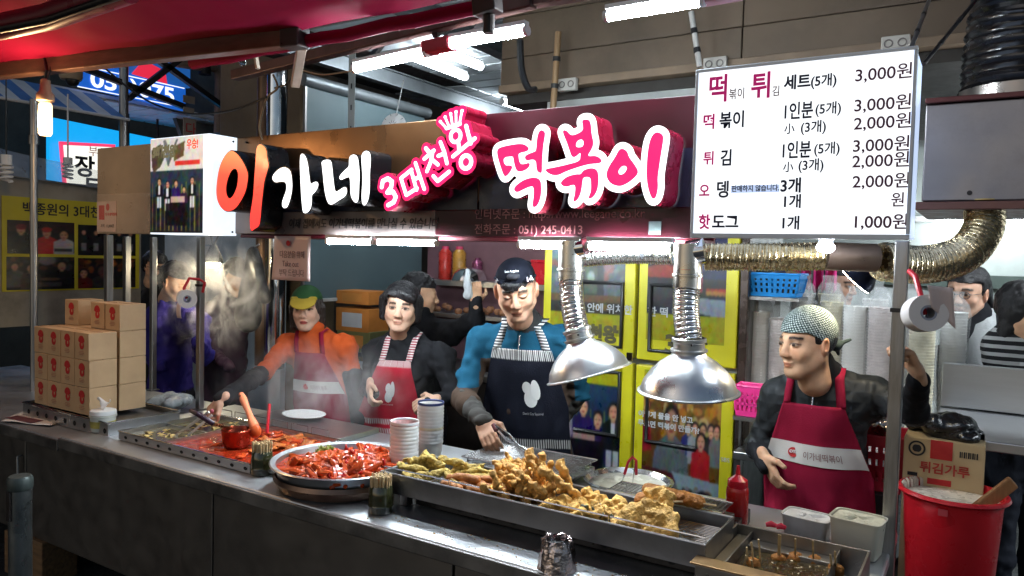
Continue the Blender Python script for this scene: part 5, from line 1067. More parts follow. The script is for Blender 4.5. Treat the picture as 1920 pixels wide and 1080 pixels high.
# toilet rolls on red straps
def roll(c, ax, r, w, strap, lab, tail):
    c = V(*c); t = thing('tissue_roll', c, lab, 'tissue', 'tissue rolls on red straps'); a_ = unit(ax)
    b = MB(); b.lathe([(r*.42, -w/2), (r, -w/2), (r*1.01, 0), (r, w/2), (r*.42, w/2), (r*.42, -w/2)], c, 32, tuple(a_)); b.build('paper_roll', M('tissue', (.72, .69, .66), .85, var=.04, bump=.05, bs=70), t, smooth=True)
    b = MB(); b.lathe([(r*.30, -w/2-.002), (r*.415, -w/2-.002), (r*.415, w/2), (r*.30, w/2)], c, 20, tuple(a_)); b.build('core', M('core_card', (.30, .32, .38), .8), t, smooth=True)
    b = MB(); b.tube([c, *[V(*p) for p in strap]], .0075, 8); b.build('strap', M('red_strap', (.55, .02, .03), .4), t, smooth=True)
    b = MB(); b.grid(tail); b.build('loose_sheet', M('tissue_loose', (.66, .54, .50), .85), t, smooth=True, thick=.0008)
c0 = V(*(-3.398,2.36,1.439)); tl = np.array([[c0+V(-.008+.035*u, -.046-.006*math.sin(3*v), -.02-.075*v) for u in np.linspace(0, 1, 4)] for v in np.linspace(0, 1, 7)])
roll(c0, (.85, -.5, 0), .046, .085, [(-3.406,2.35,1.492), (-3.392,2.37,1.541), (-3.339,2.39,1.537)], 'white tissue roll on a red strap by the steam, left post', tl)
b = MB(); b.tube([(-3.339,2.39,1.537), (-3.311,2.4,1.522), (-3.327,2.4,1.473)], .007, 8); tag(b.build('red_strap', MATS['red_strap'], smooth=True), 'end of red strap right of the left steel post', 'strap')
c0 = V(*(-0.141,2.36,1.568)); tl = np.array([[V(*(-0.139,2.33,1.632))+V(.005+.058*u+.012*v, -.01+.02*math.sin(2*u), -.015-.005*u+(.06-.10*u)*(0)-.05*v*u-.06*v+.03) for u in np.linspace(0, 1, 8)] for v in np.linspace(0, 1, 8)])
roll(c0, (.32, -.9, .12), .050, .08, [(-0.147,2.33,1.61), (-0.167,2.36,1.669), (-0.184,2.39,1.683)], 'white tissue roll on a red strap beside the right post', tl)

# ------------------------------------------------------------------ lower right: steel bench, carton, baskets, bucket
sb = thing('steel_bench', (.5, 3.3, 0), 'steel work bench at the right edge behind the carton', 'bench')
b = MB(); b.box((-.14, 3.0, 1.08), (1.6, 3.62, 1.115)); b.build('top', STEEL, sb, bevel=.004); b = MB(); b.box((-.14, 3.60, 1.12), (1.6, 3.63, 1.30)); b.build('splash_back', STEEL, sb, bevel=.003)
b = MB(); b.box((-.14, 3.0, .35), (1.6, 3.62, .38)); b.build('under_shelf', STEELD, sb)
for x in (-.12, .8, 1.55): b = MB(); b.box((x-.015, 3.05, 0), (x+.015, 3.08, 1.08)); b.build('leg', STEELD, sb)
cb = thing('flour_carton', (-.1, 3.0, .62), 'open flour carton with red print and a black bag', 'box')
KR2 = M('flour_card', (.50, .37, .20), .8, var=.08, vs=10)
b = MB(); b.box((-.215, 2.90, .62), (.022, 3.12, 1.115)); b.build('carton', KR2, cb, bevel=.003)
b = MB(); b.box((-.135, 2.898, 1.052), (-.07, 2.8995, 1.115)); b.build('red_tape', REDINK, cb)
lettering('carton_writing', '튀김가루', (-.165, 2.897, 1.006), XR, ZV, .040, M('carton_red', (.42, .04, .03), .7), cb, bold=.001)
b = MB(); b.lathe([(.026, 0), (.026, .001), (.020, .001)], (-.175, 2.8985, 1.08), 22, (0, -1, 0)); b.build('emblem_ring', BLACKINK, cb); b = MB(); b.ell((-.175, 2.8985, 1.08), (.014, .0008, .014), 12, 6); b.build('emblem_core', BLACKINK, cb)
for k in range(9): b = MB(); b.box((-.05+.006*k, 2.8975, 1.068), (-.05+.006*k+(.0025 if k % 2 else .004), 2.899, 1.088)); b.build('bar_mark', BLACKINK, cb)
b = MB(); b.box((-.2, 2.898, .985), (-.17, 2.8995, .997)); b.build('mark', BLACKINK, cb); b = MB(); b.box((-.14, 2.8985, .965), (-.07, 2.8996, .985)); b.build('red_mark', REDINK, cb)
s = SDF(); g = random.Random(3)
for k in range(16): s.ell((-.10+g.uniform(-.09, .09), 3.01+g.uniform(-.06, .07), 1.12+g.uniform(0, .05)), (g.uniform(.03, .06), g.uniform(.03, .05), g.uniform(.015, .035)), k=.015)
vs_, fs_, mi_ = s.mesh(.006, lambda P, I: .006*vnoise(P, 40, 3)); tag(mesh_obj('black_bag', vs_, fs_, M('black_bin_bag', (.012, .012, .013), .22, spec=.7, bump=.5, bs=30), None, None, True, sharp=None), 'crumpled black plastic bag in the flour carton', 'bag')
b = MB(); b.cyl((-0.154,2.95,1.206), (-0.124,2.92,1.142), .003, n=6); tag(b.build('straw', WHITEP), 'white straw sticking out of the black bag', 'straw')
t = thing('carton_stand', (-.1, 3.0, 0), 'dark crate under the flour carton', 'crate'); b = MB(); b.box((-.24, 2.86, 0), (.05, 3.14, .615)); b.build('crate_body', DARKM, t, bevel=.01)
for z_ in (.15, .3, .45): b = MB(); b.box((-.242, 2.855, z_), (.052, 2.86, z_+.06)); b.build('crate_slat', DARKM, t)
basket('red_basket', (-.29, 3.06, .89), .075, .10, .20, M('red_basket_p', (.40, .015, .03), .4), 'red slotted plastic basket behind the post')
b = MB(); b.box((-.40, 2.94, 0), (-.245, 3.2, .885)); tag(b.build('basket_stand', DARKM), 'dark stand under the red slotted basket', 'stand')
s = SDF(); 
for k in range(9): s.ell((-.30+g.uniform(-.05, .04), 3.04+g.uniform(-.06, .06), 1.10+g.uniform(-.03, .03)), (.035, .03, .03), k=.01)
vs_, fs_, mi_ = s.mesh(.006, lambda P, I: .008*vnoise(P, 50, 5)); tag(mesh_obj('foil_wad', vs_, fs_, M('crumpled_foil', (.6, .5, .42), .2, 1, bump=.5, bs=40), None, None, True, sharp=30), 'crumpled foil lying in the red slotted basket', 'foil')
bk = thing('red_bucket', (-.06, 2.80, .58), 'big red plastic bucket of batter in the lower right corner', 'bucket'); c0 = V(-.062, 2.80, .58)
b = MB(); b.lathe([(.001, 0), (.112, .0), (.118, .01), (.140, .36), (.143, .385), (.155, .388), (.160, .394), (.157, .402), (.148, .404), (.143, .398), (.137, .36), (.11, .02), (.001, .015)], c0, 44); b.build('pail', M('red_pail', (.55, .012, .02), .30, var=.06, spec=.5), bk, smooth=True)
b = MB(); b.lathe([(.1395, .374), (.08, .380), (.001, .376)], c0, 40); b.build('batter', M('batter', (.70, .62, .50), .3, var=.12, vs=20, bump=.2, bs=25), bk, smooth=True)
for k in range(11):
    q = 1.9+.13*k+.05*math.sin(5*k); r = .143; l = .03+.04*abs(math.sin(3.3*k)); b = MB(); b.tube([c0+V(math.cos(q)*(r+.004), math.sin(q)*(r+.004), .402), c0+V(math.cos(q)*(r-.004), math.sin(q)*(r-.004), .398), c0+V(math.cos(q)*(r-.008), math.sin(q)*(r-.008), .39-l)], [.006, .006, .004], 6); b.build('drip', M('batter_drip', (.62, .52, .40), .35), bk, smooth=True)
b = MB(); b.obox(c0+V(-.02, -.148, .365), (.013, .002, .010)); b.build('stamp', M('pail_mark', (.45, .05, .06), .4), bk)
b = MB(); b.obox(c0+V(.105, -.02, .40), (.022, .008, .085), rotm(.5, 0, .85)); tag(b.build('wooden_paddle', M('paddle_wood', (.30, .14, .05), .6, var=.2, stretch=(8, 8, 1), vs=12), bevel=.006), 'wooden paddle standing in the red bucket', 'paddle')
b = MB(); b.box((-.25, 2.62, 0), (.14, 2.99, .578)); tag(b.build('bucket_stand', M('dark_stand', (.05, .05, .055), .5, .5), bevel=.01), 'low dark stand under the red bucket', 'stand')

# ------------------------------------------------------------------ cardboard gift boxes on their steel tray
HOLE = M('hole_dark', (.008, .008, .008), .8)
def perf_tray(name, x0, x1, y0, y1, z0, z1, nh, label, wall=.004, lip=.012):
    t = thing(name, ((x0+x1)/2, (y0+y1)/2, z0), label, 'tray')
    b = MB(); b.box((x0, y0, z0), (x1, y0+wall, z1)); f = b.build('front_wall', STEEL, t, bevel=.001)
    b = MB(); b.box((x0, y1-wall, z0), (x1, y1, z1)); b.build('back_wall', STEEL, t)
    b = MB(); b.box((x0, y0+wall+.001, z0), (x0+wall, y1-wall-.001, z1)); b.build('end_wall', STEEL, t); b = MB(); b.box((x1-wall, y0+wall+.001, z0), (x1, y1-wall-.001, z1)); b.build('end_wall', STEEL, t)
    b = MB(); b.tube([(x0, y0, z1), (x1, y0, z1), (x1, y1, z1), (x0, y1, z1)], .005, 8, closed=True); b.build('rim', CHROME, t, smooth=True)
    if nh:
        h0 = None
        for k in range(nh):
            x = x0+(x1-x0)*(k+.7)/nh
            if h0 is None:
                b = MB(); b.lathe([(.012, .0012), (.001, .0012)], (x, y0, (z0+z1)/2-.004), 14, (0, -1, 0)); b.f = b.f; h0 = b.build('vent_hole', HOLE, f); hx = x
            else: c = h0.copy(); COL.objects.link(c); c.parent = f; c.location = (x-hx, 0, 0)
    return t
bt = perf_tray('box_tray', -3.93, -3.20, 1.845, 2.19, .861, .925, 9, 'long perforated steel tray under the cardboard boxes')
b = MB(); b.box((-3.92, 1.856, .895), (-3.21, 2.18, .905)); b.build('grate', STEELD, bt)
bw, bd, bh = .1195, .132, .1245; X0 = -3.872
def gift_box(x, y, z, label, jit=0.):
    t = thing('gift_box', (x+bw/2, y+bd/2, z), label, 'box', 'kraft gift boxes stacked on the counter')
    R = rotm(jit); c = V(x+bw/2, y+bd/2, z+bh/2)
    b = MB(); b.obox(c, (bw/2-.0012, bd/2-.0012, bh/2-.0008), R); b.build('carton', KRAFT, t, bevel=.002)
    q = c+R@V(0, -bd/2-.0002, .012)
    b = MB(); b.lathe([(.0245, 0), (.0245, .0008), (.001, .0008)], q+V(0, 0, .012), 18, (0, -1, 0)); b.v = [(p[0], p[1], q[2]+.012+(p[2]-q[2]-.012)*(1.0 if p[2] > q[2]+.012 else .35)) for p in b.v]; b.build('logo_hat', REDINK, t)
    b = MB(); b.ell(q+V(.002, 0, -.008), (.019, .0007, .019), 14, 8); b.build('logo_face', REDINK, t)
    b = MB(); b.ell(q+V(.006, -.0006, -.004), (.004, .0006, .008), 8, 6); b.build('logo_gap', KRAFT, t)
    for k, w in enumerate((.018, .022, .016)): b = MB(); b.obox(q+V(0, -.0004, -.036-.007*k), (w, .0004, .0012), R); b.build('print_line', M('faint_red', (.35, .14, .08), .7), t)
    b = MB(); b.obox(c+R@V(0, 0, bh/2-.0003), (bw/2-.004, .0012, .0006), R); b.build('flap_seam', M('seam_dark', (.22, .14, .07), .8), t)
    return t
cols = ['leftmost', 'second from left', 'third from left', 'rightmost']; rows = ['bottom row', 'middle row', 'top row']
for j in range(3):
    for i in range(4): gift_box(X0+i*bw, 1.868, .9265+j*bh, f'kraft box with red logo, front rank, {rows[j]}, {cols[i]}', random.uniform(-.03, .03))
for j in range(3):
    for i in range(4): gift_box(X0+.004+i*bw, 2.008, .9265+j*bh, f'kraft box in the rear rank, {rows[j]}, {cols[i]}', random.uniform(-.03, .03))
gift_box(X0+.006+3*bw, 2.006, .9265+3*bh, 'kraft box on top of the rear rank, right end', .01); gift_box(X0+.004+2*bw-.004, 2.006, .9265+3*bh, 'kraft box on top of the rear rank, beside the right end one', -.01); gift_box(X0-.005, 2.014, .9265+3*bh, 'kraft box standing alone on top of the rear rank at left', .02)

# paper, tissue tub, bag
P = np.array([[V(*(-3.873,1.723,0.862))+V(.0, .0, 0)+u*(V(*(-3.594,1.805,0.862))-V(*(-3.873,1.723,0.862)))+v*(V(*(-4.012,1.889,0.862))-V(*(-3.873,1.723,0.862)))+V(0, 0, .002+.004*math.sin(5*u+3*v)**2) for u in np.linspace(0, 1, 14)] for v in np.linspace(0, 1, 10)])
o = MB(); o.grid(P); o = tag(o.build('paper_sheet', PAPER, smooth=True, thick=.0008), 'crumpled white paper sheet on the left counter top', 'paper')
c0 = V(*(-3.809,1.793,0.869)); b = MB(); b.obox(c0, (.10, .03, .0006), rotm(.1)); b.build('red_print', M('print_plum', (.16, .06, .07), .7), o)
t = thing('sauce_tub', (-3.268,1.861,0.87), 'white round tub with a tissue stuffed on top beside the boxes', 'tub'); c0 = V(*(-3.302,1.881,0.871))
b = MB(); b.lathe([(.044, 0), (.048, .004), (.052, .066), (.056, .068), (.056, .074), (.001, .075)], c0, 30, caps=True); b.build('pot', M('tub_white', (.55, .56, .50), .4, var=.1, vs=14), t, smooth=True)
b = MB(); b.lathe([(.0505, .02), (.053, .05)], c0, 30); b.build('yellow_label', M('tub_label', (.40, .34, .08), .5, var=.5, vs=18), t, smooth=True)
b = MB(); b.lathe([(.050, .0755), (.054, .077), (.053, .094), (.046, .097), (.001, .097)], c0, 30); b.build('lid', WHITEP, t, smooth=True)
P = np.array([[c0+V(.004+(.018+.02*v)*(u*2-1)+.005*math.sin(9*v), .012*math.sin(5*u+4*v), .096+.045*v+.012*math.sin(7*u)) for u in np.linspace(0, 1, 12)] for v in np.linspace(0, 1, 8)]); b = MB(); b.grid(P); b.build('tissue', M('tissue', (.72, .69, .66), .85), t, smooth=True, thick=.001)
s = SDF(); g = random.Random(8); c0 = V(*(-3.49,2.331,0.9))
for k in range(14): s.ell(c0+V(g.uniform(-.09, .1), g.uniform(-.05, .05), g.uniform(-.01, .025)), (g.uniform(.04, .07), .05, g.uniform(.02, .035)), k=.02)
vs_, fs_, _ = s.mesh(.007, lambda P, I: .008*vnoise(P, 30, 4)+.003*vnoise(P, 90, 5)); tag(mesh_obj('plastic_bag', vs_, fs_, M('milky_bag', (.55, .58, .58), .25, trans=.25, spec=.7, bump=.5, bs=30), None, None, True, sharp=None), 'milky clear plastic bag lying behind the big tray', 'bag')

# ------------------------------------------------------------------ big tray: broth compartments and red sauce
SAUCE = M('red_sauce_gloss', (.34, .028, .008), .12, var=.45, vs=28, spec=.7, coat=.3, bump=.25, bs=45)
ricem = M('rice_cake', (.44, .060, .013), .2, var=.4, vs=14, spec=.45, coat=.1); fishm = M('fish_cake', (.45, .12, .025), .25, var=.3, vs=18, spec=.5)
st = perf_tray('stew_tray', -3.13, -2.19, 1.775, 2.235, .873, .938, 11, 'wide steel tray of broth and red rice cake stew')
b = MB(); b.box((-3.124, 1.782, .876), (-2.197, 2.228, .880)); b.build('tray_floor', STEEL, st)
for x in (-2.80,): b = MB(); b.box((x-.003, 1.781, .882), (x+.003, 2.229, .932)); b.build('divider', STEEL, st)
b = MB(); b.box((-3.123, 1.995, .882), (-2.804, 2.001, .928)); b.build('divider', STEEL, st)
b = MB(); b.box((-3.123, 1.783, .885), (-2.804, 2.227, .909)); b.build('broth', M('broth', (.16, .13, .06), .06, var=.2, spec=.6, coat=.4, bump=.08, bs=20), st)
P = np.array([[(-2.796+.598*u, 1.783+.445*v, .912+.004*math.sin(21*u+7*v)*math.sin(13*v)) for u in np.linspace(0, 1, 40)] for v in np.linspace(0, 1, 30)]); b = MB(); b.grid(P); b.build('red_stew', SAUCE, st, smooth=True)
def rice_mesh(L, r, bend, seed):
    g = random.Random(seed); n = 7; pts = []; rr = []
    for k in range(n): q = k/(n-1); pts.append(V((q-.5)*L, bend*math.sin(math.pi*q), .003*math.sin(6*q+seed))); rr.append(r*(.55 if k in (0, n-1) else 1)*(1+.06*math.sin(5*q+seed)))
    b = MB(); b.tube(pts, rr, 8); return b
def scatter(parent, name, protos, n, posf, tilt=.35, seed=0, zs=1.):
    g = random.Random(seed); po = ORIG[parent.name]
    for k in range(n):
        p, base = posf(g), g.choice(protos); c = base.copy(); COL.objects.link(c); c.parent = parent; c.name = name
        c.location = tuple(V(*p)-po); c.rotation_euler = (g.gauss(0, tilt), g.gauss(0, tilt), g.uniform(0, 6.28)); s_ = g.uniform(.85, 1.15); c.scale = (s_, s_, s_*zs)
def protos(parent, name, meshes, m, far=(0, 0, 0)):
    out = []
    for b in meshes:
        o = b.build(name, m, parent, smooth=True, origin=None); n = len(o.data.vertices); co = np.empty(n*3); o.data.vertices.foreach_get('co', co); co = co.reshape(-1, 3)+ORIG[parent.name]; o.data.vertices.foreach_set('co', co.ravel()); out.append(o)
    return out
rp = protos(st, 'rice_cake', [rice_mesh(.062, .0095, .008, 1), rice_mesh(.055, .0095, -.006, 2)], ricem); 
for i, o in enumerate(rp): o.location = tuple(V(-2.4+.1*i, 2.1, .915)-ORIG[st.name])
scatter(st, 'rice_cake', rp, 34, lambda g: (g.uniform(-2.62, -2.23), g.uniform(1.84, 2.2), g.uniform(.908, .920)), .12, 4)
def sheet_piece(w, l, seed):
    g = random.Random(seed); ph = g.uniform(0, 6); P = np.array([[((u-.5)*w, (v-.5)*l, .012*math.sin(5*v+ph+2*u)+.006*math.sin(9*u+ph)) for u in np.linspace(0, 1, 7)] for v in np.linspace(0, 1, 9)]); b = MB(); b.grid(P); return b
fp = protos(st, 'fish_cake', [sheet_piece(.06, .10, 1), sheet_piece(.05, .08, 2)], fishm)
for i, o in enumerate(fp): o.location = tuple(V(-2.35, 1.95+.1*i, .925)-ORIG[st.name]); md = o.modifiers.new('s', 'SOLIDIFY'); md.thickness = .004
scatter(st, 'fish_cake', fp, 8, lambda g: (g.uniform(-2.5, -2.24), g.uniform(1.98, 2.18), g.uniform(.917, .93)), .25, 6)
yp = protos(st, 'broth_fish_cake', [sheet_piece(.06, .085, 3)], M('pale_fish_cake', (.50, .36, .13), .4, var=.25, vs=16))
yp[0].location = tuple(V(-2.98, 2.11, .915)-ORIG[st.name]); scatter(st, 'broth_fish_cake', yp, 7, lambda g: (g.uniform(-3.06, -2.86), g.choice((g.uniform(1.84, 1.95), g.uniform(2.05, 2.18))), g.uniform(.905, .911)), .05, 7)
for o in [q for q in st.children if q.name.startswith(('broth_fish', 'fish_cake'))]:
    if not o.modifiers: md = o.modifiers.new('s', 'SOLIDIFY'); md.thickness = .004
WIRE = M('chrome_wire', (.6, .6, .6), .2, 1, var=.05)
def wire_gate(t, x0, x1, y, z0, z1, n, m=WIRE):
    for k in range(n):
        xa = x0+(x1-x0)*k/n; xb_ = x0+(x1-x0)*(k+.82)/n; b = MB(); b.tube([(xa, y, z0), (xa, y, z1), (xb_, y, z1), (xb_, y, z0)], .0022, 6); b.build('wire_loop', m, t, smooth=True)
wire_gate(st, -3.10, -2.25, 2.245, .93, .985, 6)
for x in (-2.97, -2.83): b = MB(); b.tube([(x, 1.80, .94), (x, 1.80, .965), (x, 2.2, .965), (x, 2.2, .94)], .0022, 6); b.build('wire_loop', WIRE, st, smooth=True)
P = np.array([[(-2.255+.10*u, 1.86+.42*v, .912-.034*u+.006*math.sin(30*v+7*u)+.004*math.sin(53*v)) for u in np.linspace(0, 1, 10)] for v in np.linspace(0, 1, 50)]); b = MB(); b.grid(P); tag(b.build('foil_strip', M('crumpled_foil2', (.72, .72, .72), .16, 1, bump=.6, bs=50), smooth=True), 'crumpled foil strip between the stew tray and round pan', 'foil')
sp = thing('steel_side_plate', (-2.7, 2.42, .87), 'flat steel plate with a white dish behind the stew tray', 'plate'); b = MB(); b.box((-2.98, 2.28, .872), (-2.32, 2.6, .895)); b.build('plate_sheet', STEEL, sp, bevel=.003)
t = thing('white_dish', (-2.747,2.542,0.897), 'white oval dish on the steel plate in front of the orange woman', 'dish'); c0 = V(*(-2.747,2.542,0.897)); b = MB(); b.lathe([(.05, 0), (.09, .006), (.115, .016), (.112, .018), (.08, .009), (.001, .006)], c0, 32); b.v = [(c0[0]+(p[0]-c0[0])*1.0, c0[1]+(p[1]-c0[1])*.8, p[2]) for p in b.v]; b.build('dish_body', WHITEP, t, smooth=True)
st.scale = (.894, 1, .55); st.location = (-2.68, 2.063, .873)
# saucepan-ladle dipped in the sauce
t = thing('ladle_pot', (-2.417,1.896,0.935), 'small red-stained saucepan standing in the red stew', 'saucepan'); c0 = V(*(-2.543,1.995,0.895))
b = MB(); b.lathe([(.001, .002), (.046, .002), (.053, .012), (.058, .07), (.060, .072), (.058, .074), (.055, .07), (.05, .014), (.001, .01)], c0, 32); b.build('pot_body', M('stained_pot', (.34, .05, .025), .22, .8, var=.4, vs=9), t, smooth=True)
hd = [c0+V(-.055, .02, .066), V(*(-2.499,1.854,1.02)), V(*(-2.531,1.811,1.06)), V(*(-2.654,1.863,1.05))]
b = MB(); b.tube([hd[0], hd[1]], [.006, .008], 10); b.build('handle_shank', M('brass', (.6, .42, .2), .25, 1), t, smooth=True); b = MB(); b.tube(hd[1:], [.0095, .010, .007], 10); b.build('handle_grip', M('plum_grip', (.035, .012, .025), .3), t, smooth=True)
# ladles and sticks standing in the trays
t = thing('orange_ladle', (-2.646,2.171,0.92), 'orange handled ladle standing in the red stew', 'ladle'); a_, c_ = V(*(-2.498,2.05,0.968)), V(*(-2.649,2.1,1.085)); b = MB(); b.tube([a_+(c_-a_)*k/6 for k in range(7)], [.020, .018, .013, .012, .014, .016, .010], 10); b.build('handle', M('orange_plastic', (.75, .22, .10), .35), t, smooth=True)
b = MB(); b.ell(a_+V(0, 0, -.01), (.03, .022, .03), 12, 8); b.build('head', M('orange_stain', (.6, .10, .02), .3), t, smooth=True); b = MB(); b.ell(c_*.9+a_*.1+V(0, -.012, 0), (.005, .002, .012), 8, 6); b.build('hang_hole', HOLE, t)
b = MB(); b.cyl((-2.46,2.08,0.948), (-2.472,2.1,1.064), .0065, .0065, 10); tag(b.build('red_stick', REDP, smooth=True), 'red plastic stick standing in the stew tray', 'stick')
t = thing('broth_tongs', (-2.834,1.96,0.909), 'long pale tongs dipped into the broth, held by the orange woman', 'tongs')
for p, q in (((-2.919,1.96,0.88), (-2.751,2.02,1.007)), ((-2.838,1.98,0.898), (-2.744,2.03,0.993))): b = MB(); b.bar(p, q, .011, .003, (0, 1, .3)); b.build('tong_arm', M('tong_steel', (.6, .58, .58), .3, .8), t, bevel=.001)
b = MB(); b.ell((-2.747,2.03,1.008), (.012, .006, .01), 8, 6); b.build('tong_hinge', M('pink_grip', (.5, .12, .16), .4), t, smooth=True)

# ------------------------------------------------------------------ round pan of spicy rice cakes
pn = thing('round_pan', (-1.91, 1.955, .872), 'large shallow round steel pan of spicy red rice cakes', 'pan'); c0 = V(-1.91, 1.955, .872)
b = MB(); b.lathe([(.001, 0), (.205, 0), (.215, .006), (.236, .078), (.252, .082), (.254, .086), (.250, .089), (.232, .084), (.21, .012), (.001, .01)], c0, 56); b.build('pan_body', STEEL, pn, smooth=True)
def pan_h(x, y): r = math.hypot(x, y); return .072+.020*max(0, 1-((x-.03)**2+y*y)/.03)+.006*math.sin(31*x)*math.sin(27*y)
P = [[c0]]; rings = []
for r in np.linspace(.001, .228, 18): rings.append([c0+V(r*math.cos(q), r*math.sin(q), pan_h(r*math.cos(q), r*math.sin(q))-.004) for q in np.linspace(0, 2*math.pi, 49)[:-1]])
b = MB(); b.ring_loft(rings, 0, False); b.build('sauce', SAUCE, pn, smooth=True)
rp = protos(pn, 'rice_cake', [rice_mesh(.085, .0115, .016, 3), rice_mesh(.075, .0115, -.012, 4), rice_mesh(.08, .011, .006, 5)], ricem)
for i, o in enumerate(rp): o.location = tuple(c0+V(.05*i, .02, .10)-ORIG[pn.name])
def pp(g):
    while 1:
        x, y = g.uniform(-.215, .215), g.uniform(-.215, .215)
        if math.hypot(x, y) < .205 and (x > -.07 or g.random() < .2): return c0+V(x, y, pan_h(x, y)+g.uniform(-.008, .005))
scatter(pn, 'rice_cake', rp, 170, pp, .28, 11)
fp = protos(pn, 'fish_cake', [sheet_piece(.03, .07, 7), sheet_piece(.036, .055, 8), sheet_piece(.026, .06, 9)], M('fish_cake_red', (.44, .075, .015), .25, var=.35, vs=20, spec=.4))
for i, o in enumerate(fp): o.location = tuple(c0+V(.08-.06*i, -.06, .105)-ORIG[pn.name])
scatter(pn, 'fish_cake', fp, 30, lambda g: pp(g)+V(.01, 0, .003), .3, 12)
lp = protos(pn, 'chili_strip', [sheet_piece(.016, .06, 21)], M('chili_red', (.50, .015, .008), .18, spec=.7)); lp[0].location = tuple(c0+V(.1, 0, .1)-ORIG[pn.name]); scatter(pn, 'chili_strip', lp, 12, lambda g: pp(g)+V(0, 0, .008), .5, 13)
gp = protos(pn, 'scallion', [sheet_piece(.012, .04, 31), sheet_piece(.010, .03, 32)], M('scallion', (.25, .28, .06), .45, var=.4, vs=20)); gp[0].location = tuple(c0+V(-.12, .02, .086)-ORIG[pn.name]); gp[1].location = tuple(c0+V(-.11, .0, .086)-ORIG[pn.name])
scatter(pn, 'scallion', gp, 22, lambda g: c0+V(-.115+g.gauss(0, .018), .02+g.gauss(0, .022), .078+g.uniform(0, .014)), .4, 14)
for o in [q for q in pn.children if q.name.startswith(('fish_cake', 'chili', 'scallion'))]: md = o.modifiers.new('s', 'SOLIDIFY'); md.thickness = .003
b = MB(); b.lathe([(.20, -.002), (.22, -.001), (.24, .03), (.235, .045)], c0+V(0, 0, .004), 48); b.build('stained_skirt', M('burnt_steel', (.16, .10, .07), .35, .8, var=.5, vs=9), pn, smooth=True)

# skewer jars
def skewer_jar(p, label, seed):
    p = V(*p); t = thing('skewer_jar', p, label, 'jar', 'dark glass jars of wooden skewers')
    b = MB(); b.lathe([(.001, 0), (.036, 0), (.039, .006), (.039, .02), (.0405, .024), (.039, .028), (.0405, .05), (.039, .06), (.037, .082), (.033, .088)], p, 28); b.build('glass', M('dark_glass', (.035, .035, .012), .08, var=.2, spec=.8, coat=.5), t, smooth=True)
    g = random.Random(seed); b = MB()
    for k in range(120):
        a = g.uniform(0, 6.28); r = .033*math.sqrt(g.random()); q = p+V(r*math.cos(a), r*math.sin(a), .02); h = .118+g.uniform(-.004, .004); b.cyl(q, p+V(1.08*r*math.cos(a), 1.08*r*math.sin(a), h), .0024, n=6)
    o = b.build('skewers', M('bamboo', (.58, .42, .22), .7, var=.2, vs=60), t); kind(o, 'stuff')
skewer_jar((-2.227,1.861,0.871), 'dark jar of wooden skewers standing left of the round pan', 1)
skewer_jar((-1.603,1.81,0.871), 'dark jar of wooden skewers at the left end of the fried food tray', 2)

# paper cups, each its own
def cup(p, r, h, label, grp, rimm, bodym, deco=None):
    p = V(*p); t = thing('paper_cup', p, label, 'cup', grp)
    b = MB(); b.lathe([(r*.74, h), (r*.75, h-.003), (r*.97, .006), (r*.94, .006), (r*.72, h-.008), (.001, h-.008)] if False else [(r*.001, h-.01), (r*.70, h-.01), (r*.74, h), (r*.76, h-.001), (r*.965, .012)], p, 30); b.build('wall', bodym, t, smooth=True)
    b = MB(); b.lathe([(r*.955, .013), (r*1.0, .012), (r*1.02, .006), (r*1.0, 0), (r*.95, .002)], p, 30); b.build('rim', rimm, t, smooth=True)
    return t
def cup_up(p, r, h, label, grp, rimm, bodym):
    p = V(*p); t = thing('paper_cup', p, label, 'cup', grp)
    b = MB(); b.lathe([(.001, .004), (r*.70, .004), (r*.72, 0), (r*.74, .002), (r*.97, h-.006), (r*.95, h-.006), (r*.72, .012), (.001, .01)], p, 32); b.build('wall', bodym, t, smooth=True)
    b = MB(); b.lathe([(r*.955, h-.008), (r*1.0, h-.008), (r*1.02, h-.003), (r*1.0, h+.002), (r*.955, h)], p, 32); b.build('rim', rimm, t, smooth=True)
    return t
RIMW = M('cup_rim', (.80, .80, .78), .4, var=.03); NAV = M('navy_rim', (.03, .05, .18), .4); FLO = M('floral_cup', (.62, .40, .38), .6, var=.45, vs=55)
p1 = V(*(-1.755,2.102,0.9)); p1[2] = .872; p2 = V(*(-1.795,2.304,0.9)); p2[2] = .872
for k in range(10): cup_up(p1+V(0, 0, .0135*k), .0515, .098, 'white cup in the pink-topped stack between pan and fryer tray' if k < 9 else 'pink floral paper cup on top of the shorter stack', 'cups of the shorter stack' if k < 9 else None, RIMW, CUPW if k < 9 else FLO)
for k in range(12):
    c = cup_up(p2+V(0, 0, .0135*k), .0505, .105, 'white cup in the navy-rimmed taller stack' if k < 11 else 'white paper cup with navy rim and snowflakes on top of the taller stack', 'cups of the taller stack' if k < 11 else None, (GRC if k == 4 else RIMW) if k < 11 else NAV, CUPW)
q0 = p2+V(0, 0, .0135*11+.062)
for k, (u, z, s_) in enumerate(((0, 0, .011), (-.4, .004, .006), (.42, .006, .006), (-.65, -.012, .005), (.65, -.01, .004), (.2, -.02, .004), (-.22, .022, .004))):
    a = math.radians(-122)+u*.9; n_ = V(math.cos(a), math.sin(a), 0); tx = V(-math.sin(a), math.cos(a), 0); c_ = q0+n_*.0452+n_*(z*.24)+V(0, 0, z)
    for w in range(3): b = MB(); d_ = tx*math.cos(w*1.047)+V(0, 0, 1)*math.sin(w*1.047); b.bar(c_-d_*s_*.6, c_+d_*s_*.6, .0022, .0016, tuple(n_)); b.build('snowflake', M('snow_ink', (.16, .15, .2), .6), c)

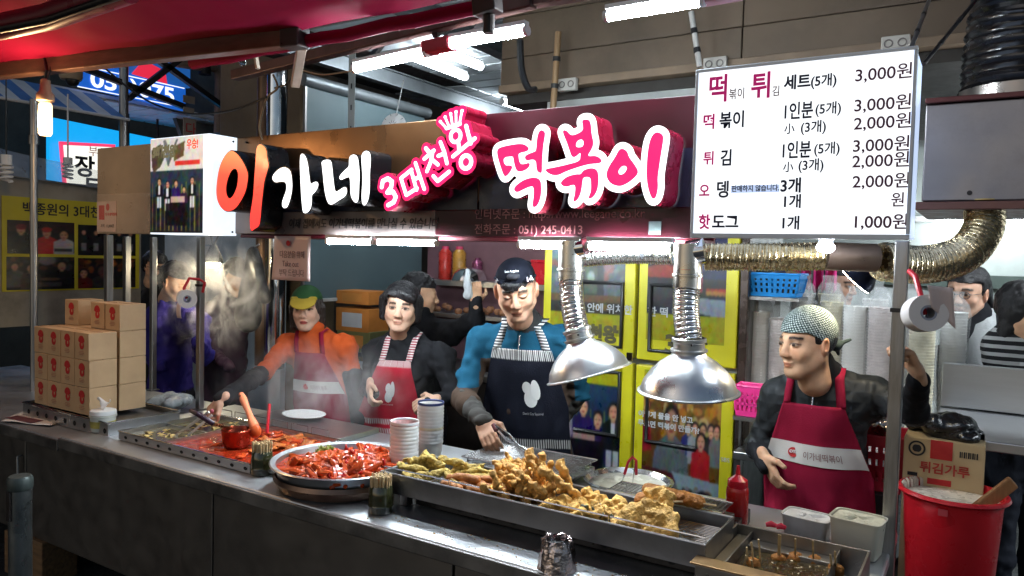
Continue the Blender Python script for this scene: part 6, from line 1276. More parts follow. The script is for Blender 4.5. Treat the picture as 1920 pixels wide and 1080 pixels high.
# ------------------------------------------------------------------ fryer stand, long tray and racks
fs0 = thing('fryer_stand', (-1.1, 2.2, .87), 'dark gas fryer body under the fried food tray', 'fryer')
b = MB(); b.box((-1.56, 1.93, .872), (-.60, 2.42, .918)); b.build('body', M('black_enamel', (.02, .017, .015), .35, .4, dirt=.3), fs0, bevel=.004)
for k in range(9): b = MB(); b.lathe([(.011, .001), (.001, .001)], (-1.48+.1*k, 1.93, .893), 14, (0, -1, 0)); b.build('burner_hole', HOLE, fs0)
b = MB(); b.box((-1.56, 2.12, .92), (-.60, 2.235, .955)); b.build('oil_tank', M('tank_steel', (.10, .09, .08), .4, .8, dirt=.4), fs0, bevel=.003)
for x in (-1.60, -1.05): b = MB(); b.box((x, 1.90, .872), (x+.03, 1.93, .918)); b.build('leg', STEELD, fs0)
lt = thing('fry_tray', (-1.1, 1.98, .919), 'long steel tray of fried snacks along the counter front', 'tray')
x0, x1, y0, y1, z0, z1 = -1.645, -.568, 1.855, 2.105, .921, .985
GT = M('grey_tray_steel', (.22, .22, .225), .38, .9, var=.12, vs=5, dirt=.3)
for nm, lo, hi in (('front_wall', (x0, y0, z0), (x1, y0+.005, z1)), ('back_wall', (x0, y1-.005, z0), (x1, y1, z1)), ('end_wall', (x0, y0+.006, z0), (x0+.005, y1-.006, z1)), ('end_wall', (x1-.005, y0+.006, z0), (x1, y1-.006, z1)), ('floor', (x0+.006, y0+.006, z0), (x1-.006, y1-.006, z0+.004))):
    b = MB(); b.box(lo, hi); b.build(nm, GT, lt, bevel=.001)
b = MB(); b.tube([(x0, y0, z1), (x1, y0, z1), (x1, y1, z1), (x0, y1, z1)], .003, 6, closed=True); b.build('rim', STEEL, lt, smooth=True)
w0 = None
for k in range(20):
    y = y0+.014+(y1-y0-.028)*k/19
    if w0 is None: b = MB(); b.cyl((x0+.01, y, .951), (x1-.01, y, .951), .0018, n=6); w0 = b.build('rack_wire', WIRE, lt, smooth=True); yw = y
    else: c = w0.copy(); COL.objects.link(c); c.parent = lt; c.location = (0, y-yw, 0)
for k in range(4): x = x0+.06+k*.32; b = MB(); b.cyl((x, y0+.012, .9475), (x, y1-.012, .9475), .002, n=6); b.build('rack_bar', WIRE, lt, smooth=True)
for k in range(4):
    xa = x0+.01+k*.268; b = MB(); b.tube([(xa, y0+.008, .95), (xa, y0+.004, 1.002), (xa+.262, y0+.004, 1.002), (xa+.262, y0+.008, .95)], .0022, 6); b.build('rail_wire', WIRE, lt, smooth=True)
    b = MB(); b.cyl((xa, y0+.005, .98), (xa+.262, y0+.005, .98), .0018, n=6); b.build('rail_wire', WIRE, lt, smooth=True)
def rack(name, x0, x1, y0, y1, z, n1, n2, label, m=WIRE, rot=0.):
    t = thing(name, ((x0+x1)/2, (y0+y1)/2, z), label, 'rack')
    b = MB(); b.tube([(x0, y0, z), (x1, y0, z), (x1, y1, z), (x0, y1, z)], .003, 6, closed=True); b.build('frame', m, t, smooth=True)
    for nn, ax in ((n1, 0), (n2, 1)):
        p0 = None
        for k in range(1, nn):
            if ax == 0: x = x0+(x1-x0)*k/nn; a, c, d = (x, y0, z), (x, y1, z), (x-x0-(x1-x0)/nn, 0, 0)
            else: y = y0+(y1-y0)*k/nn; a, c, d = (x0, y, z+.002), (x1, y, z+.002), (0, y-y0-(y1-y0)/nn, 0)
            if p0 is None: b = MB(); b.cyl(a, c, .0013, n=5); p0 = b.build('wire', m, t)
            else: q = p0.copy(); COL.objects.link(q); q.parent = t; q.location = d
    for x in (x0+.02, x1-.02): b = MB(); b.tube([(x, y0+.01, z), (x, y0+.01, .9575), (x, y1-.01, .9575), (x, y1-.01, z)], .0025, 6); b.build('foot', m, t, smooth=True)
    t.rotation_euler = (0, 0, rot); return t
rack('cooling_rack', -1.52, -1.12, 2.13, 2.38, .995, 34, 22, 'empty wire rack behind the green fritters')
rack('cooling_rack', -.96, -.605, 2.118, 2.228, .985, 28, 10, 'wire rack holding the corn dogs')
# drip pan under the left rack
b = MB(); b.box((-1.515, 2.135, .958), (-1.125, 2.375, .972)); tag(b.build('drip_pan', M('pale_pan', (.5, .52, .53), .3, .9), bevel=.003), 'shallow steel drip pan under the empty rack', 'pan')

# fried pieces
FR1 = M('batter_green', (.42, .29, .07), .62, var=.5, vs=45, bump=.6, bs=140, spec=.3); FR2 = M('batter_gold', (.66, .35, .09), .6, var=.4, vs=40, bump=.6, bs=130, spec=.35); FR3 = M('batter_brown', (.36, .13, .03), .5, var=.35, vs=40, bump=.4, bs=110, spec=.4); FR4 = M('batter_pale', (.64, .36, .085), .6, var=.35, vs=38, bump=.6, bs=120, spec=.35); FR5 = M('corn_dog_crust', (.42, .16, .028), .5, var=.25, vs=50, bump=.5, bs=150, spec=.35); SEAW = M('seaweed_dark', (.05, .05, .02), .5)
def blob(kindn, seed):
    g = random.Random(seed); s = SDF(); mats = []
    if kindn == 'pepper': s.cone((-.045, 0, 0), (.045, g.uniform(-.012, .012), .004), .015, .009, k=.01); am, fq = .006, 70
    elif kindn == 'sausage': s.cone((-.032, 0, 0), (.032, .006, 0), .0125, .0125); am, fq = .0025, 60
    elif kindn == 'squid':
        p = V(-.05, 0, 0)
        for k in range(5): q = p+V(.024, g.uniform(-.010, .010), g.uniform(-.008, .008)); s.cone(p, q, .0105, .0095, k=.006); p = q
        for k in range(4): a = V(g.uniform(-.045, .05), 0, 0); s.cone(a, a+V(g.uniform(-.01, .015), g.uniform(-.022, .022), g.uniform(-.014, .016)), .009, .006, k=.008)
        am, fq = .006, 75
    elif kindn == 'roll': s.cone((-.022, 0, 0), (.022, 0, 0), .020, .020, k=.01).ell((.01, .008, .012), (.02, .016, .012), k=.01); s.ell((-.041, 0, 0), (.004, .015, .015), 1, .002); am, fq = .0075, 60
    elif kindn == 'flat':
        s.ell((0, 0, 0), (.06, .055, .013), k=.01)
        for k in range(5): a = g.uniform(0, 6.28); s.ell((.04*math.cos(a), .04*math.sin(a), .004), (.024, .022, .012), k=.012)
        am, fq = .007, 48
    else: s.cone((-.028, 0, 0), (.030, 0, 0), .0205, .0195, k=.01); am, fq = .003, 70
    def nz(P, I): return am*(vnoise(P+seed*3.1, fq, seed)+.6*vnoise(P+seed, fq*2.2, seed+1)+.5*np.abs(vnoise(P-seed, fq*4., seed+2)))
    return s.mesh(.0036 if kindn != 'flat' else .0045, nz)
def fry_protos(kindn, n, m):
    out = []
    for k in range(n):
        vs_, fs_, mi_ = blob(kindn, k+len(kindn)*7); me = bpy.data.meshes.new(kindn); me.from_pydata(vs_.tolist(), [], fs_.tolist()); me.materials.append(m); me.materials.append(SEAW); me.polygons.foreach_set('use_smooth', np.ones(len(fs_), bool)); me.polygons.foreach_set('material_index', mi_.astype(np.int32)); me.update(); out.append(me)
    return out
def fry(name, me, p, rot, label, cat, grp, sc_=1.):
    o = bpy.data.objects.new(name, me); COL.objects.link(o); o.location = p; o.rotation_euler = rot; o.scale = (sc_,)*3; tag(o, label, cat, grp); return o
G = random.Random(21)
pm = fry_protos('pepper', 4, FR1)
PEP = [(-1.597,1.962,0.975), (-1.593,2.029,0.975), (-1.493,2.001,0.975), (-1.441,2.03,0.972), (-1.502,1.947,0.972), (-1.424,1.953,0.972), (-1.435,2.056,0.985), (-1.552,2.019,0.995), (-1.484,2.033,1), (-1.618,2.016,0.992), (-1.373,2.014,0.972), (-1.384,2.062,0.98), (-1.539,1.919,0.972)]
for k, p in enumerate(PEP): fry('pepper_fritter', pm[k % 4], p, (G.uniform(-.2, .2), G.uniform(-.25, .25), G.uniform(-.5, .7)), 'greenish battered pepper fritter at the left end of the fry tray', 'fritter', 'green pepper fritters', G.uniform(.95, 1.2))
sm_ = fry_protos('sausage', 3, FR3)
for k, p in enumerate([(-1.407,1.953,0.97), (-1.351,1.954,0.968), (-1.334,1.988,0.98), (-1.375,1.951,0.985), (-1.283,1.957,0.968), (-1.287,2.009,0.975), (-1.403,1.91,0.966), (-1.298,1.921,0.966)]): fry('fried_roll', sm_[k % 3], p, (G.uniform(-.2, .2), G.uniform(-.2, .2), G.uniform(-.6, .6)), 'small brown fried roll between peppers and the squid heap', 'fritter', 'small brown fried rolls', G.uniform(1., 1.2))
qm = fry_protos('squid', 6, FR2)
SQ = []
for k in range(46):
    u = G.gauss(0, .42); v = G.gauss(0, .33); r = math.hypot(u, v)
    if r > 1: continue
    base = V(-1.19, 1.985, .972)+V(.125*u, .085*v, .055*max(0, 1-r)*G.uniform(.5, 1.1)); SQ.append(base)
for k, p in enumerate(SQ): fry('squid_fritter', qm[k % 6], p, (G.uniform(-.5, .5), G.choice((-1, 1))*G.uniform(.2, 1.2), G.uniform(0, 6.28)), 'golden battered squid strip in the tall heap', 'fritter', 'golden squid fritter heap', G.uniform(.85, 1.15))
for p, rx, ry in (((-1.15,1.99,1.046), .3, 1.35), ((-1.121,2,1.039), -.2, 1.45), ((-1.229,1.98,1.004), .2, 1.0), ((-1.042,1.99,1.029), .1, 1.3), ((-1.053,1.95,1.032), .2, .7), ((-1.147,1.94,1.017), .2, .5)): fry('squid_fritter', qm[0 if rx > 0 else 3], p, (rx, ry, G.uniform(-.4, .4)), 'golden battered squid strip in the tall heap', 'fritter', 'golden squid fritter heap', 1.05)
rm_ = fry_protos('roll', 5, FR4)
for k, p in enumerate([(-1.037,1.908,0.975), (-1.003,1.943,0.98), (-0.964,1.951,0.978), (-0.927,1.98,0.985), (-0.883,1.995,0.982), (-0.967,1.924,0.972), (-0.916,1.94,0.972), (-1.01,1.927,0.972), (-0.961,2.014,0.99), (-0.879,1.952,0.97), (-0.927,1.906,0.97), (-1.045,1.927,0.968), (-0.856,1.973,0.975)]): fry('seaweed_roll', rm_[k % 5], p, (G.uniform(-.4, .4), G.uniform(-.4, .4), G.uniform(0, 6.28)), 'lumpy pale battered seaweed roll right of the squid heap', 'fritter', 'battered seaweed rolls', G.uniform(.85, 1.1))
fm = fry_protos('flat', 4, FR4)
for k, (p, r, lab) in enumerate((((-0.777,1.906,0.995), (.9, .1, .3), 'flat golden fritter leaning at the left of the round ones'), ((-0.732,1.907,1), (1.0, -.2, -.1), 'flat golden fritter in the middle of the round ones'), ((-0.701,1.897,0.995), (.8, .25, -.5), 'flat golden fritter at the right of the round ones'), ((-0.736,1.954,1.03), (1.1, .1, -.3), 'browner flat fritter behind the other round ones'), ((-0.81,1.911,0.972), (.25, .1, .8), 'pale flat fritter lying in front of the round ones'))): fry('round_fritter', fm[k % 4], p, r, lab, 'fritter', 'flat round fritters', (.82, .92, .88, .85, .7)[k])
cm = fry_protos('corndog', 3, FR5)
for k, (p, rz, lab) in enumerate((((-0.69,2.086,1.016), -.25, 'corn dog at the right end of the rack'), ((-0.74,2.091,1.016), -.2, 'corn dog second from right on the rack'), ((-0.791,2.102,1.016), -.1, 'corn dog third from right on the rack'), ((-0.771,2.005,1.02), .3, 'corn dog at the left end of the rack behind the flat fritters'))):
    t = thing('corn_dog', p, lab, 'corn dog', 'corn dogs on the rack'); t.rotation_euler = (0, 0, rz)
    o = bpy.data.objects.new('crust', cm[k % 3]); COL.objects.link(o); o.parent = t
    b = MB(); b.cyl((p[0]+.045, p[1], p[2]), (p[0]+.085, p[1]+.004, p[2]+.004), .003, n=6); b.build('stick', M('bamboo', (.58, .42, .22), .7), t)
b = MB()
for k in range(420): x, y = G.uniform(-1.62, -.6), G.uniform(1.87, 2.09); r = G.uniform(.0015, .004); b.ell((x, y, .928+r), (r, r*1.2, r*.7), 5, 4)
for k in range(120): x, y = G.uniform(-1.6, -.7), G.uniform(1.735, 1.83); r = G.uniform(.0008, .0026); b.ell((x, y, .8708+r*.6), (r, r*1.2, r*.6), 5, 4)
kind(tag(b.build('batter_crumbs', FR4), 'scattered batter crumbs on fry tray and counter edge', 'crumbs'), 'stuff')

# batter basin with red tongs
c0 = V(*(-0.989,2.351,0.955)); c0[2] = .90; t = thing('batter_basin', c0, 'round foil basin of white batter left of the ketchup', 'basin')
b = MB(); b.lathe([(.001, 0), (.098, 0), (.105, .004), (.140, .052), (.148, .054), (.149, .057), (.140, .058), (.102, .006), (.001, .003)], c0, 40); b.v = [(p[0]+.0025*math.sin(40*p[0]+30*p[1]), p[1], p[2]) for p in b.v]; b.build('bowl', M('basin_alu', (.7, .7, .7), .25, 1, bump=.3, bs=30), t, smooth=True)
b = MB(); b.lathe([(.133, .043), (.05, .0435), (.001, .043)], c0, 36); b.build('batter', M('white_batter', (.66, .62, .52), .25, var=.05, spec=.5), t, smooth=True)
t = thing('red_tongs', c0, 'red handled tongs standing in the batter basin', 'tongs'); RG = M('red_grip', (.6, .02, .05), .35)
for p, q, s_ in (((-1.008,2.341,0.945), (-0.98,2.34,1.031), 1), ((-0.974,2.351,0.945), (-0.961,2.34,1.031), -1)): b = MB(); b.tube([p, q], .0025, 6); b.build('wire_arm', WIRE, t)
b = MB(); b.tube([(-0.999,2.34,0.976), (-0.987,2.34,1.019), (-0.972,2.34,1.038), (-0.959,2.34,1.029), (-0.957,2.34,0.981)], .0048, 8); b.build('grip', RG, t, smooth=True)

# ketchup bottle
kp = V(*(-0.624,2.344,0.872)); t = thing('sauce_bottle', kp, 'red squeeze bottle of ketchup beside the fryer', 'bottle')
b = MB(); b.lathe([(.001, 0), (.031, 0), (.034, .006), (.034, .118), (.032, .128), (.026, .136)], kp, 28); b.build('vessel', M('squeeze_red', (.50, .018, .015), .25, var=.12, vs=9, coat=.2), t, smooth=True)
b = MB(); b.lathe([(.030, .128), (.031, .132), (.030, .152), (.014, .163), (.0075, .168), (.005, .196), (.001, .197)], kp, 24); b.build('nozzle_cap', REDP, t, smooth=True)

# ------------------------------------------------------------------ oil fryer at right with sticks, tubs
x0, x1, y0, y1, z0, z1 = -.575, -.225, 1.80, 2.16, .873, .952
of = thing('oil_fryer', (-.4, 1.98, .873), 'steel oil fryer with corn dog sticks at bottom right', 'fryer')
FS = M('fryer_steel', (.30, .28, .25), .35, .95, var=.2, vs=5, dirt=.4, dirtcol=(.08, .05, .02))
for nm, lo, hi in (('wall', (x0, y0, z0), (x1, y0+.006, z1)), ('wall', (x0, y1-.006, z0), (x1, y1, z1)), ('wall', (x0, y0+.007, z0), (x0+.006, y1-.007, z1)), ('wall', (x1-.006, y0+.007, z0), (x1, y1-.007, z1)), ('divider', (x0+.045, y0+.007, z0), (x0+.049, y1-.007, z1-.012)), ('divider', (x1-.075, y0+.007, z0), (x1-.071, y1-.007, z1-.012)), ('inner_ledge', (x0+.05, y1-.06, z0), (x1-.076, y1-.007, .918)), ('front_plate', (x0-.012, y0-.004, z1+.001), (x1-.12, y0+.05, z1+.006))):
    b = MB(); b.box(lo, hi); b.build(nm, FS if nm != 'front_plate' else M('amber_plate', (.30, .18, .08), .35, .8, var=.3), of, bevel=.001)
P = np.array([[(x0+.05+(x1-x0-.127)*u, y0+.008+(y1-y0-.07)*v, .908+.0025*vnoise(V(u*9, v*9, .3), 3., 4)+.002*vnoise(V(u*9, v*9, .3), 9., 6)) for u in np.linspace(0, 1, 46)] for v in np.linspace(0, 1, 46)]); b = MB(); b.grid(P); b.build('hot_oil', M('hot_oil', (.05, .032, .008), .06, var=.4, vs=30, spec=.7, coat=.4, bump=.25, bs=60), of, smooth=True)
b = MB(); b.box((x0+.009, y0+.008, .878), (x0+.044, y1-.008, .925)); b.build('side_channel', M('channel_steel', (.25, .2, .13), .4, .8), of)
sticks = [(1400,1022,1060), (1410,1015,1058), (1423,1010,1058), (1461,1003,1048), (1491,1012,1048), (1524,1014,1052), (1557,1041,1072), (1566,1034,1070), (1551,1066,1085), (1392,1040,1062), (1418,1046,1066), (1556,1060,1083)]
SP = [((-0.497,1.993,0.91), (-0.495,1.97,0.96)), ((-0.484,2.002,0.91), (-0.486,1.98,0.972)), ((-0.47,2.02,0.91), (-0.471,1.99,0.98)), ((-0.437,2.078,0.91), (-0.425,2.02,0.993)), ((-0.402,2.112,0.91), (-0.388,2.03,0.988)), ((-0.357,2.118,0.91), (-0.342,2.01,1)), ((-0.302,2.066,0.91), (-0.291,1.95,0.995)), ((-0.298,2.093,0.91), (-0.282,1.96,1.002)), ((-0.303,2.01,0.91), (-0.291,1.91,0.977)), ((-0.498,1.958,0.91), (-0.488,1.94,0.95)), ((-0.474,1.959,0.91), (-0.472,1.93,0.945)), ((-0.309,1.991,0.91), (-0.295,1.9,0.974))]
for k, (p, q) in enumerate(SP):
    w = .0042 if k != 3 else .008; b = MB(); b.bar(p, q, w, .003, (0, 1, 0)); tag(b.build('frying_stick', M('bamboo', (.58, .42, .22), .7)), 'wooden corn dog stick standing in the hot oil' if k != 3 else 'widest flat wooden stick standing in the hot oil', 'stick', 'sticks in the hot oil' if k != 3 else None)
for k in range(5):
    p = SP[(1, 3, 4, 5, 7)[k]][0]; o = bpy.data.objects.new('frying_corn_dog', cm[k % 3]); COL.objects.link(o); o.location = (p[0], p[1], .876); o.rotation_euler = (.1, 1.5, k); tag(o, 'dark corn dog sunk in the hot oil', 'corn dog', 'corn dogs in the oil')
def tub(c, sx, sy, h, fill, label, m, fm_):
    c = V(*c); t = thing('flour_tub', c, label, 'tub'); R = rotm(-.12)
    def ring(k, z, ins=0): 
        out = []
        for q in range(32):
            a = 2*math.pi*q/32; ca, sa = math.cos(a), math.sin(a); e = .35; out.append(c+R@V((sx*k-ins)*np.sign(ca)*abs(ca)**e, (sy*k-ins)*np.sign(sa)*abs(sa)**e, z))
        return out
    b = MB(); b.ring_loft([ring(.86, 0), ring(.88, .003), ring(1, h-.004), ring(1.05, h-.004), ring(1.05, h), ring(.97, h), ring(.86, .006)], 0, True); b.build('tub_wall', m, t, smooth=True)
    b = MB(); rings = [[p*k2+(c+V(0, 0, 0))*(1-k2)+V(0, 0, fill*(1-k2)+.010*math.sin(7*p[0]*90)*k2*(1-k2)+.006*math.sin(j+q*.9)*(1-k2)) for q, p in enumerate(ring(.95, fill))] for j, k2 in enumerate((1, .8, .6, .4, .2, .01))]; b.ring_loft(rings, 0, False); b.build('contents', fm_, t, smooth=True)
FLOUR = M('flour', (.72, .70, .66), .9, var=.06, vs=30, bump=.4, bs=60); CREAM = M('cream_mix', (.66, .62, .46), .8, var=.08, vs=26, bump=.4, bs=50)
tub((-0.427,2.405,0.872), .068, .048, .066, .062, 'white tub of flour with crumbs right of the red tongs', M('tub_clear', (.62, .60, .56), .35, var=.15, vs=20, dirt=.3, dirtcol=(.3, .12, .05)), FLOUR)
tub((-0.281,2.352,0.872), .068, .055, .105, .100, 'larger cream coloured tub of batter mix beside the post', M('tub_cream', (.62, .58, .46), .35, var=.06), CREAM)
t = thing('plastic_grips', (-0.475,2.186,0.96), 'red plastic tong grips lying on the fryer edge', 'tongs')
for p, q in (((-0.494,2.166,0.962), (-0.468,2.174,0.962)), ((-0.466,2.165,0.962), (-0.442,2.173,0.962))): b = MB(); b.tube([p, (V(*p)+V(*q))/2+V(0, 0, .004), q], [.006, .009, .006], 8); b.build('grip', RG, t, smooth=True)

# foil-wrapped cup in front of the tray
c0 = V(*(-0.931,1.75,0.953)); c0[2] = .872; R = []
for k, (z, r) in enumerate(((0, .050), (.02, .049), (.045, .045), (.07, .041), (.083, .038), (.081, .034), (.06, .032))):
    R.append([c0+V((r+.003*math.sin(7*q+2*k)+.002*math.sin(17*q-k))*math.cos(q), (r+.003*math.sin(7*q+2*k)+.002*math.sin(17*q-k))*math.sin(q), z+.002*math.sin(5*q)) for q in np.linspace(0, 2*math.pi, 41)[:-1]])
t = thing('foil_cup', c0, 'foil wrapped cup standing in front of the fry tray', 'cup'); b = MB(); b.ring_loft(R, 0, False); b.build('foil', M('crumpled_foil3', (.62, .52, .50), .2, 1, bump=.7, bs=45), t, smooth=True); b = MB(); b.lathe([(.034, .066), (.001, .066)], c0, 24); b.build('inside', HOLE, t)

# ------------------------------------------------------------------ people
from mathutils.bvhtree import BVHTree
def skin_mat(name, c):
    m = M(name, c, .50, 0, var=.12, vs=34, sub=.12, spec=.2, bump=.04, bs=320); nt = m.node_tree; sc_ = [n for n in nt.nodes if n.type == 'VECT_MATH' and n.operation == 'SCALE'][0]
    at = nt.nodes.new('ShaderNodeAttribute'); at.attribute_name = 'Tint'; mu = nt.nodes.new('ShaderNodeVectorMath'); mu.operation = 'MULTIPLY'; mu.inputs[0].default_value = c; nt.links.new(at.outputs['Color'], mu.inputs[1]); nt.links.new(mu.outputs[0], sc_.inputs[0]); return m
SK1 = skin_mat('skin_tan', (.52, .30, .20)); SK2 = skin_mat('skin_fair', (.53, .32, .225)); SK3 = skin_mat('skin_warm', (.58, .33, .20))
HAIRM = M('black_hair', (.009, .008, .009), .34, 0, var=.4, vs=60, stretch=(8, 8, .6), bump=.35, bs=120, spec=.4)
HAIRB = M('dark_brown_hair', (.022, .012, .008), .38, 0, var=.4, vs=60, stretch=(6, 6, 1), bump=.5, bs=160)

def cloth(name, c, rough=.85, bump=.12, bs=220, var=.14, sheen=0., vs=9): return M(name, c, rough, 0, var=var, vs=vs, bump=bump, bs=bs, sheen=sheen, spec=.10)

def head_shape(wide=1., fem=0.):
    s = SDF(); w = wide
    s.ell((0, .016, .030), (.073*w, .092, .086), 0)
    s.ell((0, -.022, -.028), (.060*w, .066, .084), 0, .03)
    s.ell((0, -.060, -.096), (.022*w, .022, .018), 0, .03)
    for x in (-1, 1):
        s.cone((x*.051*w, .0, -.052), (x*.017, -.055, -.097), .021, .016, 0, .025)
        s.ell((x*.037*w, -.054, -.028), (.021, .018, .020), 0, .025)
        s.cone((x*.018, -.079, .018), (x*.038*w, -.071, .016), .008, .006, 0, .018)
        s.ell((x*.0305, -.093, .001), (.018, .014, .010), 0, .012, '-')
        s.ell((x*.0305, -.0735, .000), (.0155, .0125, .0105), 0, .004)
        s.ell((x*.011, -.093, -.036), (.0085, .010, .0075), 0, .008)
        s.ell((x*.0755*w, .010, -.010), (.010, .020, .031), 0, .008, R=rotm(x*.35, 0, x*.12))
        s.ell((x*.082*w, .006, -.006), (.006, .010, .017), 0, .004, '-', R=rotm(x*.35, 0, x*.12))
    s.cone((0, -.082, .006), (0, -.101, -.030), .0072, .0115, 0, .012)
    s.ell((0, -.0825, -.0605), (.0205, .0085, .0055), 0, .008)
    s.ell((0, -.0805, -.0715), (.0170, .0090, .0065), 0, .008)
    s.ell((0, -.060, -.084), (.03, .012, .004), 0, .012, '-') if False else None
    s.cone((0, .018, -.06), (0, .030, -.135), .052-.006*fem, .054-.006*fem, 0, .03)
    return s
def sst(a, b, x): t = np.clip((x-a)/(b-a), 0, 1); return t*t*(3-2*t)
def face_tint(v, eye='open', mouth=0., lipw=1., lip=(.72, .42, .42), male=True, brow=1.):
    """skin colouring of the head: lips, brows, lashes, eyes, flushed cheeks, stubble; shade painted into nostrils, mouth line and lid folds"""
    x, y, z = v[:, 0], v[:, 1], v[:, 2]; ax = np.abs(x); T = np.ones((len(v), 3)); fr = sst(-.045, -.056, y)
    def mix(m, c): T[:] = T*(1-m[:, None])+np.array(c)*m[:, None]
    def g(cx, cz, sx, sz): return fr*np.exp(-((ax-cx)/sx)**2-((z-cz)/sz)**2)
    T *= 1+.05*vnoise(v, 60, 3)[:, None]+.03*vnoise(v, 150, 4)[:, None]
    mix(.55*g(.036, -.030, .020, .018), (1.02, .84, .80)); mix(.45*fr*np.exp(-(ax/.012)**2-((z+.034)/.012)**2), (1.0, .82, .78)); mix(.5*sst(.068, .074, ax), (1., .80, .76))
    mix(.40*g(.030, -.011, .017, .006), (.80, .74, .76)); mix(.30*g(.031, .008, .018, .007), (.80, .74, .74));
    if male: mix(.30*fr*sst(-.044, -.054, z)*sst(.060, .035, ax)*(1+.4*vnoise(v, 300, 6)), (.80, .82, .86))
    mix(.75*fr*np.exp(-((ax-.0075)/.004)**2-((z+.0415)/.0028)**2), (.22, .14, .12))  # nostril openings as dark spots, their shade put into the tint
    bx = (ax-.032)/.021; mix(np.minimum(1., 1.25*brow*fr*sst(1.0, .72, np.abs(bx))*np.exp(-((z-.0205-.003*(1-bx**2)+.0018*bx)/.0062)**2)*(.9+.2*vnoise(v*np.array([1, 1, 3]), 260, 9))), (.012, .010, .010))
    ex = (ax-.0305)/.0165
    if eye == 'open':
        up = .0056*(1-ex**2); dn = -.0046*(1-ex**2); inn = fr*sst(1.0, .9, np.abs(ex))*sst(up+.0006, up-.0006, z)*sst(dn-.0006, dn+.0006, z)
        mix(inn, (.85, 1.0, 1.12)); mix(inn*sst(.0085, .0066, np.abs(ax-.0305)), (.035, .03, .03)); mix(.92*fr*sst(1.15, .98, np.abs(ex))*np.exp(-((z-up-.0010)/.0030)**2), (.03, .025, .025)); mix(.35*fr*sst(1.1, .9, np.abs(ex))*np.exp(-((z-up-.0060)/.0012)**2), (.55, .48, .46))
    else: mix(.9*fr*sst(1.12, .92, np.abs(ex))*np.exp(-((z+.0040*(1-ex**2))/.0030)**2), (.05, .035, .03)); mix(.35*fr*sst(1.1, .9, np.abs(ex))*np.exp(-((z-.0062*(1-ex**2))/.0013)**2), (.6, .52, .5))
    lx = x/(.0225*lipw); z = z+.0035*lx**2*(np.abs(lx) < 1.2); cu = np.clip(1-lx**2, 0, 1); hi = -.0662+.0085*cu**.7-.002*np.exp(-(lx/.18)**2); lo_ = -.0662-(.0105+mouth)*cu**.8; fl = sst(-.058, -.064, y)
    mix(.9*fl*sst(hi+.0012, hi-.0012, z)*sst(lo_-.0012, lo_+.0012, z)*sst(1.02, .9, np.abs(lx)), lip)
    mix(.92*fl*sst(1.05, .85, np.abs(lx))*np.exp(-((z+.0662+mouth*.45)/(.0012+mouth*.52*np.sqrt(cu)))**2), (.10, .05, .05))
    return np.clip(T, .01, 1.4)
def hand_shape(curl=.5, thumb=.6, spread=.0, m=0, side=1):
    s = SDF(); s.box((0, .045, 0), (.036, .042, .012), m, .012, rd=.011); s.cone((0, -.02, 0), (0, .02, 0), .026, .030, m, .015, flat=(V(0, 0, 1), 1.35))
    for k, (bx, L) in enumerate(((.0275, .068), (.0095, .076), (-.0085, .071), (-.0265, .056))):
        p = V(bx*side, .086, .001); a = 0.; c_ = curl*(1+.12*k)
        for j, f in enumerate((.45, .32, .25)):
            a += c_*(.75 if j == 0 else 1.0); d = V(side*(spread*(1.5-k)*.1), math.cos(a), -math.sin(a)); q = p+d*L*f
            s.cone(p, q, .0092-.0007*j, .0085-.0007*j, m, .005); p = q
    p = V(.030*side, .018, -.004); q = p+V(side*.030, .026, -.012*thumb); s.cone(p, q, .0135, .011, m, .012); r = q+V(side*(.020-.022*thumb), .026, -.020*thumb); s.cone(q, r, .0105, .009, m, .005)
    return s
def basis(fwd, nrm):                       # columns: across, finger direction, back of hand
    y = unit(fwd); z = unit(np.asarray(nrm, float)-y*(np.asarray(nrm, float)@y)); x = np.cross(y, z); return np.stack([x, y, z], 1)

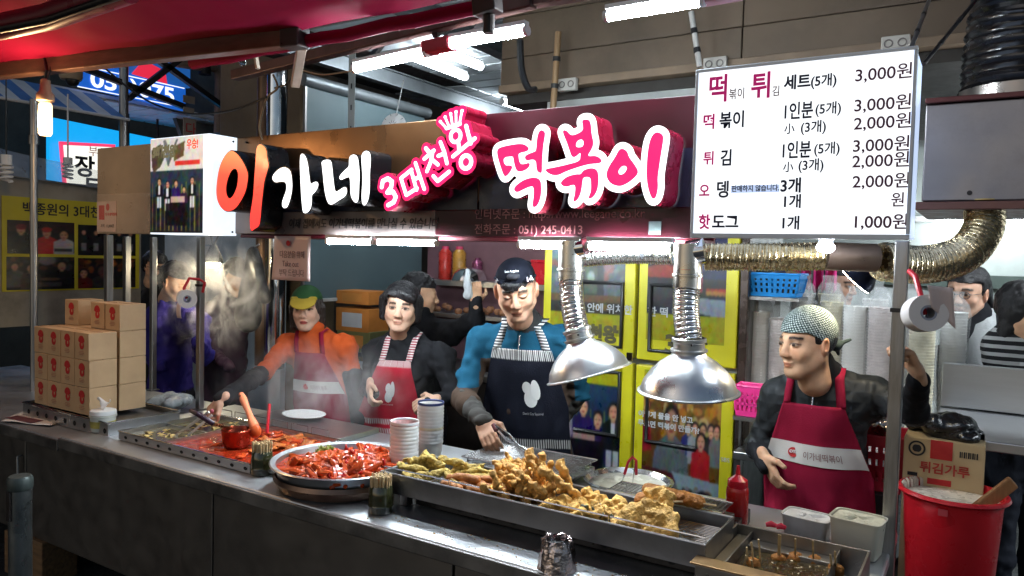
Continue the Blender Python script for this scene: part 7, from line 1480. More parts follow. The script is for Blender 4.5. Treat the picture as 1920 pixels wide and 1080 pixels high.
class Body:
    """one continuous body; clothes by zones; keeps a BVH for draping cloth"""
    def __init__(s, name, label, J, yaw, mats, girth=1., head=None, hands=(), h=.008, hh=.0026, legs=True, cut=None, foldamp=.005, neck=.054, sleeve=None, headsc=1.04, feat=True, collar=None, group=None, zone=None):
        s.f = V(math.sin(yaw), -math.cos(yaw), 0); s.e1 = V(math.cos(yaw), math.sin(yaw), 0); s.J = {k: V(*v) for k, v in J.items()}; j = s.J; f = s.f; g = girth
        S = SDF(); fl = (f, 1.5)
        hip, nb = j['hip'], j['neck']; waist = hip*.62+nb*.38; chest = hip*.22+nb*.78
        S.cone(chest, waist, .158*g, .146*g, 1, .05, flat=fl); S.cone(waist, hip, .146*g, .165*g, 1, .05, flat=(f, 1.4))
        S.cone(hip, hip-V(0, 0, .08), .165*g, .16*g, 3, .04, flat=(f, 1.35))
        for a in 'LR':
            sh = j['s'+a]; S.cone(nb*.75+sh*.25-V(0, 0, .015), sh, .055*g, .056*g, 1, .05); S.cone(chest, sh-V(0, 0, .03), .10*g, .06*g, 1, .06, flat=(f, 1.3))
            if 'e'+a in j:
                S.cone(sh, j['e'+a], .058*g, .046*g, 1, .035)
                if 'w'+a in j: S.cone(j['e'+a], j['w'+a], .045*g, .033, 2, .03)
        if 'bust' in j:
            for q in (-1, 1): S.ell(chest*.75+waist*.25+f*.075+s.e1*q*.06, (.07, .06, .065), 1, .06)
        S.cone(nb-V(0, 0, .05), nb+unit(j['head']-nb)*.05, .075*g, neck+.012, 1, .04)
        if collar: S.cone(nb-V(0, 0, .01), nb+unit(j['head']-nb)*collar, .084, .070, 4, .015)
        if legs:
            for q in (-1, 1):
                a = hip+s.e1*q*.085-V(0, 0, .08); kn = V(a[0], a[1], .48)+f*.02; an = V(a[0], a[1], .08)
                S.cone(a, kn, .088, .062, 3, .05); S.cone(kn, an, .060, .045, 3, .03); S.cone(an-V(0, 0, .03), an+f*.15-V(0, 0, .04), .042, .034, 5, .02)
        sd = len(name)+int(abs(hip[0])*100)
        def nz(P, I):
            return np.where(I > 0, foldamp*np.where((I == 1) | (I == 2), 1.25, 1.)*(vnoise(P*V(1, 1, .55)+sd, 9, sd)*.5+1.3*(.4-np.abs(vnoise(P*V(1, 1, .8)+sd, 24, sd+2)))+.45*vnoise(P+sd, 42, sd+1)), 0.)
        vs, fs, mi = S.mesh(h, nz)
        if zone: mi = zone(vs[fs].mean(1), mi, s)
        VS, FS, MI = [vs], [fs], [mi]; n = len(vs); T = SDF(); T.p = [q for q in S.p if not (q[0] == 'c' and any('e'+a in j and (np.array_equal(q[1], j['e'+a]) or np.array_equal(q[2], j['e'+a])) for a in 'LR'))]
        tv, tf, _ = T.mesh(.012); s.bvh = BVHTree.FromPolygons(tv.tolist(), tf.tolist())
        if head:
            hs = head_shape(head.get('wide', 1.), head.get('fem', 0.)); v2, f2, _ = hs.mesh(hh); m2 = np.zeros(len(f2), int); n0 = n
            tint = face_tint(v2, head.get('eye', 'open'), head.get('mouth', 0.), head.get('lipw', 1.), head.get('lip', (.76, .50, .48)), not head.get('fem', 0)) if feat else None
            s.hR = rotm(*head['rot']); s.hs = headsc; s.hc = j['head']
            VS.append(s.hp(v2)); FS.append(f2+n); MI.append(m2); n += len(v2)
        for wr, fwd, nrm, cu, th, sd_ in hands:
            hsn = hand_shape(cu, th, .2, 0, sd_); v3, f3, _ = hsn.mesh(.0036 if h < .01 else .005); VS.append(V(*wr)+(basis(fwd, nrm)@v3.T).T*.92); FS.append(f3+n); MI.append(np.zeros(len(f3), int)); n += len(v3)
        lo = np.concatenate(VS).min(0); s.t = thing('person', (hip[0], hip[1], max(0, lo[2])), label, 'person', group)
        s.body = mesh_obj('body', np.concatenate(VS), np.concatenate(FS), mats, np.concatenate(MI), s.t, True, sharp=None)
        tn = np.ones((n, 4), np.float32)
        if head and feat: tn[n0:n0+len(tint), :3] = tint
        s.body.data.color_attributes.new('Tint', 'FLOAT_COLOR', 'POINT').data.foreach_set('color', tn.ravel())
    def hp(s, v): return s.hc+(s.hR@(np.asarray(v, float)*s.hs).T).T
    def head_part(s, name, S, mat, h=.0034, noise=None, clip=None, colf=None, parent=None):
        v, f, m = S.mesh(h, noise, clip); o = mesh_obj(name, s.hp(v), f, mat, m, parent or s.t, True, sharp=None)
        if colf is not None:
            c = np.clip(colf(v), 0, 1); ca = o.data.color_attributes.new('Col', 'FLOAT_COLOR', 'POINT'); ca.data.foreach_set('color', np.concatenate([c, np.ones((len(c), 1))], 1).astype(np.float32).ravel())
        return o
    def surf(s, u, z, off=.008, ref=None):
        """front of the body at sideways offset u and height z"""
        o = s.J['hip']*(1-(z-s.J['hip'][2])/(s.J['neck'][2]-s.J['hip'][2]))+s.J['neck']*((z-s.J['hip'][2])/(s.J['neck'][2]-s.J['hip'][2])); o = V(o[0], o[1], z)
        p = o+s.e1*u; r = s.bvh.ray_cast(Vector(p+s.f*.6), Vector(-s.f), 1.0)
        return .6-r[3]+off if r[0] is not None else None, o
    def drape(s, us, zs_, off=.009, smooth=3, hang=None):
        D = np.full((len(zs_), us.shape[1]), np.nan); O = np.zeros((len(zs_), 3))
        for i, z in enumerate(zs_):
            for k in range(us.shape[1]): d, O[i] = s.surf(us[i, k], z, off); D[i, k] = np.nan if d is None else d
        for i in range(len(D)):
            r = D[i]; ok = ~np.isnan(r)
            if ok.any(): D[i] = np.interp(np.arange(len(r)), np.nonzero(ok)[0], r[ok])
            else: D[i] = D[i-1]-.0005
        # absolute forward distance so that cloth hangs from bust and belly
        A = D+(O@s.f)[:, None]
        for i in range(1, len(A)):
            if zs_[i] < zs_[i-1]: A[i] = np.maximum(A[i], A[i-1]-.30*(zs_[i-1]-zs_[i]))
        B = A.copy()
        for _ in range(smooth):
            P = np.pad(B, 1, 'edge'); B = np.maximum((P[:-2, 1:-1]+P[2:, 1:-1]+P[1:-1, :-2]+P[1:-1, 2:])/4, A-.004)
        out = np.zeros(B.shape+(3,))
        for i in range(len(B)):
            for k in range(B.shape[1]): b_ = O[i]+s.e1*us[i, k]; out[i, k] = b_+s.f*(B[i, k]-b_@s.f)
        return out
    def apron(s, z1, z0, halfw, mat, colf=None, nu=28, nv=34, off=.010, fold=.006, name='apron', parent=None, thick=.003, shift=0.):
        zs_ = np.linspace(z1, z0, nv); us = np.array([[(-1+2*k/(nu-1))*halfw((z-z0)/(z1-z0))+shift for k in range(nu)] for z in zs_])
        P = s.drape(us, zs_, off)
        for i in range(nv):
            v = i/(nv-1)
            for k in range(nu): u = -1+2*k/(nu-1); P[i, k] += s.f*(.010*max(0., float(vnoise(V(u*1.2, v*2.2, z1), 2.2, 5)))*v+fold*v*math.sin(7*u+3*v+z1*9)+fold*.6*v*math.sin(15*u-4*v)+.002*math.sin(23*u*v+5*v))
        b = MB(); b.grid(P); b.f = [tuple(reversed(q)) for q in b.f]; o = b.build(name, mat, parent or s.t, True, thick=thick)
        if colf is not None:
            c = np.array([colf(k/(nu-1), i/(nv-1)) for i in range(nv) for k in range(nu)]); ca = o.data.color_attributes.new('Col', 'FLOAT_COLOR', 'POINT'); ca.data.foreach_set('color', np.concatenate([c, np.ones((len(c), 1))], 1).astype(np.float32).ravel())
        s.P = P; return o
    def patch(s, name, u0, u1, v0, v1, mat, parent, off=.004, nu=14, nv=6):       # cloth laid on the last apron grid
        P = s.P; nvv, nuu = P.shape[:2]; out = np.zeros((nv, nu, 3))
        for i, v in enumerate(np.linspace(v0, v1, nv)):
            for k, u in enumerate(np.linspace(u0, u1, nu)): out[i, k] = s.at(u, v)+s.f*off
        b = MB(); b.grid(out); b.f = [tuple(reversed(q)) for q in b.f]; return b.build(name, mat, parent, True)
    def disc(s, name, u, v, ru, rv, mat, parent, off=.004, n=20):
        c = s.at(u, v)+s.f*off; b = MB(); b.add([c]+[s.at(u+ru*math.cos(2*math.pi*k/n), v+rv*math.sin(2*math.pi*k/n))+s.f*off for k in range(n)], [(0, 1+(k+1) % n, 1+k) for k in range(n)]); return b.build(name, mat, parent, True)
    def at(s, u, v):
        P = s.P; a = np.clip(v, 0, 1)*(P.shape[0]-1.001); c = np.clip(u, 0, 1)*(P.shape[1]-1.001); i, k = int(a), int(c); fa, fc = a-i, c-k
        return (P[i, k]*(1-fc)+P[i, k+1]*fc)*(1-fa)+(P[i+1, k]*(1-fc)+P[i+1, k+1]*fc)*fa
    def text(s, body, u0, v0, su, sv, mat, parent, off=.006, bold=0.):
        o = lettering('print', body, (0, 0, 0), (1, 0, 0), (0, 0, 1), 1., mat, None, bold=bold); n = len(o.data.vertices); co = np.empty(n*3); o.data.vertices.foreach_get('co', co); co = co.reshape(-1, 3)+ORIG[o.name]
        q = np.array([s.at(u0+p[0]*su, v0-p[2]*sv)+s.f*off for p in co])-ORIG[parent.name]; o.data.vertices.foreach_set('co', q.ravel()); o.data.update(); o.location = (0, 0, 0); o.parent = parent; return o
    def strap(s, u0, z0, p1, w, mat, parent, name='strap', n=12, u1=None, colf=None, z1=None):
        p1 = V(*p1); pts = []
        u1 = u0*.62 if u1 is None else u1; z1 = s.J['neck'][2]+.02 if z1 is None else z1
        for k in range(n):
            t = k/(n-1); z = z0+(z1-z0)*t; u = u0+(u1-u0)*t**1.3; d, o = s.surf(u, z, .010)
            if d is None: d = (pts[-1]-o)@s.f-.012 if pts else .1
            pts.append(o+s.e1*u+s.f*d)
        pts = np.array(pts); 
        for _ in range(2): pts[1:-1] = (pts[:-2]+pts[1:-1]*2+pts[2:])/4
        pts = list(pts)+[p1]
        rows = []
        for i, p in enumerate(pts): rows.append([p-s.e1*w/2+s.f*.0, p+s.e1*w/2])
        b = MB(); b.grid(rows); return b.build(name, mat, parent, True, thick=.003)

def slots(skin, top, fore, trou, collar, shoe): return [skin, top, fore, trou, collar, shoe]
BLKC = cloth('black_cloth', (.014, .014, .016)); SHOE = M('shoe', (.02, .02, .02), .5); JEAN = cloth('dark_trousers', (.02, .022, .03))
WHITEC = cloth('white_cloth', (.60, .57, .53), var=.06); WINE = cloth('wine_cloth', (.24, .010, .032), .8, var=.12); CRIM = cloth('crimson_cloth', (.36, .012, .028), .8, var=.12)
ATTRC = M('printed_cloth', rough=.85, attr='Col', var=.10, vs=9, bump=.2, bs=220, spec=.08)
WHP = M('white_fabric_print', (.66, .65, .63), .8, var=.05); BKP = M('black_fabric_print', (.015, .015, .02), .8)

# ---- man in the middle with tongs
mw = (-1.545,2.3,1.081)
man = Body('man', 'man in teal and brown fleece and black apron picking fried food with tongs', dict(head=(-1.567,2.54,1.564), neck=(-1.617,2.7,1.391), sL=(-1.449,2.76,1.355), sR=(-1.816,2.68,1.325), eL=(-1.461,2.9,1.113), wL=(-1.571,2.92,0.95), eR=(-1.821,2.56,1.096), wR=mw, hip=(-1.655,2.86,0.831)), .30,
    slots(SK1, cloth('teal_fleece', (.010, .062, .108), .95, var=.1), cloth('grey_brown_fleece', (.055, .052, .048), .95), JEAN, cloth('collar_dark', (.03, .03, .03)), SHOE)+[cloth('brown_fleece', (.055, .036, .026), .95)], 1.02,
    head=dict(rot=(.50, .34, -.10), eye='closed', mouth=.006, wide=1.06), hh=.0023, hands=[(mw, (.62, -.55, -.42), (-.2, -.55, .8), .55, .8, -1)], headsc=.99, collar=.05, foldamp=.009, zone=lambda c, mi, b: np.where((mi == 1) & (c[:, 2] < b.J['neck'][2]-.125) & (np.abs((c-b.J['hip'])@b.e1) < .19), 6, np.where((mi == 1) & (c[:, 2] < b.J['eR'][2]+.05) & ((c-b.J['hip'])@b.e1 < -.19), 6, mi)))
S = SDF(); e_, w_ = V(*man.J['eR']), V(*man.J['wR']); S.cone(e_, e_+(w_-e_)*.34, .0535, .0505)
v_, f_, m_ = S.mesh(.006, lambda P, I: .004*vnoise(P, 22, 3)); mesh_obj('brown_sleeve_band', v_, f_, MATS['brown_fleece'], None, man.t, True, sharp=None)
# cap worn backwards, hair
S = SDF().ell((0, .014, .040), (.081, .101, .084), 0, .01)
cap = man.head_part('cap', S, M('cap_black', (.007, .008, .013), .85, var=.15, bump=.15, bs=300, spec=.06), clip=lambda P: -(P[..., 2]-.046+.22*P[..., 1]) if False else .050-P[..., 2]-.10*(P[..., 1]+.02))
S = SDF().cone((-.055, -.066, .062), (.055, -.066, .062), .006).cone((-.055, -.066, .062), (-.08, .0, .055), .006).cone((.055, -.066, .062), (.08, .0, .055), .006); man.head_part('cap_band', S, MATS['cap_black'], parent=cap)
S = SDF().ell((0, -.070, .083), (.026, .022, .013)); man.head_part('cap_opening', S, M('cap_gap', (.02, .02, .026), .9), parent=cap)
S = SDF().ell((0, .14, .055), (.06, .05, .008)); man.head_part('cap_brim', S, MATS['cap_black'], parent=cap)
def head_text(bd, body, p, eu, ev, size, mat, parent, bold=0.): 
    R = bd.hR; return lettering('cap_print', body, bd.hp(np.array([p]))[0], R@V(*eu), R@V(*ev), size, mat, parent, bold=bold)
head_text(man, 'LA', (.052, -.080, .062), (.8, .6, 0), (0, .12, 1), .024, WHP, cap, .001); head_text(man, '★', (-.074, -.060, .058), (.75, -.65, 0), (0, .12, 1), .026, WHP, cap); head_text(man, 'Los Angeles', (-.030, -.078, .104), (1, 0, 0), (0, .6, .8), .011, WHP, cap, .0003)
S = SDF().ell((0, .016, .026), (.0785, .097, .088), 0, .01); man.head_part('hair', S, HAIRM, noise=lambda P, I: .003*vnoise(P*V(3, 3, 1), 60, 2), clip=lambda P: np.maximum(P[..., 2]-.062, np.maximum(-.052-P[..., 2]+.0*P[..., 0], np.where(P[..., 2] > .036+.006*np.sin(P[..., 0]*260), -1., -.004-P[..., 1]+.35*np.maximum(0, .0)))))
S = SDF().ell((-.014, -.074, .046), (.036, .014, .016)).cone((-.035, -.080, .048), (-.030, -.086, .033), .006, .003).cone((-.012, -.084, .045), (-.008, -.091, .029), .006, .003).cone((.010, -.083, .045), (.012, -.089, .033), .006, .003); man.head_part('fringe', S, HAIRM, noise=lambda P, I: .002*vnoise(P*V(3, 1, 1), 110, 2))
nz_, hz_ = man.J['neck'][2], man.J['hip'][2]
def stripe(u, n): return (.55, .54, .52) if (u*n) % 1 < .5 else (.012, .012, .016)
def man_col(u, v):
    if v < .075: return stripe(u, 34)
    if v > .66 and v < .73: return stripe(u, 40)
    if v > .765: return stripe(u, 40)
    return (.010, .011, .018)
ap = man.apron(nz_-.075, hz_-.10, lambda t: .125+.06*min(1, (1-t)*2.4), ATTRC, man_col, 160, 90, fold=.004)
man.disc('white_print', .60, .35, .075, .065, WHP, ap, .0035); man.disc('white_print', .57, .27, .06, .045, WHP, ap, .0045); man.disc('white_print', .67, .285, .055, .075, WHP, ap, .0055); man.text("Don't Cry Squirrel", .50, .47, .030, .026, WHP, ap, .004); man.text("Don't Cry Squirrel", .30, .755, .032, .026, WHP, ap, .004)
for u in (.36, .74):
    man.disc('pocket_patch', u, .885, .075, .085, BKP, ap, .004); man.disc('white_print', u-.008, .905, .036, .04, WHP, ap, .006); man.disc('white_print', u+.006, .86, .026, .03, WHP, ap, .0068)
STRP = M('striped_strap', (.5, .5, .5), .85)
_nt = STRP.node_tree; _w = _nt.nodes.new('ShaderNodeTexWave'); _w.bands_direction = 'Z'; _w.inputs['Scale'].default_value = 26; _tc = _nt.nodes.new('ShaderNodeTexCoord'); _cr = _nt.nodes.new('ShaderNodeValToRGB'); _cr.color_ramp.interpolation = 'CONSTANT'; _cr.color_ramp.elements[0].color = (.012, .012, .016, 1); _cr.color_ramp.elements[1].color = (.55, .54, .52, 1); _cr.color_ramp.elements[1].position = .5
_nt.links.new(_tc.outputs['Object'], _w.inputs[0]); _nt.links.new(_w.outputs[0], _cr.inputs[0]); _nt.links.new(_cr.outputs[0], _nt.nodes['Principled BSDF'].inputs['Base Color'])
man.strap(-.105, nz_-.08, man.J['neck']-man.e1*.085+V(0, 0, .05)+man.f*.0, .036, STRP, ap); man.strap(.105, nz_-.08, man.J['neck']+man.e1*.085+V(0, 0, .05), .034, STRP, ap)
S = SDF().cone(man.J['neck']+man.f*.083+V(0, 0, .01), man.J['neck']+man.f*.105-V(0, 0, .07), .004, .003); v_, f_, m_ = S.mesh(.003); mesh_obj('zip', v_, f_, CHROME, None, man.t, True)
# his tongs
t = thing('serving_tongs', (-1.206,2.05,1.074), 'steel serving tongs in the hand of the man, reaching into the fried heap', 'tongs')
a_ = V(*(-1.43,2.2,1.1)); 
for q, d in (((-1.211,2.04,1.07), V(.006, 0, .004)), ((-1.2,2.06,1.073), V(-.004, 0, -.004))):
    P = [a_+d*.3, a_*.6+V(*q)*.4+d*2.4, V(*q)]; b = MB()
    for p0, p1 in zip(P[:-1], P[1:]): b.bar(p0, p1, .014, .0022, (.3, .8, .3))
    b.build('tong_arm', CHROME, t)
b = MB(); b.cyl(a_-V(.008, 0, -.006), a_+V(.012, -.01, -.010), .008, n=10); b.build('grip', M('dark_red_grip', (.10, .012, .015), .4), t, smooth=True)

# ---- young man at right leaning on the post
ym = Body('young_man', 'young man in black quilted vest and wine apron leaning on the post', dict(head=(-0.507,2.7,1.43), neck=(-0.48,2.82,1.29), sL=(-0.322,2.86,1.254), sR=(-0.609,2.8,1.221), eL=(-0.179,2.7,1.236), wL=(-0.156,2.5,1.366), eR=(-0.682,2.84,1.016), wR=(-0.629,2.72,0.985), hip=(-0.467,2.88,0.825)), -.05,
    slots(SK3, cloth('black_vest', (.013, .015, .017), .6), BLKC, JEAN, cloth('black_collar', (.013, .013, .015)), SHOE), .98,
    head=dict(rot=(-.62, .06, -.03), eye='open', wide=.98, lipw=.82), hh=.0023, hands=[((-0.633,2.72,1.01), (.55, -.30, -.78), (-.75, -.62, -.15), .45, .5, -1), ((-0.156,2.49,1.383), (-.35, -.35, .86), (.7, .3, .4), 1.05, 1.0, 1)], headsc=1.0, collar=.085, foldamp=.006)
def dots(v):
    az = np.arctan2(v[:, 0], -v[:, 1]); el = np.arctan2(v[:, 2]-.02, np.hypot(v[:, 0], v[:, 1]-.015)); a = (az+el*.6)*8.5; e = (el*1.5-az*.3)*8.5
    on = ((a % 1) < .52) & ((e % 1) < .55); return np.where(on[:, None], V(.50, .55, .52), V(.022, .040, .038))
S = SDF().ell((0, .014, .036), (.0805, .101, .090), 0, .01)
bd = ym.head_part('bandana', S, ATTRC, h=.0022, clip=lambda P: (.040-P[..., 2]+.0*P[..., 0])-.62*np.maximum(P[..., 1]+.05, 0), colf=dots)
S = SDF().ell((.012, .112, -.018), (.018, .016, .016), 0, .01).cone((.012, .118, -.018), (.03, .165, -.002), .010, .005).cone((.012, .118, -.02), (-.01, .15, -.055), .011, .005); ym.head_part('bandana_knot', S, M('bandana_dark', (.022, .035, .034), .85), parent=bd)
S = SDF().ell((0, .018, .024), (.077, .096, .086), 0, .01); ym.head_part('hair', S, HAIRM, noise=lambda P, I: .0025*vnoise(P*V(3, 3, 1), 70, 4), clip=lambda P: np.maximum(P[..., 2]-.045, np.maximum(-.055-P[..., 2], np.where(P[..., 2] > -.004, -.026, .006)-P[..., 1])))
nz_, hz_ = ym.J['neck'][2], ym.J['hip'][2]
ap = ym.apron(nz_-.075, hz_-.16, lambda t: .098+.075*min(1, (1-t)*2.2)+.02*(1-t), WINE, None, 40, 50, fold=.005)
band = ym.patch('white_band', .0, 1., .255, .385, WHITEC, ap, .005, 30, 8); ym.text('이가네떡볶이', .40, .345, .072, .055, M('band_ink', (.20, .06, .06), .8), ap, .007)
b = MB(); c_ = ym.at(.29, .32)+ym.f*.007; b.lathe([(.0175, 0), (.0175, .0008), (.001, .0008)], c_, 20, tuple(ym.f)); lg = b.build('round_logo', REDINK, ap); lettering('logo_writing', 'OTL', c_+ym.f*.002-ym.e1*.012-V(0, 0, .002), ym.e1, V(0, 0, 1), .014, WHP, lg, bold=.0006)
ym.strap(-.085, nz_-.078, ym.J['neck']-ym.e1*.075+V(0, 0, .035)+ym.f*.01, .024, WINE, ap, u1=-.078); ym.strap(.088, nz_-.078, ym.J['neck']+ym.e1*.072+V(0, 0, .05)+ym.f*.01, .03, WINE, ap, u1=.076)
for k in range(5):      # quilting seams of the vest
    for sx in (-1, 1):
        P = []
        for q in np.linspace(0, 1, 8):
            z = nz_-.05-.055*k-.05*q; u = sx*(.10+.075*q); d, o = ym.surf(u, z, .0015)
            if d is not None: P.append(o+ym.e1*u+ym.f*d)
        if len(P) > 2: b = MB(); b.tube(P, .0016, 5); b.build('vest_seam', M('seam_black', (.004, .004, .005), .5), ym.t)
S = SDF().cone(ym.J['neck']+ym.f*.075+V(0, 0, .0), ym.J['neck']+ym.f*.10-V(0, 0, .085), .004, .003); v_, f_, m_ = S.mesh(.003); mesh_obj('zip', v_, f_, CHROME, None, ym.t, True)

_nt = MATS['black_vest'].node_tree; _bp = [n for n in _nt.nodes if n.type == 'BUMP'][0]; _mx = _nt.nodes.new('ShaderNodeMath'); _mx.operation = 'MINIMUM'; _tc = _nt.nodes.new('ShaderNodeTexCoord')
for _i, _a in enumerate((.785, -.785)):
    _m = _nt.nodes.new('ShaderNodeMapping'); _m.inputs['Rotation'].default_value = (0, _a, 0); _w = _nt.nodes.new('ShaderNodeTexWave'); _w.bands_direction = 'X'; _w.inputs['Scale'].default_value = 6.5; _nt.links.new(_tc.outputs['Object'], _m.inputs[0]); _nt.links.new(_m.outputs[0], _w.inputs[0]); _nt.links.new(_w.outputs[0], _mx.inputs[_i])
_nt.links.new(_mx.outputs[0], _bp.inputs['Height']); _bp.inputs['Strength'].default_value = .4; _nt.nodes['Principled BSDF'].inputs['Specular IOR Level'].default_value = .35

# ---- woman in orange with green and yellow cap
ow = Body('orange_woman', 'woman in orange jacket and wine apron with green and yellow cap stirring the broth', dict(head=(-3.017,2.8,1.395), neck=(-3.018,2.86,1.247), sL=(-2.851,2.92,1.199), sR=(-3.191,2.84,1.183), eL=(-2.807,2.96,0.966), wL=(-2.694,2.86,0.842), eR=(-3.084,2.56,1.065), wR=(-2.82,2.14,1.035), hip=(-2.991,2.98,0.737)), .30,
    slots(SK2, cloth('orange_jacket', (.52, .085, .018), .8), BLKC, JEAN, cloth('orange_collar', (.50, .085, .02)), SHOE), .92,
    head=dict(rot=(.62, .05, -.02), eye='open', fem=1, wide=.95, lipw=.95, lip=(.55, .12, .18)), hh=.0023, hands=[((-2.814,2.13,1.035), (-.62, -.35, -.70), (-.2, -.75, .6), .7, .9, -1)], headsc=.98, collar=.03, foldamp=.010)
S = SDF().cone(ow.J['eR']+(ow.J['wR']-ow.J['eR'])*.10, ow.J['wR'], .042, .036); v_, f_, m_ = S.mesh(.006, lambda P, I: .003*vnoise(P, 30, 3)); mesh_obj('black_sleeve', v_, f_, BLKC, None, ow.t, True, sharp=None)
S = SDF().cone(ow.J['eL']+(ow.J['sL']-ow.J['eL'])*.35, ow.J['eL'], .055, .052).cone(ow.J['eL'], ow.J['wL'], .050, .04); v_, f_, m_ = S.mesh(.006, lambda P, I: .003*vnoise(P, 30, 3)); mesh_obj('black_sleeve', v_, f_, BLKC, None, ow.t, True, sharp=None)
S = SDF().ell((0, .014, .040), (.081, .100, .083), 0, .01)
cap = ow.head_part('cap', S, cloth('cap_green', (.022, .06, .022), .85), clip=lambda P: .048-P[..., 2]-.12*(P[..., 1]+.02))
S = SDF().ell((0, -.085, .043), (.068, .066, .012), 0, .01, R=rotm(0, .55, 0)); ow.head_part('cap_brim', S, cloth('cap_yellow', (.34, .23, .03), .8), parent=cap)
S = SDF().cone((-.058, -.066, .056), (.058, -.066, .056), .012, .012, 0, .01, flat=(V(0, 1, 0), 1.0)); ow.head_part('cap_front_band', S, MATS['cap_yellow'], parent=cap)
S = SDF().ell((0, .020, .022), (.080, .098, .088), 0, .01)
for x in (-1, 1): S.cone((x*.070, .01, .0), (x*.075, .022, -.105), .026, .020, 0, .02)
S.cone((-.04, .07, -.02), (-.035, .055, -.11), .04, .03, 0, .03).cone((.04, .07, -.02), (.035, .055, -.11), .04, .03, 0, .03)
ow.head_part('hair', S, HAIRB, noise=lambda P, I: .004*vnoise(P*V(3, 3, .7), 60, 6), clip=lambda P: np.maximum(P[..., 2]-.056, np.where(np.abs(P[..., 0]) > .052, -.050-P[..., 1], .0-P[..., 1])))
nz_, hz_ = ow.J['neck'][2], ow.J['hip'][2]
ap = ow.apron(nz_-.085, hz_-.22, lambda t: .085+.08*min(1, (1-t)*2.2)+.03*(1-t), WINE, None, 36, 50, fold=.010)
ow.patch('white_band', .0, 1., .235, .335, WHITEC, ap, .005, 30, 8); ow.text('이가네떡볶이', .42, .305, .058, .045, MATS['band_ink'], ap, .007); b = MB(); c_ = ow.at(.33, .285)+ow.f*.007; b.lathe([(.0155, 0), (.0155, .0008), (.001, .0008)], c_, 18, tuple(ow.f)); b.build('round_logo', REDINK, ap)
ow.strap(-.078, nz_-.088, ow.J['neck']-ow.e1*.075+V(0, 0, .035), .026, WINE, ap, u1=-.072); ow.strap(.078, nz_-.088, ow.J['neck']+ow.e1*.070+V(0, 0, .035), .026, WINE, ap, u1=.07)

# ---- woman in black with short bob
bw_ = Body('black_woman', 'woman with short black bob in black top and crimson apron', dict(head=(-2.442,2.88,1.433), neck=(-2.478,2.96,1.249), sL=(-2.298,3.02,1.184), sR=(-2.651,2.94,1.181), eL=(-2.199,3,1), wL=(-2.235,2.86,0.98), eR=(-2.68,2.92,0.992), wR=(-2.548,2.8,0.997), hip=(-2.588,3.04,0.784), bust=(0, 0, 0)), .34,
    slots(SK2, BLKC, BLKC, JEAN, BLKC, SHOE), 1.06,
    head=dict(rot=(.58, .06, .07), eye='open', fem=1, wide=1.08, lipw=.9), hh=.0023, hands=[((-2.554,2.79,1.04), (.45, -.45, -.75), (-.7, -.6, .2), .7, .6, -1), ((-2.216,2.86,0.998), (-.85, -.35, -.35), (.2, -.7, .65), .6, .6, 1)], headsc=1.02, foldamp=.009)
S = SDF().ell((0, .020, .030), (.088, .104, .095), 0, .01)
for x in (-1, 1): S.cone((x*.078, .0, .03), (x*.080, .005, -.055), .030, .022, 0, .02).cone((x*.05, .075, .0), (x*.05, .07, -.06), .045, .035, 0, .02)
S.ell((-.045, -.060, .058), (.038, .03, .026), 0, .02, R=rotm(0, 0, -.5)).ell((.035, -.066, .062), (.048, .028, .026), 0, .02, R=rotm(0, 0, .45))
bw_.head_part('hair', S, HAIRM, h=.003, noise=lambda P, I: .0035*vnoise(P*V(4, 4, .35), 40, 8), clip=lambda P: np.where((np.abs(P[..., 0]) < .058) & (P[..., 2] < .050-.32*(P[..., 0]+.02)), .0-P[..., 1]+.0, -1.))
nz_, hz_ = bw_.J['neck'][2], bw_.J['hip'][2]
def bw_col(u, v):
    st = (.55, .50, .48) if (u*36) % 1 < .5 else (.28, .03, .05)
    if v < .06: return st
    if .555 < v < .60: return st
    if v > .64: return st
    return (.36, .012, .028)
ap = bw_.apron(nz_-.085, hz_-.18, lambda t: .080+.085*min(1, (1-t)*2.0)+.015*(1-t), ATTRC, bw_col, 150, 80, fold=.007)
bw_.disc('white_print', .47, .33, .07, .06, WHP, ap, .0035); bw_.disc('white_print', .45, .25, .055, .045, WHP, ap, .0045); bw_.disc('white_print', .54, .26, .05, .075, WHP, ap, .0055); bw_.text("Don't Cry Squirrel", .36, .415, .026, .022, WHP, ap, .004)
bw_.disc('pocket_patch', .66, .80, .08, .09, cloth('patch_crimson', (.28, .012, .03)), ap, .004); bw_.disc('white_print', .655, .825, .04, .04, WHP, ap, .006); bw_.disc('white_print', .67, .775, .03, .03, WHP, ap, .0068)
STR2 = M('striped_strap_red', (.5, .5, .5), .85); _nt = STR2.node_tree; _w = _nt.nodes.new('ShaderNodeTexWave'); _w.bands_direction = 'Z'; _w.inputs['Scale'].default_value = 26; _tc = _nt.nodes.new('ShaderNodeTexCoord'); _cr = _nt.nodes.new('ShaderNodeValToRGB'); _cr.color_ramp.interpolation = 'CONSTANT'; _cr.color_ramp.elements[0].color = (.28, .03, .05, 1); _cr.color_ramp.elements[1].color = (.55, .50, .48, 1); _cr.color_ramp.elements[1].position = .5
_nt.links.new(_tc.outputs['Object'], _w.inputs[0]); _nt.links.new(_w.outputs[0], _cr.inputs[0]); _nt.links.new(_cr.outputs[0], _nt.nodes['Principled BSDF'].inputs['Base Color'])
bw_.strap(-.070, nz_-.088, bw_.J['neck']-bw_.e1*.070+V(0, 0, .035), .03, STR2, ap, u1=-.068); bw_.strap(.070, nz_-.088, bw_.J['neck']+bw_.e1*.078+V(0, 0, .05), .03, STR2, ap, u1=.072)

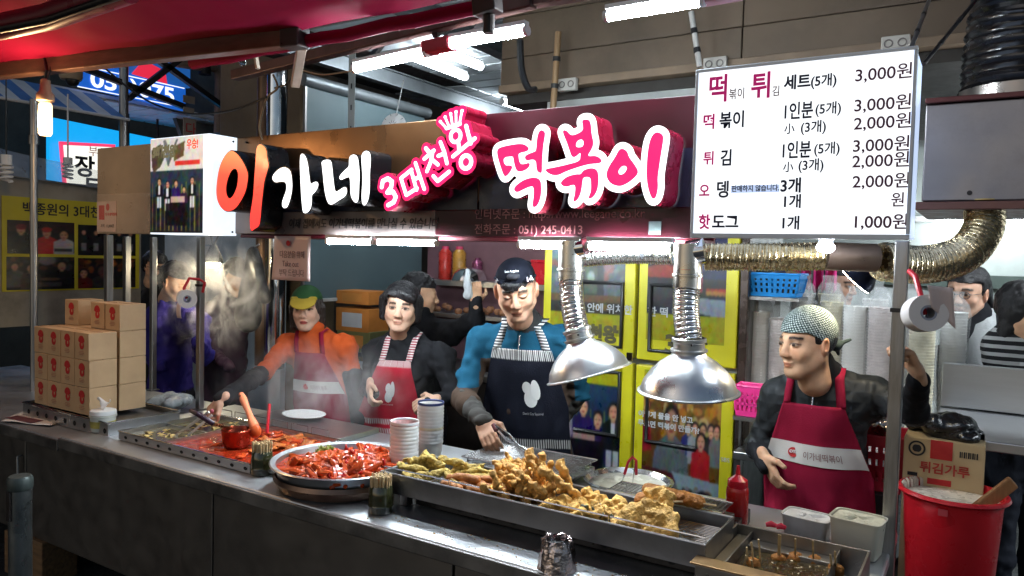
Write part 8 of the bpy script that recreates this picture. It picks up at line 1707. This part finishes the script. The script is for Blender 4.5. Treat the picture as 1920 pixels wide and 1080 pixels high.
# ---- people behind
def short_hair(b_, m=HAIRM, amp=.006): 
    S = SDF().ell((0, .020, .032), (.088, .106, .096), 0, .01).ell((0, .05, -.02), (.074, .062, .06), 0, .02)
    b_.head_part('hair', S, m, h=.005, noise=lambda P, I: amp*vnoise(P, 60, 3), clip=lambda P: np.where(P[..., 2] < .045, .005-P[..., 1], -1.))
pj = Body('purple_jacket', 'customer in a purple jacket seen from behind, eating beside the boxes', dict(head=(-4.358,2.95,1.476), neck=(-4.446,2.98,1.328), sL=(-4.625,3,1.246), sR=(-4.059,2.9,1.255), eL=(-4.694,3,0.957), wL=(-4.292,2.8,0.948), eR=(-3.839,2.78,1.065), wR=(-3.666,2.62,1.18), hip=(-4.493,3,0.712)), 2.15,
    slots(SK1, cloth('purple_jacket', (.036, .028, .19), .7), MATS['purple_jacket'], JEAN, MATS['purple_jacket'], SHOE), 1.1, head=dict(rot=(1.75, .35, 0)), h=.012, hh=.005, feat=False, headsc=1.0, foldamp=.012)
short_hair(pj, amp=.010)
gm = Body('glasses_man', 'man with glasses in dark coat half hidden behind the purple jacket', dict(head=(-5.582,3.6,1.535), neck=(-5.686,3.65,1.338), sL=(-5.351,3.6,1.293), sR=(-6.009,3.7,1.255), hip=(-5.743,3.7,0.567)), 1.2, slots(SK3, BLKC, BLKC, JEAN, BLKC, SHOE), 1., head=dict(rot=(1.6, .25, 0)), h=.014, hh=.005, headsc=1.0)
short_hair(gm)
def glasses(b_):
    b = MB()
    for x in (-1, 1):
        b.tube(b_.hp([(x*.031+.021*math.cos(q), -.096, .015*math.sin(q)) for q in np.linspace(0, 6.283, 17)[:-1]]), .0016, 5, closed=True); b.tube(b_.hp([(x*.052, -.094, .003), (x*.079, -.01, .004)]), .0016, 5)
    b.tube(b_.hp([(-.010, -.098, .002), (.010, -.098, .002)]), .0016, 5); b.build('glasses', BLACKP, b_.t)
glasses(gm)
pp_ = Body('padded_jacket', 'person in plum padded jacket behind the steam', dict(head=(-4.467,3.5,1.493), neck=(-4.581,3.5,1.344), sL=(-4.562,3.6,1.237), sR=(-4.64,3.4,1.254), eR=(-4.466,3.3,0.984), wR=(-4.144,3.2,0.918), hip=(-4.629,3.5,0.564)), .9, slots(SK1, cloth('plum_padded', (.04, .022, .045), .5), MATS['plum_padded'], JEAN, MATS['plum_padded'], SHOE), 1.05, head=dict(rot=(1.4, .5, 0)), h=.014, hh=.006, feat=False, foldamp=.014)
short_hair(pp_)
bk_ = Body('raised_arm', 'person in black behind the woman with the bob, lifting a white cloth', dict(head=(-2.823,3.5,1.454), neck=(-2.811,3.5,1.303), sL=(-2.576,3.5,1.258), sR=(-2.911,3.5,1.249), eL=(-2.366,3.42,1.338), wL=(-2.325,3.36,1.454), hip=(-2.834,3.6,0.68)), 2.4, slots(SK3, BLKC, BLKC, JEAN, BLKC, SHOE), 1.0, head=dict(rot=(2.3, .1, 0)), h=.012, hh=.005, feat=False, hands=[((-2.324,3.36,1.442), (-.05, -.05, 1), (.6, -.7, 0), .9, .8, 1)], foldamp=.008)
short_hair(bk_, amp=.010)
S = SDF().cone((-2.367,3.33,1.608), (-2.357,3.33,1.482), .016, .030, flat=(V(0, 1, 0), 1.6)); v_, f_, m_ = S.mesh(.006, lambda P, I: .006*vnoise(P, 40, 3)); tag(mesh_obj('white_cloth', v_, f_, cloth('pale_cloth', (.55, .57, .58)), None, None, True, sharp=None), 'white cloth held up in front of the steel bowl', 'cloth')
wh = Body('profile_woman', 'dark haired woman seen in profile above the cup sleeves', dict(head=(-0.707,4.6,1.584), neck=(-0.741,4.65,1.405), sL=(-0.814,4.6,1.28), sR=(-0.631,4.7,1.287), hip=(-0.72,4.7,0.689)), .9, slots(SK2, BLKC, BLKC, JEAN, BLKC, SHOE), .9, head=dict(rot=(1.15, .15, 0), fem=1), h=.014, hh=.004)
S = SDF().ell((0, .02, .03), (.084, .104, .095), 0, .01).cone((0, .06, 0), (0, .075, -.16), .07, .05, 0, .03); wh.head_part('hair', S, HAIRM, h=.005, noise=lambda P, I: .004*vnoise(P, 60, 3), clip=lambda P: np.where(P[..., 2] < .05, -.01-P[..., 1], -1.))
sw = Body('scarf_woman', 'woman with glasses in black coat and long grey scarf', dict(head=(-0.076,4.05,1.582), neck=(-0.029,4.1,1.455), sL=(0.083,4.15,1.398), sR=(-0.083,4.05,1.405), eL=(0.111,4.1,1.222), eR=(-0.114,3.95,1.216), wR=(-0.164,3.8,1.323), hip=(0.02,4.15,0.956)), -.35, slots(SK2, cloth('black_coat', (.012, .012, .014)), BLKC, JEAN, BLKC, SHOE), .95, head=dict(rot=(-.35, .10, .05), fem=1), h=.012, hh=.004, feat=True)
S = SDF().ell((0, .022, .030), (.082, .102, .093), 0, .01).cone((.03, .10, .0), (.05, .14, -.09), .035, .022, 0, .03).cone((-.06, -.05, .05), (-.075, -.02, -.02), .02, .012, 0, .01); sw.head_part('hair', S, HAIRM, h=.005, noise=lambda P, I: .004*vnoise(P, 60, 3), clip=lambda P: np.where(P[..., 2] < .048, -.02-P[..., 1], -1.))
glasses(sw)
SCF = cloth('grey_scarf', (.30, .31, .31), .95, bump=.4, bs=120)
def ribbon(b_, pts, w, mat, name):
    P = [V(*p) for p in pts]; rows = [[p-b_.e1*w/2, p-b_.e1*w/5+b_.f*.02, p+b_.e1*w/5+b_.f*.02, p+b_.e1*w/2] for p in P]; b = MB(); b.grid(rows); return b.build(name, mat, b_.t, True, thick=.018)
c_ = sw.J['neck']; ribbon(sw, [c_+V(.02, .02, .05), c_+sw.f*.06+sw.e1*.05-V(0, 0, .02), c_+sw.f*.13+sw.e1*.045-V(0, 0, .15), c_+sw.f*.14+sw.e1*.03-V(0, 0, .35), c_+sw.f*.14+sw.e1*.02-V(0, 0, .60)], .10, SCF, 'scarf'); ribbon(sw, [c_+V(-.04, .02, .05), c_+sw.f*.06-sw.e1*.06-V(0, 0, .02), c_+sw.f*.12-sw.e1*.10-V(0, 0, .2), c_+sw.f*.12-sw.e1*.11-V(0, 0, .38)], .05, SCF, 'scarf')
STS = M('striped_shirt', (.5, .5, .5), .85); _nt = STS.node_tree; _w = _nt.nodes.new('ShaderNodeTexWave'); _w.bands_direction = 'Z'; _w.inputs['Scale'].default_value = 9.5; _w.inputs['Distortion'].default_value = .6; _tc = _nt.nodes.new('ShaderNodeTexCoord'); _cr = _nt.nodes.new('ShaderNodeValToRGB'); _cr.color_ramp.interpolation = 'CONSTANT'; _cr.color_ramp.elements[0].color = (.012, .012, .014, 1); _cr.color_ramp.elements[1].color = (.5, .5, .5, 1); _cr.color_ramp.elements[1].position = .55
_nt.links.new(_tc.outputs['Object'], _w.inputs[0]); _nt.links.new(_w.outputs[0], _cr.inputs[0]); _nt.links.new(_cr.outputs[0], _nt.nodes['Principled BSDF'].inputs['Base Color'])
ss_ = Body('striped_person', 'person in black and white striped shirt at the right edge', dict(head=(0.145,3.75,1.52), neck=(0.141,3.8,1.428), sL=(0.233,3.85,1.398), sR=(0.068,3.75,1.382), eR=(0.064,3.78,1.244), hip=(0.152,3.85,1.029)), .6, slots(SK3, STS, STS, JEAN, STS, SHOE), .95, head=dict(rot=(.9, .1, 0)), h=.012, hh=.005, feat=False, foldamp=.008)
S = SDF().ell((0, .02, .03), (.088, .106, .096), 0, .01).cone((-.05, .02, 0), (-.06, .03, -.12), .04, .03, 0, .03); ss_.head_part('hair', S, HAIRM, h=.005, noise=lambda P, I: .004*vnoise(P, 60, 3), clip=lambda P: np.where(P[..., 2] < .05, -.04-P[..., 1], -1.))

# ------------------------------------------------------------------ steam over the stew
def steam(name, lo, hi, dens, label, thr, seed, sc_=(3.2, 3.2, 2.2)):
    b = MB(); b.box(lo, hi); o = b.build(name, [], origin=None); o.data.materials.clear()
    m = bpy.data.materials.new(name); m.use_nodes = True; nt = m.node_tree; nt.nodes.clear(); L = nt.links.new
    out = nt.nodes.new('ShaderNodeOutputMaterial'); vp = nt.nodes.new('ShaderNodeVolumePrincipled'); vp.inputs['Color'].default_value = (.95, .95, .95, 1); vp.inputs['Anisotropy'].default_value = .3
    tc = nt.nodes.new('ShaderNodeTexCoord'); mp = nt.nodes.new('ShaderNodeMapping'); mp.inputs['Scale'].default_value = sc_; mp.inputs['Location'].default_value = (seed, seed*.7, 0); nz = nt.nodes.new('ShaderNodeTexNoise'); nz.inputs['Scale'].default_value = 2.4; nz.inputs['Detail'].default_value = 4; nz.inputs['Distortion'].default_value = 1.2
    mr = nt.nodes.new('ShaderNodeMapRange'); mr.inputs[1].default_value = thr; mr.inputs[2].default_value = thr+.22; mr.inputs[3].default_value = 0; mr.inputs[4].default_value = 1
    gc = nt.nodes.new('ShaderNodeTexCoord'); gm_ = nt.nodes.new('ShaderNodeMapping'); gm_.inputs['Location'].default_value = (-1, -1, -1); gm_.inputs['Scale'].default_value = (2, 2, 2); gr = nt.nodes.new('ShaderNodeTexGradient'); gr.gradient_type = 'QUADRATIC_SPHERE'
    L(gc.outputs['Generated'], gm_.inputs[0]); L(gm_.outputs[0], gr.inputs[0])
    mu = nt.nodes.new('ShaderNodeMath'); mu.operation = 'MULTIPLY'; m2 = nt.nodes.new('ShaderNodeMath'); m2.operation = 'MULTIPLY'; m2.inputs[1].default_value = dens
    L(tc.outputs['Object'], mp.inputs[0]); L(mp.outputs[0], nz.inputs[0]); L(nz.outputs[0], mr.inputs[0]); L(mr.outputs[0], mu.inputs[0]); L(gr.outputs[0], mu.inputs[1]); L(mu.outputs[0], m2.inputs[0]); L(m2.outputs[0], vp.inputs['Density']); L(vp.outputs[0], out.inputs['Volume'])
    o.data.materials.append(m); tag(o, label, 'steam'); kind(o, 'stuff')
    return o
steam('steam', (-4.30, 2.45, .98), (-3.36, 3.20, 2.0), 52, 'steam cloud rising in front of the work lamp on the left', .54, 1.3)
steam('steam', (-2.95, 1.80, .90), (-1.75, 2.70, 1.36), 4.5, 'thin steam over the red stew and round pan', .47, 4.1)
